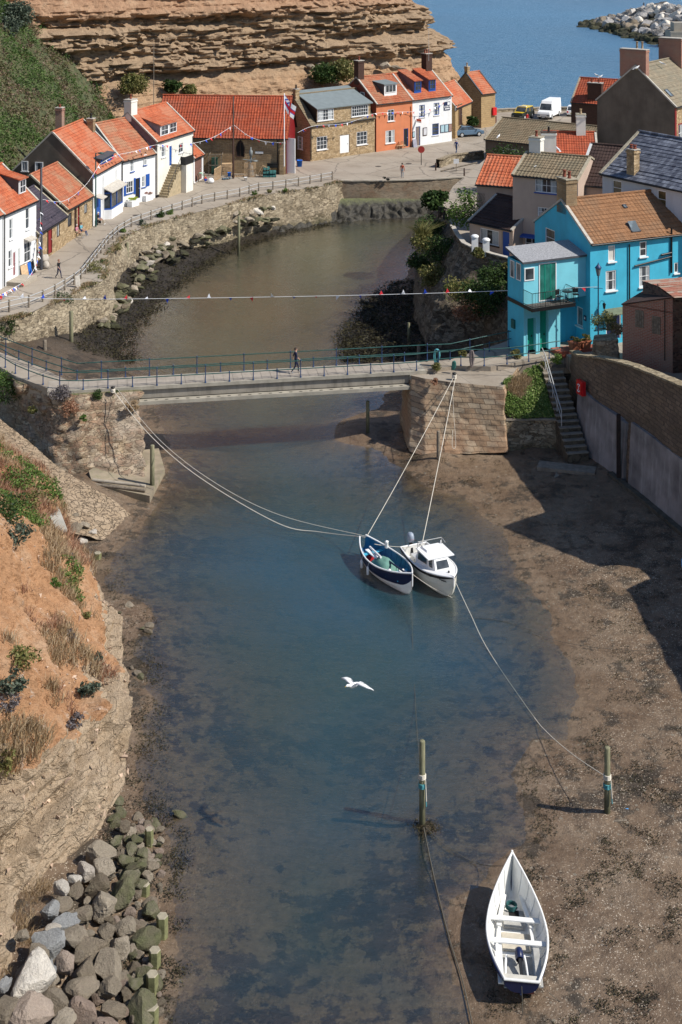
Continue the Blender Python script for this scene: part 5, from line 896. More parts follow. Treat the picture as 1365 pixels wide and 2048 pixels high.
for i in range(2600):
    u, v = rr.random(), rr.random(); p = gfn(u, v); mi = 1 if (abs(u-.35)+abs(v-.25) < .33+.1*rr.random()) else 0
    if mi: blades(q, p, 3, .12, .3, .012, i, 1.2, 1)
    else: leaves(q, p+Vector((0, 0, .1)), (.16, .16, .12), 7, .06, 0, seed=i)
o = q.build('bank_grass', [leafm('bank_greens', [(.05, .10, .02), (.11, .19, .04), (.19, .27, .07), (.28, .33, .12)]), BRNG]); tag(o, 'bright green weeds and straw grass covering the bank beside the stair', 'grass', kind='stuff')
w0 = [px(1012, 840, 2.3), px(1060, 838, 2.3), px(1118, 840, 2.3)]
roughwall('bank_wall', 'small stepped stone wall under the grass bank', [(p.x, p.y) for p in w0], 2.35, .4, QST, .1, .16, .2, cap=SST, capw=.5)
# terrace (right bank upstream) and the rough bank below it
BT = [(1032, 524, 7.7), (985, 512, 7.7), (950, 501, 7.7), (928, 490, 7.7), (916, 474, 7.6), (905, 455, 7.2), (896, 436, 7.0), (888, 420, 6.8), (884, 408, 6.8), (905, 388, 6.0), (975, 352, 4.6)]
BB = [(1040, 690, 4.0), (965, 702, 1.2), (900, 708, .6), (846, 706, .4), (827, 650, .4), (824, 590, .4), (832, 545, .4), (852, 495, .4), (870, 447, .4), (884, 418, .4), (970, 376, .6)]
BT = [px(*p) for p in BT]; BB = [px(*p) for p in BB]
tpoly = [(p.x+.1, p.y+.1) for p in BT]+[(60, 168), (60, 98), (16, 98)]
q = MB(); q.add([(x, y, TZ) for x, y in tpoly], [tuple(range(len(tpoly)))]); tag(q.build('terrace', STREET), kind='structure')
DKST = stone('cliffy_dark_stone', [(.09, .07, .05), (.16, .13, .09), (.25, .205, .15), (.12, .095, .07)], 2.2, 1.8, (.075, .06, .042), .14, damp=((.03, .03, .018), .5, 2.0))
def bkf(u, v):
    x = u*(len(BT)-1); i = min(len(BT)-2, int(x)); t_ = x-i; t_ = t_; p = BB[i].lerp(BB[i+1], t_).lerp(BT[i].lerp(BT[i+1], t_), v); N = Vector((-.75, -.6, .2)); k = math.sin(v*PI)**.5 if v < 1 else 0
    return p+N*(.55*noise.fractal(p*.35, .8, 2, 4)+.25*(noise.voronoi(p*.9)[0][0]-.4)+.4*math.sin(v*PI))*k
q = MB(); q.grid(200, 60, bkf); tag(q.build('bank_wall', DKST, origin=BB[3]), 'high weathered stone face below the cottage yards on the right bank', 'wall')
yw = [p.copy() for p in BT[:6]]; q = MB()
for i in range(5):
    a_, b_ = yw[i], yw[i+1]; d = b_-a_; N = Vector((d.y, -d.x, 0)).normalized(); q.obox((a_+b_)/2+Vector((0, 0, -.2)), d/2*1.03, N*.17, (0, 0, .38+.002*i), 1); q.obox((a_+b_)/2+Vector((0, 0, .2)), d/2*1.02, N*.2, (0, 0, .04+.001*i), 0)
tag(q.build('yard_wall', [CEMENT, DKST], origin=yw[2]-Vector((0, 0, 1))), 'stone yard wall with pale coping below the pink annex', 'wall')
for k, p in enumerate((yw[2], yw[1]*.65+yw[2]*.35)):
    q = MB(); q.box(-.25, -.25, 0, .25, .25, 1.25); q.lathe([(.33, 1.25), (.33, 1.33), (.2, 1.42), (0, 1.46)], n=10); tag(q.build('gate_pier', WP, origin=Vector((0, 0, 0))), ('left' if k == 0 else 'right')+' white gate pier in the yard wall below the pink annex', 'gate pier').location = (p.x, p.y, TZ+.75)
# black deck fence
q = MB(); t = thing('deck_fence', 'black slatted deck fence above the dark weed at the harbour corner', 'fence', px(878, 440, 6.6)); o0 = px(878, 440, 6.6)
fa, fbb, fc = px(878, 437, 6.6)-o0, px(900, 442, 6.6)-o0, px(950, 437, 6.6)-o0
for a_, b_ in ((fa, fbb), (fbb, fc)):
    n_ = int((b_-a_).length/.16)
    for i in range(n_+1): p = a_.lerp(b_, i/n_); q.box(p.x-.045, p.y-.02, 0, p.x+.045, p.y+.02, 1.15)
    for zz in (.15, 1.05): q.tube([a_+Vector((0, 0, zz)), b_+Vector((0, 0, zz))], .04, 4)
q.build('slats', BK, t); q = MB(); q.prism([(p.x, p.y) for p in (fa, fbb, fc, fc+Vector((1, 3, 0)), fa+Vector((1, 3, 0)))], -.2, 0.0); q.build('deck', WOODG, t)
for dx, dy in ((.1, .2), (1.2, .1)): q = MB(); q.box(fa.x+dx-.08, fa.y+dy, -6, fa.x+dx+.08, fa.y+dy+.16, -.2); q.build('leg', DKW, t)
# stone pier with bush beside brick shed
loft('planted_wall', 'rough stone pier with a bush on top between lamp post and brick shed', [Vector((16.4, 90.2, 4.8)), Vector((18.2, 89.5, 4.8)), Vector((18.5, 91.5, 4.8)), Vector((16.8, 91.9, 4.8))], [Vector((16.5, 90.3, 6.8)), Vector((18.1, 89.7, 7.0)), Vector((18.3, 91.3, 7.0)), Vector((16.9, 91.6, 6.8))], QST, None, 60, 14, .14, 1.2, cat="wall")
# harbour-side steps by the dock (ramp edge) and rubble wall of the square
cw = [px(880, 336, ST), px(905, 326, ST), px(968, 318, ST)]
roughwall('square_wall', 'low broken rubble wall round the lower corner of the harbour square', [(p.x, p.y) for p in cw], ST+1.0, ST-.1, QST, .1, .16, .22, cap=QST, capw=.5)
# sea wall at the car park
q = MB(); 
sw = [Vector((21.5, 206, 0)), Vector((23.5, 212, 0)), Vector((32, 214.5, 0)), Vector((50, 214, 0))]
roughwall('sea_wall', 'low stone sea wall behind the parked vehicles', [(p.x, p.y) for p in sw], ST+.5, 0, QST, .1, .15, .4, cap=CONC, capw=.6)
q = MB(); q.box(21.0, 199.5, 3.9, 22.6, 200.6, 5.3); tag(q.build('brick_bin_store', REDBR, origin=Vector((21.8, 200, 4))), 'small brick wall stub at the end of the stone store', 'wall')
# ---------------------------------------------------------------- cliffs and hill
m, nt, b = newmat('cliff_rock'); pos = nd(nt, 'ShaderNodeNewGeometry').outputs['Position']; sx = nd(nt, 'ShaderNodeSeparateXYZ', {0: pos})
lay = nd(nt, 'ShaderNodeMapping', {'Vector': pos, 'Scale': (.12, .12, 1.0)}).outputs[0]; a1 = noi(nt, lay, 1.6, 7, .7); a2 = noi(nt, pos, .5, 6, .7); a3 = noi(nt, pos, 5, 5, .75)
jn = noi(nt, nd(nt, 'ShaderNodeMapping', {'Vector': pos, 'Scale': (.9, .9, .12)}).outputs[0], 1.2, 5, .7); a1 = mth(nt, 'ADD', mth(nt, 'MULTIPLY', a1, .75), mth(nt, 'MULTIPLY', jn, .25)); rock = ramp(nt, a1, [(.3, (.20, .14, .09)), (.45, (.37, .265, .17)), (.6, (.30, .21, .135)), (.75, (.43, .33, .22))]); soil = ramp(nt, a2, [(.3, (.30, .17, .10)), (.55, (.40, .245, .15)), (.75, (.45, .32, .21))])
zz = mth(nt, 'ADD', sx.outputs[2], mth(nt, 'MULTIPLY', a2, 3.0)); hi = nd(nt, 'ShaderNodeMapRange', {'Value': zz, 'From Min': 21.0, 'From Max': 23.5}).outputs[0]; lo_ = nd(nt, 'ShaderNodeMapRange', {'Value': zz, 'From Min': 14.8, 'From Max': 13.2}).outputs[0]
cc = mixc(nt, hi, rock, soil); cc = mixc(nt, lo_, cc, ramp(nt, a2, [(.3, (.34, .21, .12)), (.6, (.44, .29, .175)), (.8, (.36, .27, .17))])); cc = mixc(nt, .45, cc, ramp(nt, a3, [(.25, (.55, .55, .55)), (.75, (1.3, 1.3, 1.3))]), 'MULTIPLY')
nt.links.new(cc, b.inputs['Base Color']); b.inputs['Roughness'].default_value = .95; b.inputs['Specular IOR Level'].default_value = .15
lb = noi(nt, nd(nt, 'ShaderNodeMapping', {'Vector': pos, 'Scale': (.3, .3, 2.4)}).outputs[0], 1.5, 6, .7); bump(nt, b, mth(nt, 'ADD', lb, mth(nt, 'MULTIPLY', a3, .4)), 1.0, .35); CLM = m
CP = [Vector(p) for p in ((-75, 142, 0), (-55, 158, 0), (-45, 166, 0), (-25, 182, 0), (-5, 197, 0), (8, 206, 0), (14.0, 211, 0), (16.2, 216, 0), (15.5, 226, 0), (6, 250, 0), (-30, 290, 0))]
CS = [0]
for i in range(len(CP)-1): CS.append(CS[-1]+(CP[i+1]-CP[i]).length)
def clat(s):
    for i in range(len(CP)-1):
        if s <= CS[i+1]+1e-6 or i == len(CP)-2:
            t_ = (s-CS[i])/(CS[i+1]-CS[i]); d = (CP[i+1]-CP[i]).normalized(); d0 = (CP[i]-CP[i-1]).normalized() if i else d; d2 = (CP[i+2]-CP[i+1]).normalized() if i < len(CP)-2 else d; dd = (d0.lerp(d, min(1, t_+.5)) if t_ < .5 else d.lerp(d2, max(0, t_-.5))).normalized(); return CP[i].lerp(CP[i+1], t_), Vector((dd.y, -dd.x, 0))
def clf(u, v):
    s = u*CS[-1] if u < 0 else u*CS[-1]; z = 3+43*v**1.15; p, N = clat(s); tip = float(ss(np.array(p.x), 2, 14)); w = noise.fractal(Vector((s*.05, 1.7, z*.05)), .9, 2, 3)
    out_ = max(0, 13.0-z)*(.95-.35*tip)-max(0, z-14)*(.10+.55*tip)*(1 if z < 21 else 1)-max(0, z-21)*.35
    band = float(ss(np.array(z), 12.6, 13.6))*(1-float(ss(np.array(z), 20.8, 23))); zz = z+.5*w+.012*s
    led = noise.noise(Vector((s*.035, 3.1, zz*.95)))+.55*noise.noise(Vector((s*.12, 9.1, zz*2.1))); led = max(-1, min(1, led*2.6+1.1*noise.noise(Vector((s*.28, 4, zz*.5))))); blk = noise.cell(Vector((s*.33+3*noise.noise(Vector((s*.1, 0, z))), 0, math.floor(zz*1.35))))
    dsp = band*(.5*led+.95*max(-1, min(1, 3.5*noise.noise(Vector((s*.022, 8.3, zz*.40)))))+.55*blk+.55*noise.cell(Vector((s*.8+noise.noise(Vector((s, 0, z))), 3, math.floor(zz*2.6))))+1.1*noise.noise(Vector((s*.2, 0, z*.35)))+.5*noise.noise(Vector((s*.6, 2, z*.9))))+(1-band)*(.8*noise.fractal(Vector((s*.18, 5, z*.22)), .8, 2, 5)+.25*max(-1, min(1, 3*noise.noise(Vector((s*.05, 7, zz*1.3))))))+.26*noise.fractal(Vector((s*.9, 0, z*1.9)), .8, 2, 5)
    return p+N*(out_+dsp)+Vector((0, 0, z))
q = MB(); nu, nv = 620, 210; vs_ = []
q.grid(nu, nv, lambda u, v: clf((.06+.80*u), v), 0, False); o = q.build('sea_cliff', CLM); o['kind'] = 'structure'
# hillside
def hz(x, y):
    xl_ = -31+(y-112)*.115; d = xl_-x; z = 4+max(0, d)*1.12+.8*noise.fractal(Vector((x*.12, y*.12, 0)), .8, 2, 4); return z if d > 0 else 3.5+.5*d*0
m, nt, b = newmat('hillside_soil'); v = ocoord(nt); cc = ramp(nt, noi(nt, v, .5, 6, .7), [(.35, (.04, .06, .02)), (.6, (.09, .085, .04)), (.8, (.2, .15, .09))]); nt.links.new(cc, b.inputs['Base Color']); b.inputs['Roughness'].default_value = .95; bump(nt, b, noi(nt, v, 3, 5), .8, .2); HILLM = m
def hfn(u, v):
    y = 105+82*v; xl_ = -31+(y-112)*.115; x = xl_+1-(38*u); return Vector((x, y, hz(x, y)))
q = MB(); q.grid(90, 150, hfn); o = q.build('hillside', HILLM); o['kind'] = 'structure'
q = MB(); rr = random.Random(11); cnt = 0
for i in range(24000):
    y = rr.uniform(108, 186); xl_ = -31+(y-112)*.115; x = xl_-rr.random()**1.2*22; 
    if abs((x)/y) > .30: continue
    z = hz(x, y); nn = noise.fractal(Vector((x*.16, y*.16, 4)), .9, 2, 3); bare = noise.noise(Vector((x*.11, y*.07, 9)))
    if bare > .30 and rr.random() < .75: continue
    mi = 0 if nn > -.02 else (1 if rr.random() < .7 else 2)
    h_ = .25+1.5*max(0, nn+.25); leaves(q, (x, y, z+h_*.3), (.55, .55, .3+h_*.5), 8, .125, mi, .55, i)
HG = leafm('hill_greens', [(.04, .075, .018), (.065, .115, .028), (.10, .16, .042), (.15, .20, .07)], patch=.2); HO = leafm('hill_olives', [(.05, .055, .02), (.09, .095, .035), (.15, .14, .06), (.20, .17, .09)], patch=.2); HB = leafm('hill_browns', [(.10, .06, .04), (.16, .10, .07), (.22, .15, .11), (.28, .21, .15)], patch=.2)
o = q.build('hillside_scrub', [HG, HO, HB]); tag(o, 'thick green and brown scrub covering the hillside behind the left cottages', 'scrub', kind='stuff')
# near left cliff
CF = [px(u, v, .55) for u, v in ((96, 990), (118, 1035), (133, 1070), (150, 1110), (182, 1160), (208, 1215), (228, 1265), (243, 1325), (262, 1385), (250, 1440), (247, 1500), (238, 1570), (212, 1645), (165, 1700), (105, 1750), (60, 1810), (25, 1900), (0, 1980), (-20, 2080), (-40, 2250))]
CF[0].z = 1.6; CF[1].z = 1.2
NS = len(CF)-1
def cfoot(u):
    i = min(NS-1, int(u*NS)); t_ = u*NS-i; P = [CF[max(0, i-1)], CF[i], CF[i+1], CF[min(NS, i+2)]]
    return .5*((2*P[1])+(-P[0]+P[2])*t_+(2*P[0]-5*P[1]+4*P[2]-P[3])*t_*t_+(-P[0]+3*P[1]-3*P[2]+P[3])*t_**3)
def rockh(Y): return float(np.interp(Y, [44, 47, 50, 53, 56, 60, 64, 68, 72, 80], [14, 8.5, 4.6, 3.4, 2.7, 1.8, 1.4, 1.0, .6, .2]))
def ncl(u, v):
    f = cfoot(u); Y = f.y; t_ = v**1.15*26; rh = rockh(Y); hz_ = float(np.interp(Y, [44, 56, 66, 72, 78, 84], [1.45, 1.5, 1.45, 1.25, 1.15, .9]))
    if t_ < rh: x = t_/2.15; z = t_*.88
    else: x = rh/2.15+(t_-rh)/math.hypot(1, hz_*.72); z = rh*.88+(t_-rh)*hz_*.72/math.hypot(1, hz_*.72)
    p = Vector((f.x-x, Y-.12*x, f.z+z)); rock_ = 1-float(ss(np.array(t_), rh-.8, rh+.6)); dip = p.z*1.0-p.y*.16
    led = max(-1, min(1, 3.0*(noise.noise(Vector((p.y*.09, 2, dip*1.2)))+.6*noise.noise(Vector((p.y*.3, 4, dip*3.1))))))
    N = Vector((.85, -.1, .5)); d_ = rock_*(.5*led+.28*noise.cell(Vector((p.y*.7, 1, math.floor(dip*2.2))))+.9*noise.fractal(Vector((p.y*.28, 1, p.z*.22)), .8, 2, 4)+.45*noise.noise(Vector((p.y*.9, 3, p.z*.8))))+(1-rock_)*(1.0*noise.fractal(Vector((p.y*.22, p.x*.22, p.z*.1)), .9, 2, 5)+.35*abs(noise.noise(Vector((p.y*.9, p.x*.5, p.z*.3)))))+.15*noise.fractal(p*2.2, .7, 2, 5)
    return p+N*d_*min(1, .35+t_*.4)
m, nt, b = newmat('near_rock'); pos = nd(nt, 'ShaderNodeNewGeometry').outputs['Position']
dipm = nd(nt, 'ShaderNodeMapping', {'Vector': pos, 'Rotation': (.16, 0, 0), 'Scale': (.35, .2, 1.4)}).outputs[0]; a1 = noi(nt, dipm, 1.1, 8, .72); a3 = noi(nt, pos, 3.5, 7, .75); a4 = noi(nt, pos, 14, 4, .7)
cc = ramp(nt, a1, [(.3, (.38, .28, .18)), (.42, (.51, .385, .26)), (.55, (.57, .44, .305)), (.66, (.48, .35, .225)), (.8, (.60, .48, .34))]); cc = mixc(nt, .5, cc, ramp(nt, a3, [(.28, (.45, .42, .38)), (.5, (1, 1, 1)), (.75, (1.3, 1.3, 1.3))]), 'MULTIPLY'); wv = nd(nt, 'ShaderNodeVectorMath', {0: dipm, 1: nd(nt, 'ShaderNodeTexNoise', {'Vector': pos, 'Scale': .8, 'Detail': 5}).outputs[1]}, operation='ADD').outputs[0]; ck = nd(nt, 'ShaderNodeTexVoronoi', {'Vector': wv, 'Scale': 1.7}, feature='DISTANCE_TO_EDGE').outputs[0]; ckf = ramp(nt, mth(nt, 'ADD', ck, mth(nt, 'MULTIPLY', a4, .05)), [(.028, (0, 0, 0)), (.06, (1, 1, 1))]); cc = mixc(nt, mth(nt, 'ADD', .85, mth(nt, 'MULTIPLY', ckf, .15)), (.15, .115, .08), cc)
nt.links.new(cc, b.inputs['Base Color']); b.inputs['Roughness'].default_value = .95; b.inputs['Specular IOR Level'].default_value = .15; bump(nt, b, mth(nt, 'ADD', mth(nt, 'ADD', mth(nt, 'MULTIPLY', a1, .8), mth(nt, 'MULTIPLY', ckf, .25)), mth(nt, 'ADD', mth(nt, 'MULTIPLY', a3, .6), mth(nt, 'MULTIPLY', a4, .2))), 1.0, .35); NR = m
m, nt, b = newmat('orange_soil'); pos = nd(nt, 'ShaderNodeNewGeometry').outputs['Position']; a1 = noi(nt, pos, .45, 6, .65); a3 = noi(nt, pos, 3.2, 8, .75); a4 = noi(nt, pos, 16, 4, .7)
cc = ramp(nt, a1, [(.3, (.40, .225, .12)), (.5, (.48, .265, .14)), (.68, (.53, .35, .22)), (.8, (.42, .30, .19))]); cc = mixc(nt, .5, cc, ramp(nt, a3, [(.28, (.5, .46, .42)), (.5, (1, 1, 1)), (.75, (1.25, 1.22, 1.2))]), 'MULTIPLY')
st_ = noi(nt, nd(nt, 'ShaderNodeMapping', {'Vector': pos, 'Scale': (.5, 1.6, .5)}).outputs[0], 1.3, 6, .7); cc = mixc(nt, mth(nt, 'MULTIPLY', ramp(nt, st_, [(.60, (0, 0, 0)), (.68, (1, 1, 1))]), .5), cc, (.66, .56, .46))
nt.links.new(cc, b.inputs['Base Color']); b.inputs['Roughness'].default_value = .95; b.inputs['Specular IOR Level'].default_value = .1; bump(nt, b, mth(nt, 'ADD', mth(nt, 'MULTIPLY', a3, .7), mth(nt, 'MULTIPLY', a4, .3)), 1.0, .28); OS = m
nu, nv = 420, 230; q = MB()
def mf(i, j):
    u, v = i/(nu-1), j/(nv-1); Y = cfoot(u).y; t_ = v**1.15*26; return 0 if t_ < rockh(Y)+1.3*noise.fractal(Vector((Y*.4, v*9, 0)), .8, 2, 4) else 1
q.grid(nu, nv, ncl, 0, False, mf); o = q.build('near_cliff', [NR, OS]); o['kind'] = 'structure'
# vegetation on the near cliff
rr = random.Random(5); q = MB()
VZ = []
for i in range(26000):
    u, v = rr.random(), rr.random()**.8*.75; f = cfoot(u); Y = f.y
    dens = float(np.interp(Y, [44, 50, 56, 62, 67, 71, 75, 84], [.02, .03, .05, .10, .24, .75, 1.0, 1.0])); nn = noise.fractal(Vector((Y*.35, v*7, 2)), .9, 2, 3)
    t_ = v**1.15*26; k = nn*.9+dens-.42
    if t_ < rockh(Y)*.8 and Y < 70: k -= .5
    if k < 0: continue
    p = ncl(u, v)
    if p.x/p.y < -.262: continue
    c_ = noise.noise(Vector((Y*.3, v*6, 8)))
    if c_ > .22 and Y > 62: leaves(q, p+Vector((0, 0, .15)), (.35, .35, .25), 16, .06, 1 if c_ < .4 else 2, .6, i)
    else: blades(q, p-Vector((0, 0, .05)), 9, .3, .42, .016, i, 1.3, 3 if c_ < -.12 else 0)
o = q.build('cliff_grass', [BRNG, GRN, OLV, REDG]); tag(o, 'dry straw and reddish grass with weeds covering the top of the near left cliff', 'grass', kind='stuff')
def onc(u_, v_):   # cliff surface point seen at a pixel (nearest sample)
    best = None
    for i in range(0, 160):
        for j in range(0, 90):
            if (i, j) not in CLC: CLC[(i, j)] = ncl(i/159, j/89*.8)
            p = CLC[(i, j)]; uu = CU+p.x/p.y*F; vv = VH+(CH-p.z)/p.y*F; d = (uu-u_)**2+(vv-v_)**2
            if best is None or d < best[0]: best = (d, p)
    return best[1]
q = MB(); rr = random.Random(8)
for i in range(2600):
    u, v = rr.random(), rr.random()**1.3*.6; p = ncl(u, v)
    if p.x/p.y < -.262 or noise.noise(Vector((p.y*.5, p.x*.5, 3))) < -.15: continue
    s = rr.choice((.03, .04, .05, .07, .12))*rr.uniform(.6, 1.3); P_ = [p+Vector((rr.uniform(-1, 1), rr.uniform(-1, 1), rr.uniform(.2, 1)))*s for k in range(4)]; P_.append(p+Vector((rr.uniform(-1, 1)*s, rr.uniform(-1, 1)*s, -s))); q.add(P_, [(0, 1, 2), (0, 2, 3), (0, 3, 1), (1, 2, 4), (2, 3, 4), (3, 1, 4)], 0)
tag(q.build('scree', plain('scree_stone', (.50, .36, .26), .9, .3, 1.5, .3)), 'loose stone chips scattered over the near left cliff', 'scree', kind='stuff')
# seaweed and verge growth
q = MB(); rr = random.Random(14); sv = 0
def wade(n, u0, u1, v0, v1, z0, z1, s, cl, thr, dens=.5):
    us = np.array([rr.uniform(u0, u1) for _ in range(n)]); vs = np.array([rr.uniform(v0, v1) for _ in range(n)]); Y_ = (CH-.2)*F/(vs-VH); X_ = (us-CU)/F*Y_; Z_ = gz(X_, Y_)
    for x, y, z in zip(X_, Y_, Z_):
        if not z0 < z < z1 or noise.fractal(Vector((x*dens, y*dens, 1.5)), .8, 2, 4) < thr: continue
        for k in range(cl):
            a = Vector((rr.gauss(0, 1), rr.gauss(0, 1), rr.gauss(0, .35))).normalized()*s*rr.uniform(.5, 1.5); b_ = a.cross(Vector((rr.gauss(0, .5), rr.gauss(0, .5), 1))).normalized()*s*.5; c_ = Vector((x+rr.gauss(0, s*3), y+rr.gauss(0, s*3), z+rr.uniform(.0, s*1.3))); q.add([c_-a, c_+b_, c_+a, c_-b_], [(0, 1, 2, 3)])
wade(15000, 150, 700, 400, 720, -.05, 1.3, .10, 5, -.9); wade(3000, 690, 860, 560, 720, -.03, 1.3, .12, 5, -.6)
wade(7000, 980, 1365, 1100, 2048, .02, 2, .035, 7, .22, .7); wade(5000, 200, 380, 1100, 2048, -.05, .7, .04, 6, .05, 1.1); wade(1500, 800, 1000, 900, 1100, .0, .6, .04, 6, .1, .9); wade(120, 828, 872, 1635, 1665, -.05, 1, .04, 5, -1)
tag(q.build('seaweed', leafm('seaweed_fronds', [(.008, .008, .006), (.020, .018, .012), (.042, .036, .019), (.075, .066, .028)])), 'dark seaweed lying in clumps over the foreshore mud', 'seaweed', kind='stuff')
q = MB()
for i in range(1500):
    j = rr.randrange(len(QE)-1); p = QE[j].lerp(QE[j+1], rr.random()); dd = (QE[j+1]-QE[j]).normalized(); p = p+Vector((dd.y, -dd.x, 0))*rr.uniform(-.35, .25)
    if noise.noise(Vector((p.x*.5, p.y*.5, 0))) < -.05: continue
    if rr.random() < .5: blades(q, p-Vector((0, 0, .08)), 6, .2, .3, .02, i, 1.2, 1)
    else: leaves(q, p, (.25, .25, .15), 7, .07, 0 if rr.random() < .6 else 2, .6, i)
tag(q.build('verge_grass', [OLV, BRNG, DGRN]), 'straggly grass and weeds along the brink of the left quay wall', 'grass', kind='stuff')
CLC = {}
SHR = [(35, 975, 1.1, GRN, 'bright green bush on the near cliff above the cobbled slipway'), (55, 1020, .9, OLV, 'yellow-green bush below the bright green one on the near cliff'), (12, 1040, 1.2, DGRN, 'dark green bush at the left edge of the near cliff'), (32, 1080, .85, GRB, 'blue-grey leafed bush on the near cliff above the orange soil'), (107, 1175, .35, GRN, 'tiny green bush high on the beige edge of the near cliff'), (135, 1120, .4, VIO, 'grey-violet dry stalks on the cliff edge'), (185, 1385, .55, GRB, 'grey-green bush halfway down the orange slope'), (150, 1450, .4, VIO, 'dark grey dry bush below the grey-green one on the orange slope'), (40, 1330, .8, OLV, 'olive bush at the left of the orange slope'), (25, 1375, .6, GRB, 'small grey-green bush at the left frame edge of the orange slope'), (12, 1420, .5, VIO, 'dry grey bush low at the left frame edge'), (8, 1530, .7, OLV, 'brownish bush at the left frame edge above the pale rock'), (170, 1235, .35, OLV, 'small olive tuft on the beige band'), (195, 1322, .3, GRB, 'small tuft on the cliff edge above the grey-green bush'), (140, 1275, .3, VIO, 'tiny dark bush in the middle of the orange slope')]
for i, (u, v, r, mt, lab) in enumerate(SHR):
    p = onc(u, v); q = MB(); leaves(q, (0, 0, r*.4), (r, r, r*.65), int(700*r+120), .07 if r > .5 else .05, 0, .55, 100+i); o = q.build('shrub', mt); o.location = p; tag(o, lab, 'shrub')
for i, (u, v) in enumerate(((70, 1840), (52, 1890), (80, 1810), (15, 1990), (60, 1865))):
    p = onc(u, v); q = MB(); blades(q, (0, 0, -.05), 420, .5, .65, .012, i, 1.2); o = q.build('grass_tuft', BRNG); o.location = p; tag(o, 'shaggy straw-coloured grass tuft hanging at the foot of the near cliff, number %s from the top' % ['two', 'three', 'one', 'five, at the very bottom', 'four'][i] if False else ['middle-upper', 'lowest of the upper cluster', 'topmost', 'bottom-most, at the left frame edge', 'central'][i]+' straw-coloured grass tuft at the foot of the near cliff', 'grass tuft', 'straw tufts at the cliff foot')
# ---------------------------------------------------------------- rocks
def rockmesh(seed, mat, sub=3, blocky=.5):
    r_ = random.Random(seed); q = MB(); n = 9; ns_ = []
    for i in range(11): d = Vector((r_.gauss(0, 1), r_.gauss(0, 1), r_.gauss(0, 1))).normalized(); ns_.append((d, r_.uniform(.58, .95)))
    V = []; Nn = 22
    def sp(i, j): th = PI*j/(Nn//2+1-1+.0001); ph = 2*PI*i/Nn; return Vector((math.sin(th)*math.cos(ph), math.sin(th)*math.sin(ph), math.cos(th)))
    def f(d):
        rad = 1.2
        for n_, k in ns_:
            c = d.dot(n_)
            if c > .05: rad = min(rad, k/c)
        return d*(rad*(1+.05*noise.fractal(d*2.3+Vector((seed, 0, 0)), .7, 2, 4)))
    J = Nn//2+1
    for j in range(J):
        for i in range(Nn): V.append(f(sp(i, j)))
    q.add(V, [(j*Nn+i, (j+1)*Nn+i, (j+1)*Nn+(i+1) % Nn, j*Nn+(i+1) % Nn) for j in range(J-1) for i in range(Nn)], 0, False); me_o = q.build('boulder', mat); me = me_o.data; bpy.data.objects.remove(me_o); return me
def rkm(name, c1, c2, green=.0):
    m, nt, b = newmat(name); pos = ocoord(nt); oi = nd(nt, 'ShaderNodeObjectInfo').outputs['Random']; n_ = noi(nt, pos, 1.6, 7, .7); n2 = noi(nt, pos, 9, 5, .75); cc = ramp(nt, mth(nt, 'ADD', mth(nt, 'MULTIPLY', n_, .6), mth(nt, 'MULTIPLY', oi, .4)), [(.3, c1), (.7, c2)]); cc = mixc(nt, .5, cc, ramp(nt, n2, [(.3, (.6, .6, .6)), (.7, (1.3, 1.3, 1.3))]), 'MULTIPLY')
    if green: cc = mixc(nt, mth(nt, 'MULTIPLY', ramp(nt, noi(nt, pos, .8, 4), [(.35, (0, 0, 0)), (.6, (1, 1, 1))]), green), cc, (.115, .125, .05))
    nt.links.new(cc, b.inputs['Base Color']); b.inputs['Roughness'].default_value = .9; b.inputs['Specular IOR Level'].default_value = .25; bump(nt, b, mth(nt, 'ADD', n_, mth(nt, 'MULTIPLY', n2, .6)), 1.0, .17); return m
RK = {'grey': rkm('grey_boulder_rock', (.25, .205, .15), (.44, .37, .28)), 'brown': rkm('brown_boulder_rock', (.18, .14, .10), (.34, .275, .205), .15), 'pale': rkm('pale_boulder_rock', (.55, .48, .40), (.72, .66, .57)), 'pink': rkm('pink_boulder_rock', (.33, .245, .19), (.44, .35, .28)), 'blue': rkm('blue_grey_boulder_rock', (.28, .285, .28), (.42, .415, .40)), 'green': rkm('weedy_boulder_rock', (.16, .14, .09), (.27, .24, .165), .7), 'weed': rkm('seaweed_rock', (.025, .022, .016), (.07, .06, .042), .3), 'bw': rkm('breakwater_rock', (.13, .115, .10), (.42, .40, .38))}
RM = {k: [rockmesh(i*7+j, m) for i in range(4)] for j, (k, m) in enumerate(RK.items())}
LOOK = {'grey': 'grey', 'brown': 'brown', 'pale': 'pale cream', 'pink': 'pinkish', 'blue': 'blue-grey', 'green': 'weed-green', 'weed': 'black seaweed-covered', 'bw': 'grey'}
def rock(kind, x, y, z, sx_, sy_, sz_, label, group, seed, name='boulder'):
    r_ = random.Random(seed); o = bpy.data.objects.new(name, RM[kind][seed % 4]); C.objects.link(o); o.location = (x, y, z); o.rotation_euler = (r_.uniform(-.4, .4), r_.uniform(-.4, .4), r_.uniform(0, 6.28)); o.scale = (sx_, sy_, sz_); tag(o, label, 'boulder', group); return o
GB = 'armour boulders at the cliff foot'
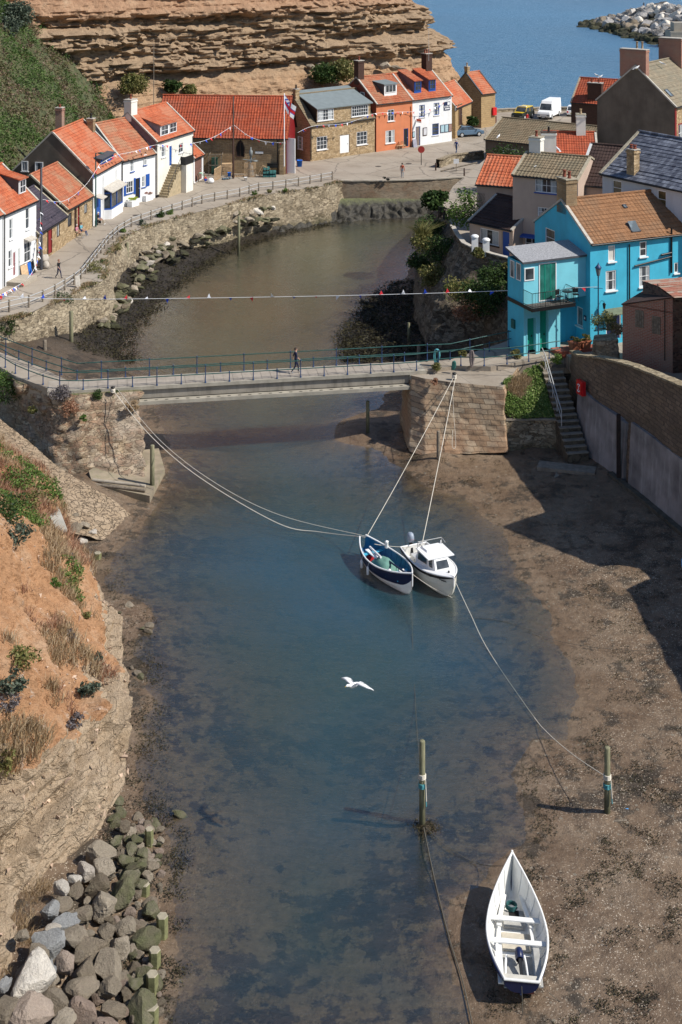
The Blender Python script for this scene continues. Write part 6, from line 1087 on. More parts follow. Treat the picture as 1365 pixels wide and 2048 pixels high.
# (px centre u,v, half-width px, kind)
BLD = [(200, 1700, 26, 'grey'), (172, 1735, 22, 'pale'), (150, 1752, 12, 'pale'), (205, 1735, 24, 'grey'), (123, 1770, 17, 'pale'), (152, 1775, 17, 'brown'), (195, 1765, 22, 'brown'), (128, 1800, 18, 'brown'), (100, 1815, 20, 'blue'), (163, 1822, 22, 'brown'), (133, 1840, 24, 'blue'), (150, 1862, 28, 'grey'), (205, 1800, 26, 'grey'), (245, 1780, 30, 'green'), (258, 1755, 22, 'green'), (265, 1730, 22, 'green'), (300, 1812, 18, 'green'), (253, 1845, 22, 'grey'), (215, 1855, 22, 'grey'), (290, 1865, 26, 'green'), (238, 1885, 22, 'grey'), (180, 1895, 32, 'brown'), (95, 1880, 28, 'blue'), (128, 1920, 22, 'pink'), (220, 1925, 30, 'grey'), (175, 1940, 26, 'brown'), (65, 1950, 44, 'pale'), (90, 1930, 20, 'blue'), (45, 1860, 14, 'grey'), (220, 1965, 26, 'grey'), (165, 1975, 30, 'brown'), (300, 1945, 25, 'green'), (110, 1990, 28, 'grey'), (285, 2010, 32, 'green'), (60, 2020, 40, 'pink'), (20, 2010, 26, 'grey'), (170, 2020, 30, 'pink'), (225, 2010, 22, 'brown'), (10, 1960, 14, 'blue'), (120, 2045, 30, 'grey'), (215, 2050, 26, 'pink'), (270, 1960, 16, 'green'), (262, 1690, 14, 'green'), (235, 1672, 14, 'green'), (285, 1700, 13, 'green'), (272, 1672, 12, 'green'), (105, 1850, 14, 'pale'), (190, 1900, 12, 'pale'), (250, 1645, 13, 'brown'), (250, 1715, 16, 'green'), (282, 1762, 14, 'green'), (320, 1995, 10, 'brown'), (155, 1905, 14, 'grey'), (75, 1900, 22, 'grey')]
pos_w = lambda u, v: ('upper' if v < 1760 else 'middle' if v < 1880 else 'lower' if v < 1980 else 'bottom')+' part of the pile, '+('by the water' if u > 240 else 'against the cliff' if u < 110 else 'mid-pile')
def bigness(w): return 'huge' if w > 34 else 'large' if w > 25 else 'medium' if w > 17 else 'small'
for i, (u, v, w, k) in enumerate(BLD):
    zz_ = float(np.interp(u, [0, 120, 240, 330], [1.9, 1.35, .7, .2])); p = px(u, v, zz_+.15); s_ = w/F*p.y*1.12; r_ = random.Random(i)
    rock(k, p.x, p.y, zz_, s_, s_*r_.uniform(.75, 1.05), s_*r_.uniform(.6, .8), '%s %s boulder in the %s' % (bigness(w), LOOK[k], pos_w(u, v)), GB, i)
rr = random.Random(21)
for i in range(210):   # small infill stones
    v = rr.uniform(1640, 2060); u = rr.uniform(max(20, 260-(v-1640)*.7), 325); k = rr.choice(['grey', 'brown', 'pink', 'grey', 'green' if u > 230 else 'brown']); zz_ = float(np.interp(u, [0, 120, 240, 330], [1.5, 1.0, .45, .05])); p = px(u, v, zz_+.1); s_ = rr.uniform(.08, .28)
    rock(k, p.x, p.y, zz_, s_, s_*.9, s_*.65, 'small %s stone wedged among the larger armour boulders' % LOOK[k], 'small stones in the boulder pile', 200+i, 'stone')
PST = plain('mossy_post_wood', (.17, .17, .075), .85, .3, 3, .6, .03); SPT = plain('pale_stump_top', (.33, .29, .21), .9, .2, 5)
for i, (u, v, hgt, r) in enumerate(((299, 1690, .7, .16), (289, 1790, .5, .2), (325, 1870, .75, .2), (310, 1930, .6, .2), (305, 1985, .7, .2), (304, 2045, .6, .22), (196, 1115, .35, .2))):
    p = px(u, v, .1); q = MB(); n_ = 6; q.lathe([(r, -.5), (r, hgt), ], (0, 0, 0), n_, 0, False); q.lathe([(r, hgt), (r*.9, hgt+.02), (0, hgt+.02)], (0, 0, 0), n_, 1, False); o = q.build('wooden_stump', [PST, SPT]); o.location = (p.x, p.y, 0)
    tag(o, ['topmost green wooden stump beside the boulders', 'pale-topped stump, second down beside the boulders', 'green six-sided stump standing out in the water, third down', 'pale stump, fourth down along the boulders', 'fifth stump down along the boulders', 'lowest stump at the bottom edge', 'lone squat stump in the mud below the slipway'][i], 'stump', 'old pile stumps')
# rocks along the upstream left bank
UG = 'tumbled rocks below the quay'
rr = random.Random(31); n_ = 0
UPX = [(215, 640, 12), (235, 612, 14), (250, 590, 14), (262, 570, 18), (285, 545, 22), (305, 520, 22), (330, 505, 20), (360, 490, 20), (400, 470, 20), (440, 456, 16), (480, 440, 18), (520, 432, 18), (560, 424, 18), (600, 418, 20), (640, 410, 20), (680, 412, 20), (710, 415, 16)]
for (u0, v0, sp_) in UPX:
    for j in range(16):
        u, v = u0+rr.uniform(-1.2, 1.2)*sp_, v0+rr.uniform(-1.5, 1.1)*sp_*.75; z0_ = .9 if v < v0 else .35; p = px(u, v, z0_); zg = gz1(p.x, p.y); k = rr.choice(['grey', 'green', 'green', 'brown', 'pale'][0:4+(v < v0)]) if v < v0+6 else rr.choice(['weed', 'weed', 'green']); s_ = rr.uniform(.2, .62)
        p = px(u, v, zg+.15); zg += .9 if u > 600 and v < 425 else 0; rock(k, p.x, p.y, zg+.1, s_*1.25, s_, s_*.5, '%s %s rock on the foreshore below the quay wall%s' % ('large' if s_ > .55 else 'small' if s_ < .35 else 'medium', LOOK[k], ', near the far dock' if u > 560 else ', near the bridge' if u < 260 else ', at the bend'), UG, 400+n_, 'rock'); n_ += 1
for i, (u, v, s_) in enumerate(((125, 1045, .35), (150, 1058, .42), (172, 1052, .25), (145, 1035, .3))): p = px(u, v, .7); rock('grey', p.x, p.y, .75, s_*1.3, s_, s_*.6, 'smooth oval stone at the foot of the slipway wall', 'smooth stones below the slipway', 700+i, 'stone')
for i, (u, v, sx_, sy_) in enumerate(((185, 1062, .8, .5), (165, 1076, .6, .35), (205, 1045, 1.0, .5))): p = px(u, v, .3); rock('pale', p.x, p.y, .22, sx_, sy_, .14, 'flat bleached rock slab at the toe of the slipway', 'bleached slabs at the slipway toe', 720+i, 'rock_slab')
rr = random.Random(77)
for i in range(26):
    u, v = (rr.uniform(225, 300), rr.uniform(1205, 1360)) if i < 14 else (rr.uniform(225, 300), rr.uniform(1610, 1720)); p = px(u, v, .1); zg = gz1(p.x, p.y); s_ = rr.uniform(.1, .32); rock(rr.choice(['green', 'brown', 'grey']), p.x, p.y, zg+.03, s_, s_*.9, s_*.6, 'small weedy stone in the mud at the cliff foot, %s the boulder pile' % ('above' if i < 14 else 'beside'), 'weedy stones at the cliff foot', 740+i, 'stone')
p = px(360, 1628, 0); rock('green', p.x, p.y, 0, .3, .22, .18, 'single mossy rock breaking the water off the cliff foot', None, 771, 'rock')
# fallen rocks at the foot of the far cliff
for i, (u, v, s_) in enumerate(((622, 133, .5), (770, 132, .8), (790, 136, .7), (805, 139, .6), (640, 130, .5), (745, 136, .5))):
    p = py(u, v, 196+i*.4+(6 if u > 700 else 0)); rock('grey', p.x, p.y, p.z, s_*1.4, s_, s_*.7, 'fallen block resting on the ledge at the foot of the sea cliff', 'fallen cliff blocks', 780+i, 'fallen_block')
# breakwater
BG = 'boulders of the breakwater'; rr = random.Random(41); a0, a1_ = Vector((73, 421, 0)), Vector((88, 325, 0)); n_ = 0
L_ = (a1_-a0).length; d = (a1_-a0)/L_; Nn_ = Vector((-d.y, d.x, 0)); Nn_ = Nn_ if Nn_.x > 0 else -Nn_
def bwz(s, w): tp = min(1, s/17); W = 3+15*tp; hh_ = 1+6.2*tp; return hh_*min(1, w/W*1.0)-.6, W
q = MB()
def bwf(u, v): s = u*L_; z_, W = bwz(s, 0); W = bwz(s, 0)[1]; w = v*W*3.2; zz_ = bwz(s, w)[0] if w < 2*W else bwz(s, max(0, 3.2*W-w))[0]; return a0+d*s+Nn_*w+Vector((0, 0, zz_-.8))
q.grid(40, 24, bwf); tag(q.build('breakwater_core', RK['weed']), kind='structure')
for i in range(280):
    s = rr.random()*78; hh_, W = bwz(s, 0); w = rr.uniform(-.5, W*1.15); zz_ = bwz(s, max(0, w))[0]; p = a0+d*s+Nn_*w; k = 'weed' if zz_ < 1.0 else 'bw' if rr.random() < .7 else 'pale' if zz_ > 3 else 'brown'; s_ = rr.uniform(1.0, 2.0)
    if p.x/p.y > .262: continue
    rock(k, p.x, p.y, zz_+.15, s_*1.15, s_, s_*.75, '%s %s boulder %s the breakwater' % ('large' if s_ > 1.6 else 'small' if s_ < 1.25 else 'medium', LOOK[k], 'at the waterline of' if zz_ < 1 else 'near the crest of' if zz_ > 4.5 else 'on the flank of'), BG, 900+i)
p = px(1352, 96, 0); q = MB(); q.box(-1.3, 0, -1, 6, 6, 4.2); q.box(-.2, 1, 4.2, 6, 5, 6.4); q.box(-1.35, -.05, 3.7, 6, 0, 4.25); tag(q.build('harbour_pier_end', CONC, origin=None), 'square concrete pier head at the right end of the breakwater', 'pier').location = p
# posts in the harbour
def mpost(u, vt, vb, zb, r, label, mat=None, ties=0, lean=0):
    b_ = px(u, vb, zb); hgt = (vb-vt)/F*b_.y; t = thing('mooring_post', label, 'mooring post', b_); q = MB(); q.lathe([(r*1.05, -.6), (r, hgt*.3), (r*.95, hgt-.03), (r*.8, hgt), (0, hgt)], n=10); o = q.build('timber', mat or PW, t); 
    if lean: t.rotation_euler = (0, lean, 0)
    for k in range(ties):
        q = MB(); 
        for j in range(4): zz_ = hgt*.55-k*.35+j*.05; q.tube([(math.cos(a)*(r+.02), math.sin(a)*(r+.02), zz_) for a in [i*PI/4 for i in range(9)]], .022, 4)
        q.tube([(r, -r, hgt*.55-k*.35), (r*1.3, -r*1.3, hgt*.3-k*.2)], .02, 4); q.build('rope_tie', ROPE if k == 0 else ROPET, t)
    return b_, hgt
m, nt, b = newmat('tidal_timber'); z_ = nd(nt, 'ShaderNodeSeparateXYZ', {0: nd(nt, 'ShaderNodeTexCoord').outputs['Object']}).outputs[2]; v = ocoord(nt, (6, 6, 1)); n_1 = noi(nt, v, 2, 5, .7); f = nd(nt, 'ShaderNodeMapRange', {'Value': mth(nt, 'ADD', z_, n_1), 'From Min': .9, 'From Max': 2.1}).outputs[0]
cc = mixc(nt, f, ramp(nt, n_1, [(.3, (.035, .035, .018)), (.7, (.09, .085, .04))]), ramp(nt, n_1, [(.3, (.12, .12, .06)), (.7, (.26, .24, .15))])); nt.links.new(cc, b.inputs['Base Color']); b.inputs['Roughness'].default_value = .85; bump(nt, b, n_1, .6, .03); PW = m
mpost(845, 1481, 1648, 0, .115, 'mossy mooring post in shallow water tied with blue and white ropes', ties=2); mpost(1215, 1494, 1634, .1, .12, 'mooring post standing on the shelly mud with pale rope round its middle', ties=2)
mpost(736, 802, 868, .2, .12, 'short mooring post on a weedy mound seen below the bridge'); mpost(305, 890, 985, 0, .14, 'tall green-stained post at the corner of the left abutment'); mpost(877, 862, 925, .2, .11, 'whitish-blue rusty post against the right abutment', WOODG)
for u, vt, vb, lab, r in ((40, 655, 716, 'leftmost post behind the bridge railing', .16), (90, 680, 735, 'second post from the left behind the bridge railing', .15), (143, 622, 706, 'tall post standing behind the bridge near the quay wall', .16), (255, 485, 553, 'dark post rising from the rocks at the quay bend', .15), (478, 432, 502, 'dark post on the seaweed shore upstream', .14), (372, 447, 482, 'short post among the rocks below the quay', .12), (818, 645, 690, 'pale post in the dark weed right of the bridge walker', .12), (838, 690, 722, 'stubby post beside the right end of the bridge', .14)):
    mpost(u, vt, vb, .3, r, lab, WOODG if u in (90, 838) else None)
# ---------------------------------------------------------------- boats
def hullpts(L, B, sh, kl, bf, nst=34, nsec=12, off=0.0, zmin=None, stp=0):
    rows = []
    for i in range(nst):
        t = i/(nst-1); b_ = max(.012, bf(t)*B/2-off); zs = sh(t); zk = kl(t)+off; row = []
        for j in range(nsec):
            a = j/(nsec-1)*PI/2; y = b_*math.cos(a)**.72 if j < nsec-1 else 0; z = zs-(zs-zk)*math.sin(a)**1.05
            if stp and 0 < j < nsec-1: y += stp*(j % 2)
            if zmin is not None: z = max(z, zmin)
            row.append((y, z))
        rows.append((t*L, row))
    return rows
def hullmesh(mb, rows, mf, flip=False, sm=False):
    nst, nsec = len(rows), len(rows[0][1])
    for sgn in (1, -1):
        o = len(mb.v)
        for x, row in rows:
            for y, z in row: mb.v.append((x+(row[0][1]-z)*0, y*sgn, z))
        for i in range(nst-1):
            for j in range(nsec-1):
                a = o+i*nsec+j; f_ = [a, a+1, a+nsec+1, a+nsec]; 
                if (sgn > 0) != flip: f_ = f_[::-1]
                mb.f.append(f_); mb.m.append(mf(i, j)); mb.s.append(sm)
def boat(name, label, loc, rz, L, B, sh, kl, bf, mats, mf, group, tilt=(0, 0), inner=None, floor=.25, transom=True, deck=None):
    t = thing(name, label, 'boat', loc, rz, group); t.rotation_euler = (tilt[0], tilt[1], rz)
    q = MB(); R0 = hullpts(L, B, sh, kl, bf, stp=.012); hullmesh(q, R0, mf)
    if transom:
        r = R0[0][1]; pts = [(0, y, z) for y, z in r]+[(0, -y, z) for y, z in r[-2::-1]]; q.add(pts, [tuple(range(len(pts)))], mf(0, 2))
    # keel / stem
    q.tube([(x, 0, kl(x/L)-.03) for x in [L*i/14 for i in range(15)]], .035, 4, mf(0, 11)); q.tube([(L, 0, kl(1)-.02), (L+.01, 0, (kl(1)+sh(1))/2), (L, 0, sh(1)+.05)], .04, 5, 0)
    hu = q.build('hull', mats, t)
    if inner:
        q = MB(); R1 = hullpts(L, B, lambda s: sh(s)-.0, kl, bf, off=.045, zmin=floor); hullmesh(q, R1, lambda i, j: 0, True); r = R1[0][1]
        if transom: pts = [(.05, y, z) for y, z in r]+[(.05, -y, z) for y, z in r[-2::-1]]; q.add(pts, [tuple(range(len(pts)-1, -1, -1))], 0)
        for i in range(2, 32, 3):
            x, row = R1[i]
            for sg in (1, -1): q.tube([(x, sg*(y-.012), z) for y, z in row[:7]], .014, 4, 0)
        q.build('inner_lining', inner, t)
    q = MB()
    for sg in (1, -1): q.tube([(x, sg*(row[0][0]-.02), row[0][1]+.012) for x, row in R0], .042, 6, 0)
    if transom: q.tube([(.02, R0[0][1][0][0], sh(0)+.01), (.02, -R0[0][1][0][0], sh(0)+.01)], .045, 6, 0)
    q.build('gunwale', mats[0] if mats else WP, t); return t
def bbf(ts, full=.45, pw=1.9):
    def f(t):
        if t < full: return ts+(1-ts)*math.sin(t/full*PI/2)
        return max(.0, 1-((t-full)/(1-full))**pw)
    return f
BWH = plain('white_boat_paint', (.78, .77, .73), .45, .06, 3, .1, stain=(.62, .60, .54)); BGR = plain('grey_boat_floor', (.40, .39, .36), .7, .15, 4, .2); BNV = plain('navy_hull_paint', (.010, .016, .055), .35, .08, 3, 0); BBL = plain('blue_boat_interior', (.015, .15, .30), .5, .15, 3, .1); LBL = plain('light_blue_thwart', (.07, .42, .58), .5, .1, 3, 0); TARP = plain('green_tarpaulin', (.13, .27, .22), .7, .15, 4, .3, .03); ENG = plain('outboard_blue_grey', (.28, .33, .40), .35, .08, 3, 0); BEAM = plain('boat_bare_wood', (.30, .21, .13), .8, .2, 6)
def thw(t, x, B, bf, L, z, w=.22, mat=BWH, th=.04):
    q = MB(); hb = bf(x/L)*B/2*.93; q.box(x-w/2, -hb, z, x+w/2, hb, z+th); q.build('thwart', mat, t)
# white coble
L, B = 5.15, 2.06; sh = lambda t: .86-.10*math.sin(min(1, t/.6)*PI)*.6+.62*max(0, (t-.35)/.65)**2.0; kl = lambda t: .06+.05*t+.42*max(0, (.22-t)/.22)**1.4+.95*max(0, (t-.86)/.14)**2.4*.8; bf = bbf(.54, .42, 1.75)
sA, bA = Vector((5.72, 43.85, 0)), Vector((6.02, 48.9, 0)); d = bA-sA
t = boat('coble', 'open white boat with navy stern aground on the mud at the bottom right', (sA.x, sA.y, .02), math.atan2(d.y, d.x), L, B, sh, kl, bf, [BWH, BNV, plain('cobalt_strake', (.03, .09, .36), .4, .1, 3, 0)], lambda i, j: (2 if j < 1 else 1 if (i < 11 and j < 9) or j < 3 else 0) if i > 0 else 1, 'moored boats', (0.05, 0), [BWH], .2); cob = t
for x in (3.02, 1.98): thw(t, x, B, bf, L, .62, .2)
q = MB(); q.box(.06, -bf(.05)*1.0, .70, .42, bf(.05)*1.0, .75); q.build('stern_bench', plain('cream_bench', (.55, .52, .45), .6, .1, 4), t)
for sg in (1, -1):
    q = MB(); q.box(.2, sg*.62-.1, .56, 1.85, sg*.62+.1, .6); q.build('side_bench', BWH, t) if sg > 0 else q.build('side_bench', BGR, t)
    q = MB(); q.obox((3.6, sg*.42, .5), (.75, -sg*.14, 0), (.02, .07, 0), (0, 0, .02)); q.obox((2.5, sg*.55, .45), (.55, -sg*.02, 0), (.0, .05, 0), (0, 0, .02)); q.build('stringer', BWH, t)
q = MB(); q.box(.5, -.5, .21, 1.9, .5, .24); q.box(2.1, -.5, .21, 2.9, .45, .25, 1); q.box(3.1, -.35, .21, 3.9, .35, .30); q.build('floor_board', [BGR, plain('pale_plywood', (.50, .45, .36), .8, .1, 4)], t); q = MB(); q.box(3.6, -.2, .301, 3.9, .15, .306); q.build('hatch_opening', DARK, t)
q = MB(); q.box(1.2, .05, .3, 1.25, .3, .6)
def outboard(parent, loc, lean, m1=BNV, m2=BNV, sc=1.0, rz=0):
    o = thing('outboard_motor', 'outboard motor', None, loc); del o['label']; o.parent = parent; o.rotation_euler = (0, lean, rz); o.scale = (sc,)*3
    q = MB(); V = []; prof = [(0, .0, 0), (.0, .17, .12), (.05, .2, .14), (.22, .21, .15), (.33, .17, .13), (.38, .09, .07)]
    for z, rx, ry in prof: V += [(rx*math.cos(2*PI*i/12)+.04, ry*math.sin(2*PI*i/12), z) for i in range(12)]
    q.add(V, [(j*12+i, j*12+(i+1) % 12, (j+1)*12+(i+1) % 12, (j+1)*12+i) for j in range(5) for i in range(12)], 0, True); q.add(V[-12:], [tuple(range(12))], 0); q.box(-.06, -.05, -.75, .08, .05, .0, 1); q.box(-.12, -.12, -.7, .1, .12, -.68, 1); q.tube([(.0, 0, -.8), (.0, 0, -.62)], .06, 6, 1); q.tube([(.2, 0, .05), (.6, .03, .12)], .02, 5, 1)
    me = q.build('motor', [m1, m2], o); return o
def motorpart(parent, loc, rot, m1, m2, sc=1.0, stripe=None):
    q = MB(); V = []
    for z, rx, ry in [(0, .17, .12), (.05, .2, .14), (.22, .21, .15), (.33, .17, .13), (.38, .09, .07)]: V += [(rx*math.cos(2*PI*i/12)+.04, ry*math.sin(2*PI*i/12), z) for i in range(12)]
    q.add(V, [(j*12+i, j*12+(i+1) % 12, (j+1)*12+(i+1) % 12, (j+1)*12+i) for j in range(4) for i in range(12)], 0, True); q.add(V[-12:], [tuple(range(12))], 0)
    if stripe: q.add([(p[0]*1.015, p[1]*1.02, .1+.05*k) for k in (0, 1) for p in V[12:24]], [(i, (i+1) % 12, 12+(i+1) % 12, 12+i) for i in range(12)], 2)
    q.box(-.06, -.05, -.75, .08, .05, .0, 1); q.box(-.12, -.12, -.7, .1, .12, -.68, 1); q.tube([(.0, 0, -.8), (.0, 0, -.62)], .06, 6, 1); q.tube([(.2, 0, .05), (.6, .03, .12)], .02, 5, 1)
    o = q.build('outboard_motor', [m1, m2, stripe or m1], parent); o.location = loc; o.rotation_euler = rot; o.scale = (sc,)*3; return o
motorpart(t, (1.35, -.05, .55), (0, 1.2, .1), NB, BK, .95)
for k, (x, y) in enumerate(((.75, .45), (.8, -.3))): q = MB(); q.tube([(x, y, .32), (x+.6, y*.9, .34), (x+1.0, y*.8, .33)], .04, 6); q.build('oar' if k else 'boat_hook', WP, t)
q = MB(); rr = random.Random(4)
for i in range(14): a = rr.uniform(0, 6); q.tube([(3.95+(.16+.03*rr.random())*math.cos(a+j*.7), (.16+.04*rr.random())*math.sin(a+j*.7)+.05, .33+.02*i/2+.02*rr.random()) for j in range(10)], .016, 4)
q.build('rope_coil', plain('dark_teal_net', (.02, .10, .10), .8, .3, 9), t)
q = MB(); q.box(.35, -.45, .21, .65, .2, .5); q.build('fish_box', plain('rust_box', (.20, .06, .035)), t)
# navy and white coble
L, B = 5.1, 1.85; sh2 = lambda t: .80+.38*max(0, (t-.4)/.6)**2+.28*max(0, (.4-t)/.4)**2; kl2 = lambda t: -.12+.7*max(0, (t-.88)/.12)**2+.5*max(0, (.1-t)/.1)**2; bf2 = lambda t: max(.0, 1-abs((t-.47)/.53)**2.1)
sA, bA = Vector((1.18, 74.7, 0)), Vector((3.66, 70.2, 0)); d = bA-sA
t = boat('coble', 'open double-ended boat with navy topsides, blue interior and green tarpaulin', (sA.x, sA.y, 0), math.atan2(d.y, d.x), L, B, sh2, kl2, bf2, [WP, BNV, BWH], lambda i, j: 1 if j < 4 else 2, 'moored boats', (0, 0), [BBL], .12, transom=False); nav = t
for x in (4.3, 3.55, 1.0): thw(t, x, B, bf2, L, .56, .2, LBL)
q = MB(); q.grid(16, 14, lambda u, v: Vector((1.55+1.5*u, -.5+1.0*v, .35+.50*math.sin(PI*min(1, max(0, u)))**.5*math.sin(PI*v)**.5+.06*noise.noise(Vector((u*5, v*5, 0)))))); q.build('tarpaulin', TARP, t)
q = MB(); q.tube([(2.6, .12, .75), (4.9, -.02, .98)], .05, 6); q.build('mast_spar', BNV, t); q = MB(); q.tube([(.6, .1, .7), (2.2, -.15, .85)], .06, 6); q.box(.7, -.25, .62, 2.0, -.05, .68); q.build('oar', WP, t); q = MB(); q.box(3.5, .15, .60, 4.1, .45, .66); q.build('plank', BWH, t)
for k, x in enumerate((1.5, 2.3)):
    q = MB(); y = -bf2(x/L)*B/2-.09; q.lathe([(0, -.3), (.07, -.25), (.07, .1), (.03, .16), (0, .17)], (x, y, .45), 8); q.tube([(x, y, .6), (x, y+.1, .85)], .012, 4); q.build('fender', WP, t)
q = MB(); q.lathe([(.1, 0), (.1, .3), (.12, .34), (0, .4)], (1.3, bf2(1.3/L)*B/2-.05, .8), 8); q.build('white_post', WP, t); q = MB(); q.box(.9, -.3, .2, 1.25, .1, .5); q.build('red_can', CR, t)
q = MB(); q.lathe([(0, 0), (.09, .02), (.09, .16), (0, .2)], (3.4, -.35, .6), 8); q.build('float', WP, t)
# cabin boat
L, B = 4.75, 1.95; sh3 = lambda t: .78+.34*max(0, (t-.2)/.8)**1.6; kl3 = lambda t: -.15+.85*max(0, (t-.84)/.16)**2; bf3 = bbf(.80, .5, 2.3)
sA, bA = Vector((3.9, 74.3, 0)), Vector((5.72, 69.95, 0)); d = bA-sA
t = boat('cabin_boat', 'small white cabin boat with outboard motor moored beside the navy boat', (sA.x, sA.y, 0), math.atan2(d.y, d.x), L, B, sh3, kl3, bf3, [WP, BK, plain('cream_hull', (.66, .64, .55), .4, .05, 3, .05)], lambda i, j: 1 if j < 1 else 2, 'moored boats', (0, 0), [BWH], .25); cab = t
q = MB(); V = []; n_ = 20   # foredeck
for i in range(n_):
    s_ = .42+.58*i/(n_-1); b_ = max(.01, bf3(s_)*B/2-.03); V += [(s_*L, b_, sh3(s_)), (s_*L, b_*.5, sh3(s_)+.09), (s_*L, -b_*.5, sh3(s_)+.09), (s_*L, -b_, sh3(s_))]
q.add(V, [(i*4+j, i*4+j+1, i*4+5+j, i*4+4+j) for i in range(n_-1) for j in range(3)], 0, True); q.build('foredeck', WP, t)
def trap(x0, x1, w0, w1, z0, dx0, dx1, iw, z1, m=0, mb=None):
    """tapered cabin: bottom rect (x0..x1, half widths w0,w1) top inset"""
    mb.add([(x0, -w0, z0), (x1, -w1, z0), (x1, w1, z0), (x0, w0, z0), (x0+dx0, -w0+iw, z1), (x1-dx1, -w1+iw, z1), (x1-dx1, w1-iw, z1), (x0+dx0, w0-iw, z1)], [(4, 5, 6, 7), (0, 1, 5, 4), (1, 2, 6, 5), (2, 3, 7, 6), (3, 0, 4, 7)], m)
q = MB(); trap(1.95, 3.75, .80, .50, .80, .05, .45, .1, 1.52, 0, q); q.box(1.9, -.76, 1.52, 3.35, .76, 1.57); trap(2.0, 2.7, .55, .5, 1.57, .02, .12, .05, 1.66, 0, q); co = q.build('cabin', [WP], t)
def face(A, Bp, Cp, Dp, u0, u1, v0, v1, off, mb):
    A, Bp, Cp, Dp = map(Vector, (A, Bp, Cp, Dp)); N = (Bp-A).cross(Dp-A).normalized()*off; f = lambda u, v: A.lerp(Bp, u).lerp(Dp.lerp(Cp, u), v)+N; mb.quad(f(u0, v0), f(u1, v0), f(u1, v1), f(u0, v1))
P = [(1.95, -.80, .8), (3.75, -.50, .8), (3.75, .50, .8), (1.95, .80, .8), (2.0, -.70, 1.52), (3.30, -.40, 1.52), (3.30, .40, 1.52), (2.0, .70, 1.52)]
for A_, B_, C_, D_, us in ((P[0], P[1], P[5], P[4], ((.08, .55), (.68, .86))), (P[1], P[2], P[6], P[5], ((.12, .88),)), (P[2], P[3], P[7], P[6], ((.14, .32), (.45, .92)))):
    for u0, u1 in us: q = MB(); face(A_, B_, C_, D_, u0, u1, .38, .84, .012, q); q.build('window', GL, co)
q = MB()
for sg in (1, -1): q.tube([(2.0, sg*.7, 1.55), (2.0, sg*.7, 1.9), (2.5, sg*.66, 1.86)], .02, 5)
q.tube([(2.0, -.7, 1.9), (2.0, .7, 1.9)], .02, 5); q.build('grab_rail', STEEL, t); q = MB(); q.lathe([(.05, 0), (.05, .6), (.02, .7), (0, .7)], (1.6, .86, .85), 8); q.build('fender', WP, t)
q = MB(); q.lathe([(0, 0), (.05, .01), (.05, .1), (0, .12)], (4.2, 0, sh3(.88)+.08), 8); q.build('deck_cleat', BK, t); q = MB(); q.box(.4, -.35, .26, .9, .3, .55); q.lathe([(.1, .5), (.1, .8), (.05, .85), (0, .85)], (1.0, .45, 0), 8); q.build('fuel_tank', plain('silver_can', (.45, .45, .45), .3), t)
motorpart(t, (-.12, -.1, .92), (0, -.25, 0), ENG, BK, 1.25, plain('red_engine_stripe', (.35, .05, .05), .4))
q = MB(); q.lathe([(0, 0), (.3, .02), (.28, .3), (.1, .42), (0, .44)], (1.35, -.2, .5), 10); q.build('covered_seat', plain('pale_cover', (.62, .63, .66), .8), t)
bn_ = text(t, 'Trishuns Dream', (3.98, -bf3(.83)*B/2*.80-.085, .74), .19, BK, PI/2-.30, 0, -.52 if False else -.0, 'boat_name')
xA, xB = .76, .90; pA = Vector((xA*L, -bf3(xA)*B/2, 0)); pB = Vector((xB*L, -bf3(xB)*B/2, 0)); dv = pB-pA; bn_.rotation_euler = (PI/2-.42, 0, 0); bn_.rotation_euler = (Matrix.Rotation(math.atan2(dv.y, dv.x), 3, 'Z') @ Matrix.Rotation(PI/2+.42, 3, 'X')).to_euler(); mp = (pA+pB)/2; bn_.location = (mp.x, mp.y-.03, .86)
# small blue-white dinghy at the right frame edge
L, B = 2.7, 1.3; t = boat('dinghy', 'small pale blue dinghy with its bow just inside the right frame edge', (20.5, 72.3, .45), PI+.15, L, B, lambda s: .5+.15*s*s, lambda s: .03+.3*max(0, (s-.85)/.15)**2, bbf(.7, .5, 2), [plain('dinghy_blue', (.15, .35, .62), .4, .05), plain('dinghy_white', (.7, .72, .75), .4, .05)], lambda i, j: 1, 'moored boats', (0, 0), [BWH], .1); thw(t, 1.4, B, bbf(.7, .5, 2), L, .35, .2)
# ---------------------------------------------------------------- ropes
def rope(label, pts, r=.022, mat=ROPE, sag=0, name='mooring_rope', n=24):
    pts = [Vector(p) for p in pts]; Q = []
    if sag or len(pts) == 2:
        a, b = pts[0], pts[-1]; Q = [a.lerp(b, i/n)-Vector((0, 0, 4*sag*(i/n)*(1-i/n))) for i in range(n+1)]
    else:
        for i in range(len(pts)-1):
            P0, P1, P2, P3 = pts[max(0, i-1)], pts[i], pts[i+1], pts[min(len(pts)-1, i+2)]
            for k in range(8): t_ = k/8; Q.append(.5*((2*P1)+(-P0+P2)*t_+(2*P0-5*P1+4*P2-P3)*t_*t_+(-P0+3*P1-3*P2+P3)*t_**3))
        Q.append(pts[-1])
    q = MB(); q.tube([p-Q[0] for p in Q], r*.78, 5); o = q.build(name, mat); o.location = Q[0]; return tag(o, label, 'rope')
bolL, bolR, bolR2 = e1(226, 780, 4.75), e1(907, 756, 4.7), e1(912, 752, 4.7); nS = Vector((1.3, 74.5, 1.1)); nB = Vector((3.62, 70.3, 1.15)); cS = Vector((4.4, 74.3, .9)); cB = Vector((5.70, 70.05, 1.12))
rope('thick lower rope sagging from the left abutment to the navy boat', [bolL, px(300, 870, 3.2), px(400, 955, 1.8), px(555, 1046, .3), px(640, 1064, .15), nS], .028); rope('thinner upper rope from the left abutment to the navy boat', [bolL+Vector((.3, .1, 0)), px(320, 880, 3.4), px(430, 965, 2.0), px(560, 1030, 1.1), nS+Vector((.05, 0, .05))], .018)
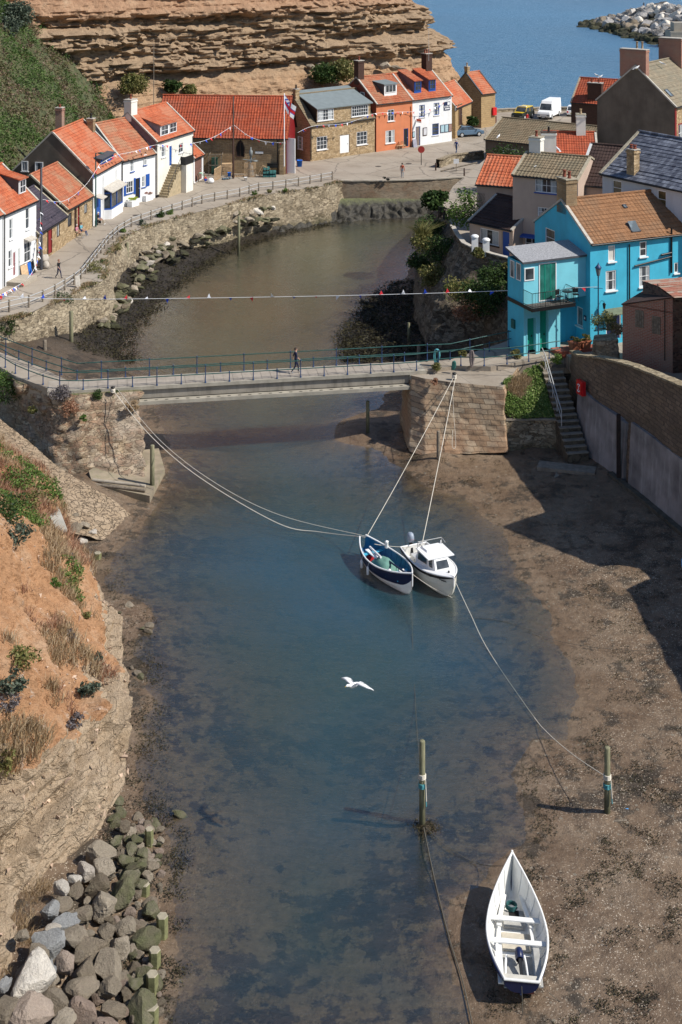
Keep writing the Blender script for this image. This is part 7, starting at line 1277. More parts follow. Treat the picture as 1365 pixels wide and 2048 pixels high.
rope('straight rope from the right abutment to the stern of the navy boat', [bolR, nS+Vector((.1, .1, 0))], .024, sag=.15); rope('straight rope from the right abutment down to the cabin boat', [bolR2, cS], .03, sag=.1)
rope('short rope between the sterns of the two moored boats', [nS+Vector((.5, -.6, -.1)), Vector((3.75, 74.0, .8))], .02, sag=.05)
pR = px(1215, 1555, 1.5); rope('long slack rope from the cabin boat bow to the post on the mud', [cB, px(940, 1225, .55), px(978, 1302, .05), px(1060, 1420, .0)-Vector((0, 0, .05)), px(1095, 1465, .35), px(1150, 1512, .95), pR], .02)
pL = px(847, 1572, 1.4); rope('thin rope hanging from the navy boat bow to the post in shallow water', [nB, px(825, 1260, .1), px(831, 1400, .05), px(838, 1500, .7), pL], .014, ROPED)
rope('pale rope crossing under the two bows', [nB, px(905, 1195, .03)], .018, sag=.1); rope('dark line from the mooring post to the white boat bow', [px(852, 1655, .1), px(905, 1700, .06), px(960, 1728, .12), px(1008, 1732, 1.0)], .014, ROPED)
rope('weedy ground chain running from the post towards the bottom edge', [px(848, 1655, .12), px(870, 1760, .05), px(900, 1880, .06), px(925, 1960, .08), px(948, 2060, .1)], .028, ROPED); rope('line from the white boat stern to the bottom right', [px(1098, 1985, .3), px(1130, 2010, .12), px(1215, 2065, .12)], .012, ROPED)
rope('faint ground line crossing the shelly mud to the right edge', [px(950, 1235, .02), px(1020, 1245, .03), px(1120, 1283, .1), px(1250, 1300, .3), px(1380, 1303, .5)], .012, ROPED); rope('short rope hanging from the white boat transom', [Vector((5.75, 43.75, .8)), Vector((5.75, 43.5, .1))], .015, ROPED)
rope('loop of rope hanging on the face of the right abutment', [px(905, 770, 4.2), px(908, 830, 2.6), px(912, 890, 1.0), px(905, 893, .95), px(906, 860, 1.7)], .018)
for nm, u, v, lab in (('bollard', 226, 786, 'rope-wrapped bollard on the left abutment'), ('bollard', 909, 758, 'rope-wrapped bollard on the right abutment')):
    p = e1(u, v, 4.45); t = thing(nm, lab, 'bollard', p); q = MB(); q.lathe([(.1, -.05), (.09, .3), (.14, .34), (.14, .4), (0, .42)], n=10); q.build('post', BK, t); q = MB(); rr = random.Random(u)
    for i in range(12): z_ = .05+.02*i; q.tube([((.12+.03*rr.random())*math.cos(k*PI/5), (.12+.03*rr.random())*math.sin(k*PI/5), z_) for k in range(11)], .02, 4)
    q.build('rope_wrap', ROPE, t)
def coil(u, v, z, mat, label, h_=1.1, w=.24):
    p = px(u, v, z); q = MB(); rr = random.Random(u)
    for i in range(13):
        a = w*rr.uniform(.5, 1); hh_ = h_*rr.uniform(.75, 1); oy = rr.uniform(-.1, .1); ox = rr.uniform(-.06, .06); q.tube([(ox+a*math.sin(k*PI/6)*(.8 if k > 3 else 1), oy, -hh_/2*(1-math.cos(k*PI/6))) for k in range(13)], .022, 4)
    o = q.build('rope_coil', mat); o.location = p; tag(o, label, 'rope coil')
coil(873, 698, 5.75, ROPET, 'big coil of teal rope hung over the bridge railing near the right abutment'); coil(944, 700, 5.8, plain('mauve_rope', (.30, .25, .24), .9, .2, 8), 'bundle of greyish-mauve rope hung on the railing near the grass bank', 1.2, .14); coil(908, 722, 5.2, plain('deep_teal_rope', (.04, .16, .14), .9, .2, 8), 'small dark teal rope bundle on the lower rail above the bollard', .6, .1)
# ---------------------------------------------------------------- bunting
FM = [plain('bunting_red', (.58, .02, .03), .8, .05, 3, 0), plain('bunting_white', (.80, .80, .82), .8, .04, 3, 0), plain('bunting_blue', (.02, .07, .50), .8, .05, 3, 0)]
def bunting(label, pts, step=.9, s=.3, group='strings of bunting', dirn=1):
    pts = [Vector(p) for p in pts]; t = thing('bunting', label, 'bunting', pts[0], group=group); Q = []
    for i in range(len(pts)-1):
        P0, P1, P2, P3 = pts[max(0, i-1)], pts[i], pts[i+1], pts[min(len(pts)-1, i+2)]
        for k in range(10): t_ = k/10; Q.append(.5*((2*P1)+(-P0+P2)*t_+(2*P0-5*P1+4*P2-P3)*t_*t_+(-P0+3*P1-3*P2+P3)*t_**3))
    Q.append(pts[-1]); Q = [p-pts[0] for p in Q]; q = MB(); q.tube(Q, .020, 4); q.build('cord', WP, t); r_ = random.Random(int(pts[0].x*10)); proto = {}
    for i, (p, d) in enumerate(along(Q, step)[1:]):
        k = i % 3; key = (k,)
        if key not in proto:
            f = MB(); n_ = 4; V = []
            f.add([(-s*.5, 0, 0), (s*.5, 0, 0), (s*.22, .03, -s*.55), (0, .0, -s*1.1), (-s*.22, .02, -s*.55), (-s*.5, .01, 0), (s*.5, .01, 0), (s*.22, .04, -s*.55), (0, .01, -s*1.1), (-s*.22, .03, -s*.55)], [(0, 1, 2, 4), (4, 2, 3), (5, 9, 7, 6), (9, 8, 7)]); o = f.build('flag', FM[k], t); proto[key] = o
        else: o = proto[key].copy(); C.objects.link(o); o.parent = t
        o.location = p; o.rotation_euler = (r_.uniform(-.9, .9)+(PI*.85 if dirn < 0 and r_.random() < .6 else 0), r_.uniform(-.3, .3), math.atan2(d.y, d.x)+r_.uniform(-.4, .4))
    return t
bunting('long string of red, white and blue bunting stretched right across the harbour', [py(-40, 588, 104), py(130, 598, 103.5), py(480, 595, 101), py(850, 587, 98), py(1195, 574, 94)], 1.62, .30, dirn=-1)
bunting('bunting from the black pole up to the street lamp on the left bank', [py(86, 399, 119.5), py(128, 402, 124), py(170, 372, 131), py(200, 328, 135.5)], .8, .34); bunting('bunting from the street lamp across the white cottage fronts', [py(200, 328, 136), py(232, 311, 140), py(268, 303, 144), py(312, 290, 148.5), py(345, 292, 151)], .8, .32)
bunting('bunting rising from the tall white house to the telegraph pole', [py(352, 290, 152), py(395, 285, 155), py(432, 272, 157.5), py(468, 250, 160)], .85, .36); bunting('bunting falling from the telegraph pole to the boathouse corner', [py(468, 250, 160), py(498, 272, 159.8), py(530, 283, 159.6), py(572, 286, 159.5)], .85, .36)
bunting('bunting across the front of the honey stone cottage', [py(596, 265, 162), py(628, 252, 169), py(690, 247, 172), py(740, 230, 175), py(756, 226, 176.8)], .9, .34); bunting('bunting across the terracotta house and white shop', [py(756, 226, 176.8), py(800, 224, 179.5), py(845, 222, 181.5), py(880, 210, 183.5), py(904, 192, 185.3)], .9, .34); bunting('crumpled bunting trailing down the black pole to the street at the left', [py(82, 405, 119), py(80, 480, 118.5), py(72, 530, 117), py(52, 560, 114.5), py(20, 580, 110.5), py(-20, 600, 106)], .42, .34)
# ---------------------------------------------------------------- poles and street furniture
def pole(u, vt, Y, z0, label, r=.12, mat=DKW, name='telegraph_pole', x=None, cat='pole'):
    top = py(u, vt, Y); t = thing(name, label, cat, (top.x, Y, z0)); q = MB(); q.lathe([(r, 0), (r*.75, top.z-z0-.05), (0, top.z-z0)], n=9); q.build('shaft', mat, t); return t
t = pole(467, 192, 159.6, ST, 'tall brown telegraph pole in front of the boathouse'); t = pole(83, 335, 119, ST, 'dark pole with a small cap lamp at the left stone cottage', .13, plain('dark_grey_pole', (.05, .05, .06), .6)); t = pole(308, 88, 168, 8, 'thin pale mast rising behind the boathouse roof', .05, WOODG, 'mast')
t = pole(192, 305, 135.3, ST, 'green street lamp on a tall post in front of the grey gabled house', .08, RAILG, 'street_lamp', cat='street lamp'); top = py(192, 305, 135.3).z-ST; q = MB(); q.tube([(0, 0, top-.1), (.3, -.1, top)], .04, 5); q.lathe([(0, -.1), (.3, -.08), (.32, 0), (0, .08)], (.55, -.15, top), 10); q.build('lamp_head', RAILG, t)
t = pole(858, 50, 184, 15, 'thin aerial mast on the shop chimney', .025, STEEL, 'aerial', cat='aerial')
t = pole(569, 186, 159.2, 5.5, 'white flagpole at the boathouse corner', .06, WP, 'flagpole', cat='flagpole'); fz = py(569, 186, 159.2).z
o = MB(); 
def flg(u, v): return Vector((u*1.35*(1-.25*v)+.05, .14*math.sin(u*6+v*2), -.2-1.5*v-u*1.5-.15*math.sin(u*4)))
o.grid(24, 18, flg, 0, True, lambda i, j: (1 if abs(j-8.5) < 1.6 or abs(i-11) < 1.2 else (2 if (j < 7 and i < 10 and (i+j) % 5 < 2) or abs(j-8.5) < 2.6 else 0))); fo = o.build('flag', [CW, CR, CB]); fo.location = (py(569, 186, 159.2).x, 159.2, fz); tag(fo, 'white ensign-like flag with red cross and blue corner hanging from the white flagpole', 'flag')
p = px(843, 330, ST); t = thing('round_sign', 'round red sign on a dark post at the edge of the square', 'sign', p); q = MB(); q.tube([(0, 0, 0), (0, 0, 1.9)], .05, 6); q.build('post', BK, t); q = MB(); V = [(.42*math.cos(i*PI/10), yy, 1.9+.42*math.sin(i*PI/10)) for yy in (-.07, -.02) for i in range(20)]; q.add(V, [tuple(range(19, -1, -1)), tuple(range(20, 40))]+[(i, (i+1) % 20, 20+(i+1) % 20, 20+i) for i in range(20)]); q.build('sign_disc', plain('faded_red_sign', (.38, .04, .03)), t)
p = px(913, 343, ST); t = thing('notice_sign', 'small blank white sign on a post at the rubble wall', 'sign', p); q = MB(); q.tube([(0, 0, 0), (0, 0, 1.6)], .04, 6); q.build('post', WOODG, t); q = MB(); q.box(-.32, -.06, .95, .32, -.03, 1.5); q.build('sign_face', WP, t)
for i, (u, v) in enumerate(((872, 341), (929, 352))): p = px(u, v, ST); q = MB(); q.lathe([(.09, -.1), (.09, .9), (0, .95)], n=8); o = q.build('post', DKW); o.location = p; tag(o, ('left' if i == 0 else 'right')+' short dark wooden post at the corner of the square', 'post')
q = MB(); a_, b_ = px(882, 342, 4.1), px(955, 325, 4.9); q.tube([a_, b_], .09, 7); o = q.build('spar', WOODG, origin=a_); tag(o, 'long weathered spar leaning along the rubble wall of the square', 'spar')
p = px(771, 362, ST); q = MB(); leaves(q, (0, 0, .25), (.5, .35, .35), 160, .08, seed=9); o = q.build('net_heap', plain('dark_net', (.04, .045, .04))); o.location = p; tag(o, 'dark heap of net on the dock edge', 'net')
# quay clutter
def pallet(name, label, base, rot, w=1.1, h_=1.3, n=7, mat=PALLET, dp=.12, group=None):
    t = thing(name, label, 'pallet', base, group=group); t.rotation_euler = rot; q = MB()
    for i in range(n): x = -w/2+w*i/(n-1); q.box(x-.05, -.0, 0, x+.05, .025, h_)
    q.build('slats', mat, t); q = MB()
    for zz in (.05, h_/2, h_-.12): q.box(-w/2, .025, zz, w/2, dp, zz+.07)
    q.build('bearers', mat, t); return t
PG = 'pallets in front of the boathouse'
pallet('pallet', 'pallet standing upright with vertical slats before the metal statue', px(501, 354, ST), (.05, 0, 0), 1.25, 1.7, 9, group=PG); pallet('pallet', 'tilted pallet leaning beside the green creels', px(523, 354, ST), (.25, .45, .2), 1.0, 1.4, 6, group=PG); pallet('pallet', 'pallet leaning to the left beside the crouching figures', px(435, 360, ST), (.3, -.25, .9), 1.1, 1.7, 7, group=PG)
pallet('pallet', 'pallet lying flat on the quay with planks on it', px(480, 354, ST)+Vector((0, 0, .1)), (-PI/2, 0, .1), 1.6, .8, 7, group=PG)
for i in range(3): pallet('crate', ['bottom', 'middle', 'top'][i]+' pine crate of the stack left of the telegraph pole', px(452, 350, ST)+Vector((.05*i, 0, .45*i)), (0, 0, .06*i), 1.35-.06*i, .43, 9, dp=.9, group='pine crates left of the pole')
CRE = plain('green_creel_net', (.03, .13, .12), .8, .3, 10, .6, .03)
for i in range(5):
    p = px(533+ (i % 2)*13, 354, ST)+Vector((0, 0, (i//2)*.42)); t = thing('lobster_creel', 'teal-green lobster creel, %s of the stack beside the boathouse drainpipe' % ['bottom left', 'bottom right', 'middle left', 'middle right', 'top'][i], 'creel', p, .05*i, 'lobster creels'); q = MB(); V = [(x, .3*math.cos(a), .36*math.sin(a)+.02) for x in (-.38, .38) for a in [k*PI/8 for k in range(9)]]; q.add(V, [(k, k+1, 10+k, 9+k) for k in range(8)]+[tuple(range(9)), tuple(range(17, 8, -1))]); q.build('netting', CRE, t); q = MB()
    for x in (-.38, 0, .38): q.tube([(x, .31*math.cos(k*PI/8), .37*math.sin(k*PI/8)+.02) for k in range(9)], .02, 4)
    q.build('hoops', BK, t)
p = px(545, 350, ST)+Vector((0, .2, .85)); q = MB(); q.box(-.6, -.25, 0, .6, .25, .45); q.box(-.63, -.28, .45, .63, .28, .5); o = q.build('fish_box', BK); o.location = p; tag(o, 'black lidded box standing behind the green creels', 'box')
def bucket(u, v, mat, label, r=.22, h_=.45, z=ST):
    p = px(u, v, z); t = thing('bucket', label, 'bucket', p); q = MB(); q.lathe([(0, 0), (r*.8, 0), (r, h_), (r*1.06, h_), (r*1.06, h_+.02), (r*.95, h_+.02), (r*.78, .05), (0, .05)], n=14); q.build('body', mat, t); q = MB(); q.tube([(r*math.cos(k*PI/8), 0, h_+.15*math.sin(k*PI/8)) for k in range(9)], .012, 4); q.build('handle', STEEL, t)
bucket(459, 353, plain('blue_plastic', (.01, .14, .62), .4), 'bright blue bucket beside the pine crates'); bucket(599.5, 333, MC['blue_plastic'], 'large blue tub with bags in front of the white folding door', .36, .75); bucket(492, 361, WP, 'white bucket in front of the upright pallet', .2, .35)
q = MB(); leaves(q, (0, 0, .12), (.7, .4, .15), 260, .09, seed=3); o = q.build('net_heap', plain('blue_grey_net', (.16, .22, .26))); o.location = px(452, 359, ST); tag(o, 'blue-grey heap of net lying before the crates', 'net')
# metal statue-like gear by the wall
p = px(502, 351, ST); t = thing('old_winch', 'grey metal winch column with levers standing against the boathouse wall', 'winch', p); q = MB(); q.lathe([(.35, 0), (.3, 1.4), (.12, 1.5), (.12, 2.3), (.22, 2.35), (.22, 2.9), (.08, 3.0), (.08, 3.3), (0, 3.35)], n=10); q.build('column', plain('grey_casting', (.20, .22, .22), .6, .2), t); q = MB(); q.tube([(-.9, -.1, 1.9), (.9, -.1, 1.7)], .05, 5); q.tube([(-.7, -.1, 1.5), (.6, -.1, 2.1)], .04, 5); q.lathe([(.3, 0), (.3, .1), (.0, .1)], (.5, -.1, 1.7), 12); q.build('levers', MC['grey_casting'], t)
# wire cage left of boathouse
t = thing('wire_pen', 'open timber-framed pen beside the lean-to garage', 'pen', px(418, 352, ST)); q = MB(); 
for x in (0, .75, 1.5): q.box(x-.04, 0, 0, x+.04, .08, 2.5)
q.box(-.04, 0, 2.45, 1.54, .08, 2.53); q.box(-.04, 0, 1.2, 1.54, .08, 1.28); q.box(0, 0, 2.4, .06, 2.5, 2.48); q.box(1.48, 0, 2.4, 1.54, 2.5, 2.48); q.build('frame', WOODG, t); q = MB(); q.box(.2, 1.2, 0, .9, 1.7, 1.9); q.build('locker', plain('dark_green_locker', (.02, .06, .04)), t)
# troughs
for (u, v, lab, cols) in ((267, 412, 'white trough of yellow-green flowers outside the shuttered cottage', [(.25, .35, .03), (.45, .50, .05), (.3, .4, .05)]), (295, 401, 'white trough of pink and red flowers beside the outside stair', [(.35, .18, .15), (.55, .25, .25), (.2, .2, .08)])):
    p = px(u, v, ST); t = thing('flower_trough', lab, 'planter', p, 1.1, 'white flower troughs'); q = MB(); q.box(-.65, -.3, 0, .65, .3, .6); q.box(-.69, -.34, .55, .69, .34, .62); q.build('trough', WP, t); q = MB(); leaves(q, (0, 0, .78), (.7, .38, .2), 260, .07, seed=u); q.build('foliage', leafm('flowers_%d' % u, cols), t)
# lamp shop goods by the white cottage
for i, (u, v, mt, lab) in enumerate(((58, 552, plain('cobalt_canvas', (.01, .12, .5)), 'blue cobalt canvas leaning with others against the white cottage'), (52, 555, PALLET, 'bare wooden board leaning with the canvases'), (66, 548, CBK, 'dark framed board leaning with the canvases'))):
    t = thing('display_board', lab, 'board', px(u, v, ST), 1.1, 'boards leaning outside the white cottage'); t.rotation_euler = (-.2, 0, 1.1+i*.1); q = MB(); q.box(-.5, 0, 0, .5, .04, 1.1); q.build('panel', mt, t); q = MB(); q.box(-.53, -.01, -.0, -.5, .05, 1.13); q.box(.5, -.01, 0, .53, .05, 1.13); q.box(-.5, -.01, 1.1, .5, .05, 1.13); q.build('frame', DKW, t)
q = MB(); r_ = random.Random(1)
for i in range(5): q.lathe([(0, 0), (.28, .05), (.33, .3), (.22, .6), (0, .68)], (r_.uniform(-.4, .4), r_.uniform(-.3, .3), .5*(i//2)), 9)
o = q.build('sack_pile', plain('pale_sacks', (.45, .40, .34), .9, .2, 4)); o.location = px(88, 536, ST); tag(o, 'heap of pale sacks by the dark doorway of the slate-roofed cottage', 'sacks')
t = thing('leaning_board', 'white board propped on the quay fence', 'board', px(156, 574, ST), .6); q = MB(); q.obox((0, 0, .45), (.2, 0, 0), (0, .02, .0), (0, .1, .45)); q.build('panel', CEMENT, t)
for u, v, lab in ((273, 431, 'on the street before the shuttered cottage'), (757, 333, 'on the square below the honey stone cottage'), (818, 327, 'on the square before the white shop')):
    p = px(u, v, ST); q = MB(); q.lathe([(.38, .004), (.38, .014), (.33, .016), (0, .016)], n=16, sm=False); o = q.build('manhole_cover', plain('cast_iron', (.09, .075, .06), .7, .2, 6)); o.location = p; tag(o, 'round iron cover '+lab, 'manhole cover')
# chairs by the terracotta house
for i, (u, v, lab) in enumerate(((795, 298, 'left wooden chair outside the terracotta house'), (802, 298, 'middle wooden chair outside the terracotta house'), (807, 297, 'right wooden chair nearest the doorway of the terracotta house'))):
    t = thing('wooden_chair', lab, 'chair', px(u, v, ST), .6+i, 'chairs outside the terracotta house'); q = MB(); q.box(-.23, -.22, .42, .23, .22, .46); q.build('seat', PALLET, t); q = MB(); 
    for z_ in (.6, .75, .9): q.box(-.22, .2, z_, .22, .23, z_+.07)
    q.build('backrest', PALLET, t)
    for sx_ in (-.21, .19):
        for sy_ in (-.2, .2): q = MB(); q.box(sx_, sy_, 0, sx_+.04, sy_+.04, .42 if sy_ < 0 else .98); q.build('leg', PALLET, t)
p = px(888, 283, ST); t = thing('display_table', 'white display chest stacked with blue goods outside the white shop', 'display', p, .65); q = MB(); q.box(-.7, -.35, 0, .7, .35, .85); q.build('chest', WP, t); q = MB(); leaves(q, (0, 0, 1.0), (.65, .3, .18), 90, .1, seed=2); q.build('goods', BP, t)
t = thing('sandwich_board', 'grey sandwich board at the shop doorway', 'sign', px(829, 294, ST), .6); q = MB(); q.obox((0, -.15, .5), (.3, 0, 0), (0, .02, 0), (0, .12, .5)); q.obox((0, .15, .5), (.3, 0, 0), (0, .02, 0), (0, -.12, .5)); q.build('panels', plain('grey_board', (.3, .3, .36)), t)
# ---------------------------------------------------------------- people
def person(label, loc, rz, pose, top, bot, hair=(.05, .03, .02), h=1.72, group=None, shoe=CBK, sl=False):
    """joints in a local frame facing -y; metres for a 1.72 m figure"""
    P = {'pel': (0, 0, .93), 'waist': (0, 0, 1.08), 'chest': (0, .0, 1.30), 'neck': (0, .01, 1.46), 'head': (0, -.01, 1.60), 'crown': (0, .01, 1.68),
         'hipL': (.09, 0, .90), 'hipR': (-.09, 0, .90), 'knL': (.10, -.02, .49), 'knR': (-.10, -.02, .49), 'anL': (.10, .02, .08), 'anR': (-.10, .02, .08), 'toL': (.11, -.14, .04), 'toR': (-.11, -.14, .04),
         'shL': (.18, 0, 1.41), 'shR': (-.18, 0, 1.41), 'elL': (.24, .03, 1.13), 'elR': (-.24, .03, 1.13), 'wrL': (.25, -.05, .88), 'wrR': (-.25, -.05, .88)}
    P.update(pose); P = {k: Vector(v) for k, v in P.items()}
    rad = {'pel': .135, 'waist': .12, 'chest': .15, 'neck': .055, 'head': .098, 'crown': .07, 'hipL': .09, 'hipR': .09, 'knL': .058, 'knR': .058, 'anL': .042, 'anR': .042, 'toL': .035, 'toR': .035, 'shL': .062, 'shR': .062, 'elL': .042, 'elR': .042, 'wrL': .028, 'wrR': .028}
    names = list(P); idx = {k: i for i, k in enumerate(names)}; V = [P[k] for k in names]; Rr = [rad[k] for k in names]
    E = [('pel', 'waist'), ('waist', 'chest'), ('chest', 'neck'), ('neck', 'head'), ('head', 'crown'), ('pel', 'hipL'), ('pel', 'hipR'), ('hipL', 'knL'), ('hipR', 'knR'), ('knL', 'anL'), ('knR', 'anR'), ('anL', 'toL'), ('anR', 'toR'), ('chest', 'shL'), ('chest', 'shR'), ('shL', 'elL'), ('shR', 'elR'), ('elL', 'wrL'), ('elR', 'wrR')]
    E = [(idx[a], idx[b]) for a, b in E]
    for s_ in 'LR':
        w = P['wr'+s_]; d = (w-P['el'+s_]).normalized(); sd = Vector((0, 1, 0)); sd = (sd-d*sd.dot(d)).normalized(); pm = w+d*.07; V.append(pm); Rr.append(.032); pi_ = len(V)-1; E.append((idx['wr'+s_], pi_)); cu = d.cross(sd)*(.03 if s_ == 'L' else -.03)
        for k, (o_, l_) in enumerate(((-.027, .075), (-.009, .085), (.009, .08), (.027, .062))):
            a = pm+d*.035+sd*o_; V.append(a); Rr.append(.010); E.append((pi_, len(V)-1)); V.append(a+d*l_*.6+cu*.4); Rr.append(.008); E.append((len(V)-2, len(V)-1)); V.append(a+d*l_+cu); Rr.append(.007); E.append((len(V)-2, len(V)-1))
        V.append(w+d*.03-sd*.04); Rr.append(.012); E.append((idx['wr'+s_], len(V)-1)); V.append(w+d*.075-sd*.058); Rr.append(.009); E.append((len(V)-2, len(V)-1))
    # nose
    fw = (P['toL']+P['toR']-P['anL']-P['anR']); fdir = Vector(pose.get('face', (0, -1, 0))).normalized() if 'face' in pose else Vector((0, -1, 0)); V.append(P['head']+fdir*.118+Vector((0, 0, -.01))); Rr.append(.014); E.append((idx['head'], len(V)-1))
    if 'face' in P: pass
    me = bpy.data.meshes.new('body'); me.from_pydata([tuple(v) for v in V], E, []); ob = bpy.data.objects.new('body', me); C.objects.link(ob)
    md = ob.modifiers.new('s', 'SKIN'); md.use_smooth_shade = True; sk = me.skin_vertices[0].data if me.skin_vertices else None
    if sk is None:
        bpy.context.view_layer.objects.active = ob; me.skin_vertices
    for i, r in enumerate(Rr):
        ry = r*(.72 if names[i] in ('chest', 'waist', 'pel') else 1) if i < len(names) else r; sk[i].radius = (r, ry) if i >= len(names) or names[i] not in ('chest', 'waist', 'pel') else (r, ry)
    sk[0].use_root = True; ob.modifiers.new('b', 'SUBSURF').levels = 1; dg = bpy.context.evaluated_depsgraph_get(); dg.update(); m2 = bpy.data.meshes.new_from_object(ob.evaluated_get(dg)); bpy.data.objects.remove(ob)
    for m_ in (SKIN, top, bot, shoe, plain('eye_dark', (.01, .01, .01), .3, 0, 1, 0)): m2.materials.append(m_)
    segs = [('pel', 'waist', 2), ('waist', 'chest', 1), ('chest', 'neck', 1), ('neck', 'head', 0), ('head', 'crown', 0), ('hipL', 'knL', 2), ('hipR', 'knR', 2), ('knL', 'anL', 2), ('knR', 'anR', 2), ('anL', 'toL', 3), ('anR', 'toR', 3), ('shL', 'elL', 1), ('shR', 'elR', 1), ('elL', 'wrL', 0 if sl else 1), ('elR', 'wrR', 0 if sl else 1), ('chest', 'shL', 1), ('chest', 'shR', 1), ('pel', 'hipL', 2), ('pel', 'hipR', 2)]
    for p_ in m2.polygons:
        c = p_.center; best = (9, 0); p_.use_smooth = True
        for a, b_, mi in segs:
            A_, B_ = P[a], P[b_]; e = B_-A_; t_ = max(0, min(1, (c-A_).dot(e)/max(1e-6, e.dot(e)))); d = (c-A_-e*t_).length-rad[a]*.7
            if d < best[0]: best = (d, mi)
        mi = best[1]
        for s_ in 'LR':
            w = P['wr'+s_]; d = (w-P['el'+s_]).normalized()
            if (c-w).dot(d) > 0 and (c-w).length < .22: mi = 0
        if (c-P['neck']).dot((P['head']-P['neck']).normalized()) > -.005 and (c-P['head']).length < .2: mi = 0
        p_.material_index = mi
    m2.name = 'person'; T = bpy.data.objects.new('person', m2); C.objects.link(T); T.location = loc; T.rotation_euler = (0, 0, rz); T.scale = (h/1.72,)*3; tag(T, label, 'person', group)
    hc = P['head']; q = MB(); up = (P['crown']-P['head']).normalized(); q.add([hc+fdir*-.012+Vector((.112*math.sin(th)*math.cos(ph), .112*math.sin(th)*math.sin(ph), .02+.118*math.cos(th))) for th in [k*PI/2*1.15/6 for k in range(7)] for ph in [j*2*PI/12 for j in range(12)]], [(k*12+j, (k+1)*12+j, (k+1)*12+(j+1) % 12, k*12+(j+1) % 12) for k in range(6) for j in range(12)], 0, True)
    for f_ in list(range(len(q.f)-1, -1, -1)):
        cc_ = sum((Vector(q.v[i]) for i in q.f[f_]), Vector())/4-hc
        if cc_.dot(fdir) > .055 and cc_.z < .07: q.f.pop(f_); q.m.pop(f_); q.s.pop(f_)
    q.build('hair', plain('hair_%d' % int(hair[0]*1000), hair, .7, .2, 9, 0), T)
    sd = fdir.cross(Vector((0, 0, 1))).normalized(); q = MB()
    for s_ in (1, -1): q.obox(hc+fdir*.093+sd*s_*.034+Vector((0, 0, .015)), sd*.011, fdir*.006, (0, 0, .006))
    q.obox(hc+fdir*.09+Vector((0, 0, -.055)), sd*.022, fdir*.006, (0, 0, .005)); q.build('face_features', MC['eye_dark'], T); q = MB()
    for s_ in (1, -1): q.obox(hc+sd*s_*.10+Vector((0, 0, -.005)), sd*.008, fdir*.016, (0, 0, .026))
    q.build('ear', SKIN, T); return T
WALK = {'knL': (.09, -.16, .50), 'anL': (.09, -.22, .10), 'toL': (.10, -.38, .07), 'knR': (-.09, .04, .48), 'anR': (-.09, .30, .14), 'toR': (-.10, .18, .04), 'elL': (.22, .12, 1.14), 'wrL': (.22, .16, .90), 'elR': (-.22, -.06, 1.14), 'wrR': (-.20, -.24, .96)}
STAND = {}
SIT = {'pel': (0, .05, .50), 'waist': (0, .08, .66), 'chest': (0, .08, .88), 'neck': (0, .07, 1.03), 'head': (0, .04, 1.17), 'crown': (0, .05, 1.25), 'hipL': (.1, .02, .48), 'hipR': (-.1, .02, .48), 'knL': (.12, -.42, .50), 'knR': (-.12, -.42, .50), 'anL': (.12, -.55, .10), 'anR': (-.12, -.55, .10), 'toL': (.13, -.70, .05), 'toR': (-.13, -.70, .05), 'shL': (.18, .08, .98), 'shR': (-.18, .08, .98), 'elL': (.25, .02, .74), 'elR': (-.25, .02, .74), 'wrL': (.14, -.22, .62), 'wrR': (-.14, -.22, .62)}
BEND = {'pel': (0, .15, .88), 'waist': (0, .02, .98), 'chest': (0, -.22, 1.02), 'neck': (0, -.38, 1.02), 'head': (0, -.50, .98), 'crown': (0, -.57, 1.0), 'hipL': (.09, .13, .86), 'hipR': (-.09, .13, .86), 'knL': (.11, -.02, .48), 'knR': (-.11, -.02, .48), 'anL': (.11, .1, .08), 'anR': (-.11, .1, .08), 'toL': (.12, -.06, .04), 'toR': (-.12, -.06, .04), 'shL': (.17, -.3, 1.0), 'shR': (-.17, -.3, 1.0), 'elL': (.2, -.4, .74), 'elR': (-.2, -.4, .74), 'wrL': (.1, -.5, .5), 'wrR': (-.1, -.5, .5)}
CROUCH = {'pel': (0, .1, .30), 'waist': (0, .04, .44), 'chest': (0, -.08, .62), 'neck': (0, -.16, .76), 'head': (0, -.2, .89), 'crown': (0, -.2, .97), 'hipL': (.09, .08, .29), 'hipR': (-.09, .08, .29), 'knL': (.14, -.34, .48), 'knR': (-.14, -.34, .48), 'anL': (.12, -.08, .08), 'anR': (-.12, -.08, .08), 'toL': (.13, -.24, .04), 'toR': (-.13, -.24, .04), 'shL': (.17, -.1, .70), 'shR': (-.17, -.1, .70), 'elL': (.22, -.3, .55), 'elR': (-.22, -.3, .55), 'wrL': (.1, -.45, .38), 'wrR': (-.1, -.45, .38)}
DEN = cloth('denim_cloth', (.03, .06, .14)); PNK = cloth('pink_cloth', (.55, .22, .30)); TUR = cloth('turquoise_cloth', (.15, .42, .50)); BEI = cloth('beige_cloth', (.34, .28, .20)); LGR = cloth('pale_green_cloth', (.42, .62, .48)); KHA = cloth('khaki_cloth', (.16, .13, .09)); GREENC = cloth('bright_green_cloth', (.04, .50, .13)); GRYC = cloth('grey_cloth', (.28, .30, .33)); REDJ = cloth('rust_red_jacket', (.50, .09, .04))
p = px(592, 746, 4.63); person('person in a navy top and dark trousers walking across the footbridge', (p.x, p.y, 4.622), PI/2+.17, WALK, CN, CN, h=1.68, sl=True, shoe=GRYC)
p = px(118, 557, ST); person('woman in black with reddish hair walking along the left street', p, PI/2-.5, WALK, CBK, CN, (.22, .09, .05), 1.62, sl=True)
for i, (u, v, tp, bt_, hr, lab) in enumerate(((155, 475, PNK, BEI, (.5, .48, .45), 'person in a pink top sitting on the bench by the stone cottage'), (164, 471, TUR, DEN, (.08, .05, .03), 'person in a turquoise top and jeans sitting on the bench by the stone cottage'))): pp = px(u, v, ST); person(lab, pp, PI/2-.25, SIT, tp, bt_, hr, 1.66, 'people on the bench', shoe=GRYC, sl=True)
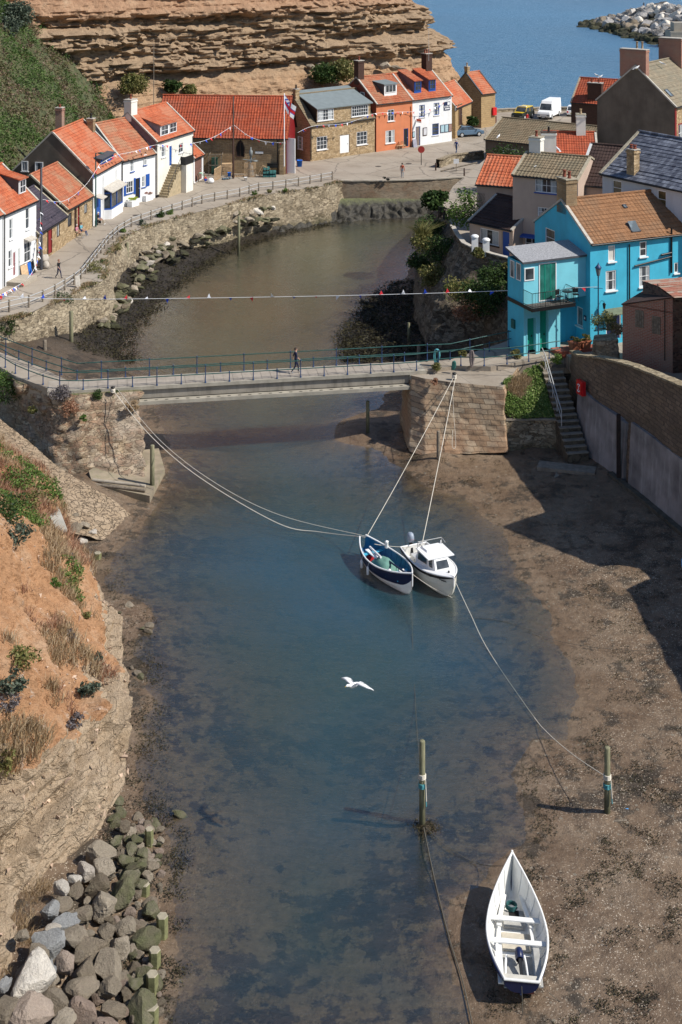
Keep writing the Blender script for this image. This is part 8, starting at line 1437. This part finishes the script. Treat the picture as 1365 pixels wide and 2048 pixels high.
p = px(159, 473, ST); t = thing('bench', 'wooden bench against the low stone cottage with two people on it', 'bench', p+Vector((-.1, .2, 0)), PI/2-.25); q = MB(); q.box(-1.0, -.1, .38, .8, .3, .42); q.build('seat', PALLET, t); q = MB(); q.box(-1.0, .3, .5, .8, .34, .85); q.build('backrest', PALLET, t)
for x in (-.9, .65):
    for y in (-.06, .22): q = MB(); q.box(x, y, 0, x+.06, y+.06, .38); q.build('leg', PALLET, t)
p = px(198, 449, ST); person('white-haired person in black sitting beside the bay window', p, PI/2-.2, SIT, CBK, BEI, (.6, .6, .58), 1.65, shoe=WP, sl=True); t = thing('bench', 'dark bench beside the green lamp post under the bay window', 'bench', p+Vector((.0, .1, 0)), PI/2-.2); q = MB(); q.box(-.5, -.1, .38, .5, .3, .42); q.build('seat', BK, t); q = MB(); q.box(-.5, .3, .45, .5, .34, .9); q.build('backrest', BK, t)
for x in (-.45, .4): q = MB(); q.box(x, -.05, 0, x+.05, .25, .38); q.build('leg', BK, t)
p = px(399, 364, ST); person('man in a pale green shirt bending over beside the lean-to garage', p, PI/2+.2, BEND, LGR, KHA, (.4, .38, .35), 1.75, shoe=BEI)
p = px(413, 364, ST); person('child in red and blue crouching in front of the bending man', p, -PI/2, CROUCH, CR, CB, (.25, .12, .05), 1.35, shoe=WP, sl=True); p = px(422, 366, ST); q = MB(); q.lathe([(0, 0), (.35, .05), (.4, .3), (.2, .55), (0, .6)], n=9); o = q.build('rubbish_bag', CW); o.location = p; tag(o, 'white bag beside the crouching child', 'bag')
p = px(805, 356, ST); person('person in a rust-red jacket and pale jeans standing on the dock edge', p, PI*.9, STAND, REDJ, GRYC, h=1.75); p = px(913, 307, ST); person('grey-haired man in a royal blue jumper walking across the square', p, PI*.8, WALK, plain('royal_blue_jumper', (.02, .06, .25), .9, .1, 6, .1), DEN, (.5, .5, .5), 1.76)
p = px(812, 294, ST); person('person in dark clothes standing in the doorway of the terracotta house', p+Vector((.1, -.1, 0)), .3, STAND, CBK, REDP, h=1.6, sl=True)
for i, (u, lab) in enumerate(((1288, 'left of the two people on the crest of the breakwater'), (1294, 'right of the two people on the crest of the breakwater'))): p = py(u, 16, 413-i); person(lab, (p.x, p.y, p.z), 0, SIT if i else STAND, CBK, CBK, h=1.7, group='people on the breakwater')
pp = px(83, 975, 2.25); person('person in a bright green hooded top perched on the slipway wall', (pp.x, pp.y, 1.75), -.4, SIT, GREENC, GREENC, (.45, .36, .30), 1.7, shoe=GREENC)
p = px(1055, 246, ST); person('person in red standing before the yellow and black car', p, .2, STAND, CR, CR, h=1.5)
# ---------------------------------------------------------------- vehicles
def vehicle(label, cat, loc, rz, L, W, H_, prof, cab, bodym, topm=None, group='parked vehicles', hood=None, wr=.34, rear=False):
    """prof: lower side profile (x,z); cab: (x0,x1,x2,x3,z0,z1) greenhouse bottom rear, bottom front, top front, top rear. front = -x"""
    t = thing(cat.replace(' ', '_'), label, cat, loc, rz, group); q = MB(); n = len(prof); hw = W/2
    V = [(x, s*hw*(.94 if z < .4 or z > .95 else 1), z) for s in (-1, 1) for x, z in prof]; q.add(V, [tuple(range(n-1, -1, -1)), tuple(range(n, 2*n))]+[(i, (i+1) % n, n+(i+1) % n, n+i) for i in range(n)], 0)
    body = q.build('body', [bodym], t); bv = body.modifiers.new('bevel', 'BEVEL'); bv.width = .06; bv.segments = 2; bv.limit_method = 'ANGLE'
    x0, x1, x2, x3, z0, z1 = cab; ins = .16 if z1-z0 < .9 else .08; q = MB()
    q.add([(x0, -hw*.93, z0), (x1, -hw*.93, z0), (x1, hw*.93, z0), (x0, hw*.93, z0), (x3, -hw+ins, z1), (x2, -hw+ins, z1), (x2, hw-ins, z1), (x3, hw-ins, z1)], [(0, 1, 5, 4), (1, 2, 6, 5), (2, 3, 7, 6), (3, 0, 4, 7), (4, 5, 6, 7)], 0); g_ = q.build('windows', GL, t)
    q = MB(); q.add([(x3-.02, -hw+ins-.02, z1-.02), (x2+.02, -hw+ins-.02, z1-.02), (x2+.02, hw-ins+.02, z1-.02), (x3-.02, hw-ins+.02, z1-.02), (x3, -hw+ins, z1+.05), (x2, -hw+ins, z1+.05), (x2, hw-ins, z1+.05), (x3, hw-ins, z1+.05)], [(4, 5, 6, 7), (0, 1, 5, 4), (1, 2, 6, 5), (2, 3, 7, 6), (3, 0, 4, 7)], 0)
    for (bx_, tx) in ((x0, x3), (x1, x2), ((x0+x1)/2, (x3+x2)/2)):
        for s in (-1, 1): q.tube([(bx_, s*hw*.935, z0), (tx, s*(hw-ins+.005), z1)], .035, 5, 0)
    q.build('roof', topm or bodym, t)
    xf, xr = prof[0][0], prof[-1][0]; xs = [p_[0] for p_ in prof]; mnx, mxx = min(xs), max(xs)
    for wx in (mnx+L*.19, mxx-L*.2):
        for s in (-1, 1):
            q = MB(); V = [(wx+r*math.cos(k*PI/9), s*y, wr+r*math.sin(k*PI/9)) for y, r in ((hw-.2, wr), (hw+.02, wr), (hw+.03, wr*.88), (hw+.02, wr*.62)) for k in range(18)]; q.add(V, [(j*18+k, j*18+(k+1) % 18, (j+1)*18+(k+1) % 18, (j+1)*18+k) for j in range(3) for k in range(18)], 0); q.build('wheel', BK, t); w = t.children[-1]
            q = MB(); V = [(wx+r*math.cos(k*PI/9), s*(hw+.02+(wr*.62-r)*.1), wr+r*math.sin(k*PI/9)) for r in (wr*.62, wr*.2) for k in range(18)]; q.add(V, [(k, (k+1) % 18, 18+(k+1) % 18, 18+k) for k in range(18)]+[tuple(range(18, 36))], 0); q.build('rim', STEEL, w)
    for s in (-1, 1):
        q = MB(); q.obox((mnx+.02, s*hw*.72, .68), (.06, 0, 0), (0, .2, 0), (0, 0, .09)); q.build('headlight', GLB if not rear else CR, t); q = MB(); q.obox((mxx-.02, s*hw*.82, .75), (.04, 0, 0), (0, .1, 0), (0, 0, .14)); q.build('tail_light', CR, t); q = MB(); q.obox((x1 if x1 < x0 else x0-.0, s*(hw+.1), z0+.08), (.06, 0, 0), (0, .09, 0), (0, 0, .07)); q.build('mirror', bodym, t)
    q = MB(); q.box(mnx-.02, -.35, .32, mnx+.01, .35, .5); q.box(mnx-.035, -.26, .36, mnx-.02, .26, .47, 1); q.build('grille', [BK, WP], t); q = MB(); q.box(mxx-.01, -.26, .5, mxx+.02, .26, .61); q.build('number_plate', plain('yellow_plate', (.6, .45, .05)), t); return t
CARP = [(-2.1, .3), (-2.12, .62), (-1.95, .82), (-1.0, .95), (1.6, .98), (2.05, .92), (2.1, .4), (2.0, .28)]
p = px(917, 272, ST); vehicle('blue-grey hatchback parked behind the white shop', 'car', Vector((14.9+2.6, 189.8, ST)), PI+.35, 4.2, 1.72, 1.45, CARP, (1.85, -.95, -.25, 1.2, .93, 1.42), plain('blue_grey_car_paint', (.10, .17, .25), .25, .03, 1, 0, spec=.6))
SUVP = [(-2.25, .45), (-2.28, .85), (-2.1, 1.08), (-1.0, 1.15), (2.1, 1.18), (2.25, .9), (2.22, .45)]; YEL = plain('coastguard_yellow_paint', (.70, .50, .02), .3, .03, 1, 0)
a_ = px(1047, 238, ST); t = vehicle('yellow and black off-road car with roof light bar facing the camera', 'off-road car', Vector((27.2, 205.5, ST)), PI/2-.55, 4.6, 1.85, 1.85, SUVP, (2.15, -1.0, -.45, 1.9, 1.15, 1.78), plain('dark_green_black_paint', (.02, .025, .02), .3, .03, 1, 0), YEL, wr=.42)
q = MB(); q.box(-2.0, -.7, 1.14, -1.0, .7, 1.18); q.build('bonnet', YEL, t); q = MB(); q.box(-.3, -.6, 1.85, -.05, .6, 1.98); q.build('light_bar', WP, t)
VP = [(-2.95, .4), (-3.0, .85), (-2.85, 1.15), (-2.2, 1.35), (2.95, 1.35), (2.95, .4)]
t = vehicle('tall white panel van facing the camera at the harbour edge', 'van', Vector((31.4, 207.2, ST)), PI/2-.45, 5.9, 2.0, 2.7, VP, (-1.1, -2.2, -1.55, -1.15, 1.33, 2.2), WP, wr=.38)
q = MB(); q.add([(-1.5, -.98, 1.3), (2.95, -.98, 1.3), (2.95, .98, 1.3), (-1.5, .98, 1.3), (-1.15, -.88, 2.62), (2.9, -.9, 2.68), (2.9, .9, 2.68), (-1.15, .88, 2.62), (-1.58, -.85, 2.15), (-1.58, .85, 2.15)], [(0, 1, 5, 4, 8), (1, 2, 6, 5), (2, 3, 9, 7, 6), (4, 5, 6, 7), (8, 4, 7, 9), (3, 0, 8, 9)]); o = q.build('load_body', WP, t); bv = o.modifiers.new('bevel', 'BEVEL'); bv.width = .08; bv.segments = 2
t = vehicle('white hatchback seen from behind at the right of the van', 'car', Vector((35.4, 209.5, ST)), -PI/2-.25, 4.0, 1.7, 1.45, CARP, (1.95, -.95, -.25, 1.45, .93, 1.45), WP)
# ---------------------------------------------------------------- gulls
GW = plain('gull_white', (.80, .80, .79), .8, .03, 6, 0); GG = plain('gull_grey', (.33, .35, .38), .8, .05, 6, 0); GY = plain('gull_beak_yellow', (.6, .4, .05), .6)
def gull_body(mb):
    V = []; prof = [(-.30, .012, 0), (-.22, .05, .01), (-.08, .085, 0), (.06, .085, .005), (.15, .055, .03), (.20, .048, .05), (.25, .045, .055), (.29, .02, .05), (.30, .008, .05)]
    for x, r, z in prof: V += [(x, r*math.cos(k*PI/5), z+r*.9*math.sin(k*PI/5)) for k in range(10)]
    mb.add(V, [(j*10+k, j*10+(k+1) % 10, (j+1)*10+(k+1) % 10, (j+1)*10+k) for j in range(8) for k in range(10)], 0, True); mb.tube([(.29, 0, .048), (.345, 0, .038)], [.014, .004], 5, 2)
    mb.add([(-.22, -.035, .0), (-.22, .035, .0), (-.42, .09, -.01), (-.42, -.09, -.01), (-.22, -.035, .015), (-.22, .035, .015), (-.42, .09, 0), (-.42, -.09, 0)], [(0, 1, 2, 3), (7, 6, 5, 4)], 0)
p = py(706, 1371, (CH-6)*F/(1371-VH)); q = MB(); gull_body(q); o = q.build('gull', [GW, GG, GY]); o.location = p; o.rotation_euler = (.15, -.1, math.radians(-138)); o.scale = (1.15,)*3; tag(o, 'gull flying low over the water with wings spread', 'gull')
for s in (1, -1):
    w = MB(); st_ = [(0, .05, .03, .14), (.02, .25, .13, .17), (.0, .45, .12, .16), (-.09, .62, .05, .11), (-.2, .78, -.02, .02)]; V = []
    for x, y, z, c_ in st_: V += [(x+c_*.55, y*s, z), (x-c_, y*s, z-.005), (x-c_*.1, y*s, z+.018)]
    w.add(V, [(j*3+k, j*3+(k+1) % 3, (j+1)*3+(k+1) % 3, (j+1)*3+k) for j in range(4) for k in range(3)], 0, True); w.build('wing', GW if s > 0 else GW, o)
def gull(u, v, Y, rz, label):
    p = py(u, v, Y); t = thing('gull', label, 'gull', (p.x, p.y, p.z), rz, 'gulls on the roofs'); q = MB(); gull_body(q); b_ = q.build('body', [GW, GG, GY], t); b_.location = (0, 0, .2); b_.rotation_euler = (0, -.35, 0); b_.scale = (.95,)*3
    q = MB()
    for s in (1, -1): q.add([(.1, s*.07, .27), (-.1, s*.09, .24), (-.36, s*.03, .12), (-.1, s*.085, .15)], [(0, 1, 2, 3)])
    q.build('wing', GG, t); q = MB(); q.tube([(0, .03, .14), (0, .03, 0)], .008, 4); q.tube([(0, -.03, .14), (0, -.03, 0)], .008, 4); q.build('leg', GY, t)
    t.scale = (1.25,)*3
for a in ((1193, 153.5, 187.6, 2.6, 'left of the two gulls on the mottled orange ridge'), (1202, 156.5, 187.2, .4, 'right of the two gulls on the mottled orange ridge'), (1274, 140, 141, .3, 'gull standing on the wide brick chimney stack'), (1324, 131, 145.5, 3.0, 'gull perched on the pale chimney pot'), (1303, 155, 145, 2.5, 'gull half hidden right of the wide brick stack'), (998, 276, 167.5, 1, 'gull on the grey-brown roof of the long low house'), (1046, 346, 113.6, 2.8, 'left gull on the roof of the tall pink house'), (1067, 342, 113.4, .2, 'right gull on the roof of the tall pink house'), (1116, 303, 133, 2, 'gull on the maroon roof beside the white chimney')): gull(*a)
# ---------------------------------------------------------------- planting along the quay and right bank
def bush(u, v, z, r, mat, label, n=500, s=.07, name='bush', Y=None, sc=(1, 1, .75), cat='bush', group=None):
    p = px(u, v, z) if Y is None else py(u, v, Y); q = MB(); leaves(q, (0, 0, r*sc[2]*.7), (r*sc[0], r*sc[1], r*sc[2]), n, s, seed=int(u+v)); q.tube([(0, 0, -.1), (0, 0, r*.5)], .03, 5, 1); o = q.build(name, [mat, DKW]); o.location = p; tag(o, label, cat, group)
for i, (u, v, z, r, mt, lab) in enumerate(((122, 612, 3.2, .95, DGRN, 'dark green bush bulging over the quay wall below the fence'), (85, 632, 2.9, .6, GRB, 'grey-green bush on the quay bank left of the dark green one'), (15, 665, 3.0, .8, DGRN, 'bush at the left frame edge below the quay fence'), (48, 650, 2.8, .55, GRN, 'bright green clump below the quay fence at the left'), (190, 552, 3.6, 1.0, OLV, 'olive shrub on the quay wall by the fence bend'), (203, 535, 3.5, .7, DGRN, 'dark shrub hanging over the wall at the fence bend'), (235, 500, 3.6, .5, OLV, 'small olive shrub on the wall above the bend'), (285, 452, 3.9, .5, GRB, 'grey-green clump on the quay verge'), (322, 436, 3.9, .6, DGRN, 'dark green clump on the quay verge'), (340, 430, 3.9, .5, GRN, 'green clump next to the dark one on the quay verge'), (247, 466, 3.9, .4, GRN, 'small green tuft at the foot of a fence post'), (510, 390, 4.0, .4, GRN, 'grass tuft on the quay verge before the boathouse'), (540, 386, 4.0, .35, OLV, 'olive tuft on the quay verge before the boathouse'), (570, 383, 4.0, .35, GRN, 'green tuft on the verge near the flagpole'), (5, 800, 3.2, 1.1, DGRN, 'dark bush at the left edge below the bridge approach'), (12, 770, 3.8, .8, GRN, 'leafy bush against the left bridge approach'), (120, 800, 4.2, .8, VIO, 'reddish twiggy shrub on top of the left abutment'), (140, 830, 3.4, .7, REDG, 'dry reddish shrub hanging on the left abutment corner'), (168, 840, 3.3, .28, GRN, 'small green plant in the left abutment face'), (195, 800, 4.0, .5, DGRN, 'dark ivy tuft on the left abutment'), (235, 800, 3.9, .45, DGRN, 'dark ivy tuft behind the left bollard'), (65, 825, 3.2, .35, plain('lime_leaf', (.30, .38, .05)) and OLV, 'yellow-green plant on the shaded abutment side'), (265, 820, 3.6, .5, BRNG, 'straw-coloured plant at the abutment edge'), (875, 740, 4.6, .4, OLV, 'straggly weeds at the right end of the bridge'), (925, 712, 4.7, .35, OLV, 'weeds along the far side of the right approach'), (1030, 715, 4.8, .45, OLV, 'dry weeds beneath the blue house corner'), (1115, 727, 4.8, .5, GRN, 'green weeds at the head of the stone stair'), (1090, 735, 4.7, .35, OLV, 'olive weeds at the top of the stair'), (870, 768, 4.3, .3, REDG, 'dry tuft growing on the right abutment face'), (1207, 658, 6.9, 1.0, OLV, 'bright green bush on the stone pier beside the lamp post'), (1232, 668, 6.6, .6, BRNG, 'dry bush beside the bright green one on the stone pier'))):
    bush(u, v, z, r, mt, lab, int(350+800*r), .06 if r > .5 else .05)
bush(925, 450, 0, 1.7, GRN, 'glossy bright green bush in front of the pink annex', 1500, .11, 'bush', 116.5, (1, .8, 1.1)); bush(1010, 348, 0, 2.2, DGRN, 'dark feathery tree behind the orange-roofed garden room', 1800, .12, 'tree', 138, (1.1, 1, .8), 'tree')
RB = 'bushes on the right bank'
for i, (u, v, Y, r, mt, lab) in enumerate(((872, 415, 130, 1.4, DGRN, 'dark spiky bush below the black deck'), (858, 470, 124, 1.5, DGRN, 'uppermost dark shrub tumbling down the right bank'), (845, 500, 121, 1.3, OLV, 'olive shrub on the right bank beside the water'), (880, 520, 116, 1.7, DGRN, 'large dark shrub under the yard wall'), (838, 540, 119, 1.2, DGRN, 'dark shrub overhanging the water edge'), (870, 570, 114, 1.4, OLV, 'olive-green shrub in the middle of the right bank'), (925, 600, 106.5, 1.6, OLV, 'olive ivy mass on the retaining wall left of the blue house'), (905, 585, 108, .6, GRN, 'small bright green plant on the retaining wall'), (965, 620, 104, 2.0, DGRN, 'dark ivy mass next to the blue house'), (990, 575, 106, 1.5, DGRN, 'dark ivy hanging under the yard wall'), (935, 640, 105, 1.2, REDG, 'reddish-brown dry shrub on the retaining wall'), (955, 515, 109, .6, OLV, 'yellow-green tuft beneath the left gate pier'), (1015, 540, 106.5, .5, OLV, 'pale tuft on the wall beside the blue annex'), (650, 165, 194, 2.3, DGRN, 'dark green bush at the foot of the sea cliff behind the honey stone cottage'), (685, 160, 195, 2.4, OLV, 'grey-green bush at the foot of the sea cliff beside the terracotta house'), (30, 50, 168, 2.4, GRB, 'grey-leaved shrub high on the left hillside'), (10, 75, 165, 2.0, GRB, 'grey-leaved shrub at the left frame edge high on the hillside'), (345, 182, 181, 1.3, DGRN, 'dark bush on the cliff apron above the boathouse roof'), (380, 188, 182, 1.0, OLV, 'small dry bush on the cliff apron above the boathouse roof'), (945, 249, 190, .9, DGRN, 'low green shrub between the outhouse and the stone store'), (270, 185, 176, 2.0, OLV, 'olive shrub where the hillside meets the cliff'))):
    bush(u, v, 0, r, mt, lab, int(500+1000*r), .09 if Y < 130 else .16, 'shrub', Y, cat='shrub')
q = MB()
for i in range(60): a = i*.7; blades(q, (0, 0, 0), 4, .2, 1.5, .03, i, 1.6)
o = q.build('spiky_plant', [OLV]); o.location = py(845, 480, 121.5); tag(o, 'sunlit spiky pale plant on the edge of the right bank', 'plant')
# small finds on the mud
t = MB(); t.tube([(0, 0, 0), (.28, .04, 0)], .06, 8); o = t.build('bottle', plain('blue_can', (.1, .35, .7), .3)); o.location = px(1243, 1621, .2); tag(o, 'small blue bottle lying right of the mooring post', 'bottle')
t = MB(); t.obox((0, 0, 0), (.25, .03, 0), (0, .08, 0), (0, 0, .03)); o = t.build('plank', WOODG); o.location = px(1241, 1641, .2); tag(o, 'short plank end on the mud near the mooring post', 'plank')
# ---------------------------------------------------------------- camera, light
cam = bpy.data.cameras.new('camera'); co = bpy.data.objects.new('camera', cam); C.objects.link(co); co.location = (0, 0, CH); co.rotation_euler = (PI/2, 0, 0); cam.sensor_fit = 'VERTICAL'; cam.sensor_height = 24; cam.sensor_width = 16; cam.lens = F/2048*24; cam.shift_y = -(1024-VH)/2048; cam.clip_start = 1; cam.clip_end = 20000
bpy.context.scene.camera = co
S = Vector((2.40, -.74, 2.62)).normalized(); sl_ = bpy.data.lights.new('sun', 'SUN'); sl_.energy = 4.9; sl_.angle = math.radians(.55); sl_.color = (1, .95, .87); so_ = bpy.data.objects.new('sun', sl_); C.objects.link(so_); so_.rotation_euler = S.to_track_quat('Z', 'Y').to_euler(); so_.location = (60, -20, 80)
w = bpy.data.worlds.new('World'); bpy.context.scene.world = w; w.use_nodes = True; nt = w.node_tree; bg = nt.nodes['Background']; sky = nd(nt, 'ShaderNodeTexSky', sky_type='NISHITA', sun_disc=False, sun_elevation=math.asin(S.z), sun_rotation=math.atan2(S.x, S.y), air_density=1.0, dust_density=.2, ozone_density=3.0); nt.links.new(sky.outputs[0], bg.inputs[0]); bg.inputs[1].default_value = .11
sc = bpy.context.scene; sc.view_settings.view_transform = 'Standard'; sc.view_settings.look = 'None'; sc.view_settings.exposure = .2; sc.view_settings.gamma = 1
sc.cycles.max_bounces = 6; sc.cycles.diffuse_bounces = 3; sc.cycles.glossy_bounces = 3; sc.cycles.transmission_bounces = 2; sc.cycles.transparent_max_bounces = 6
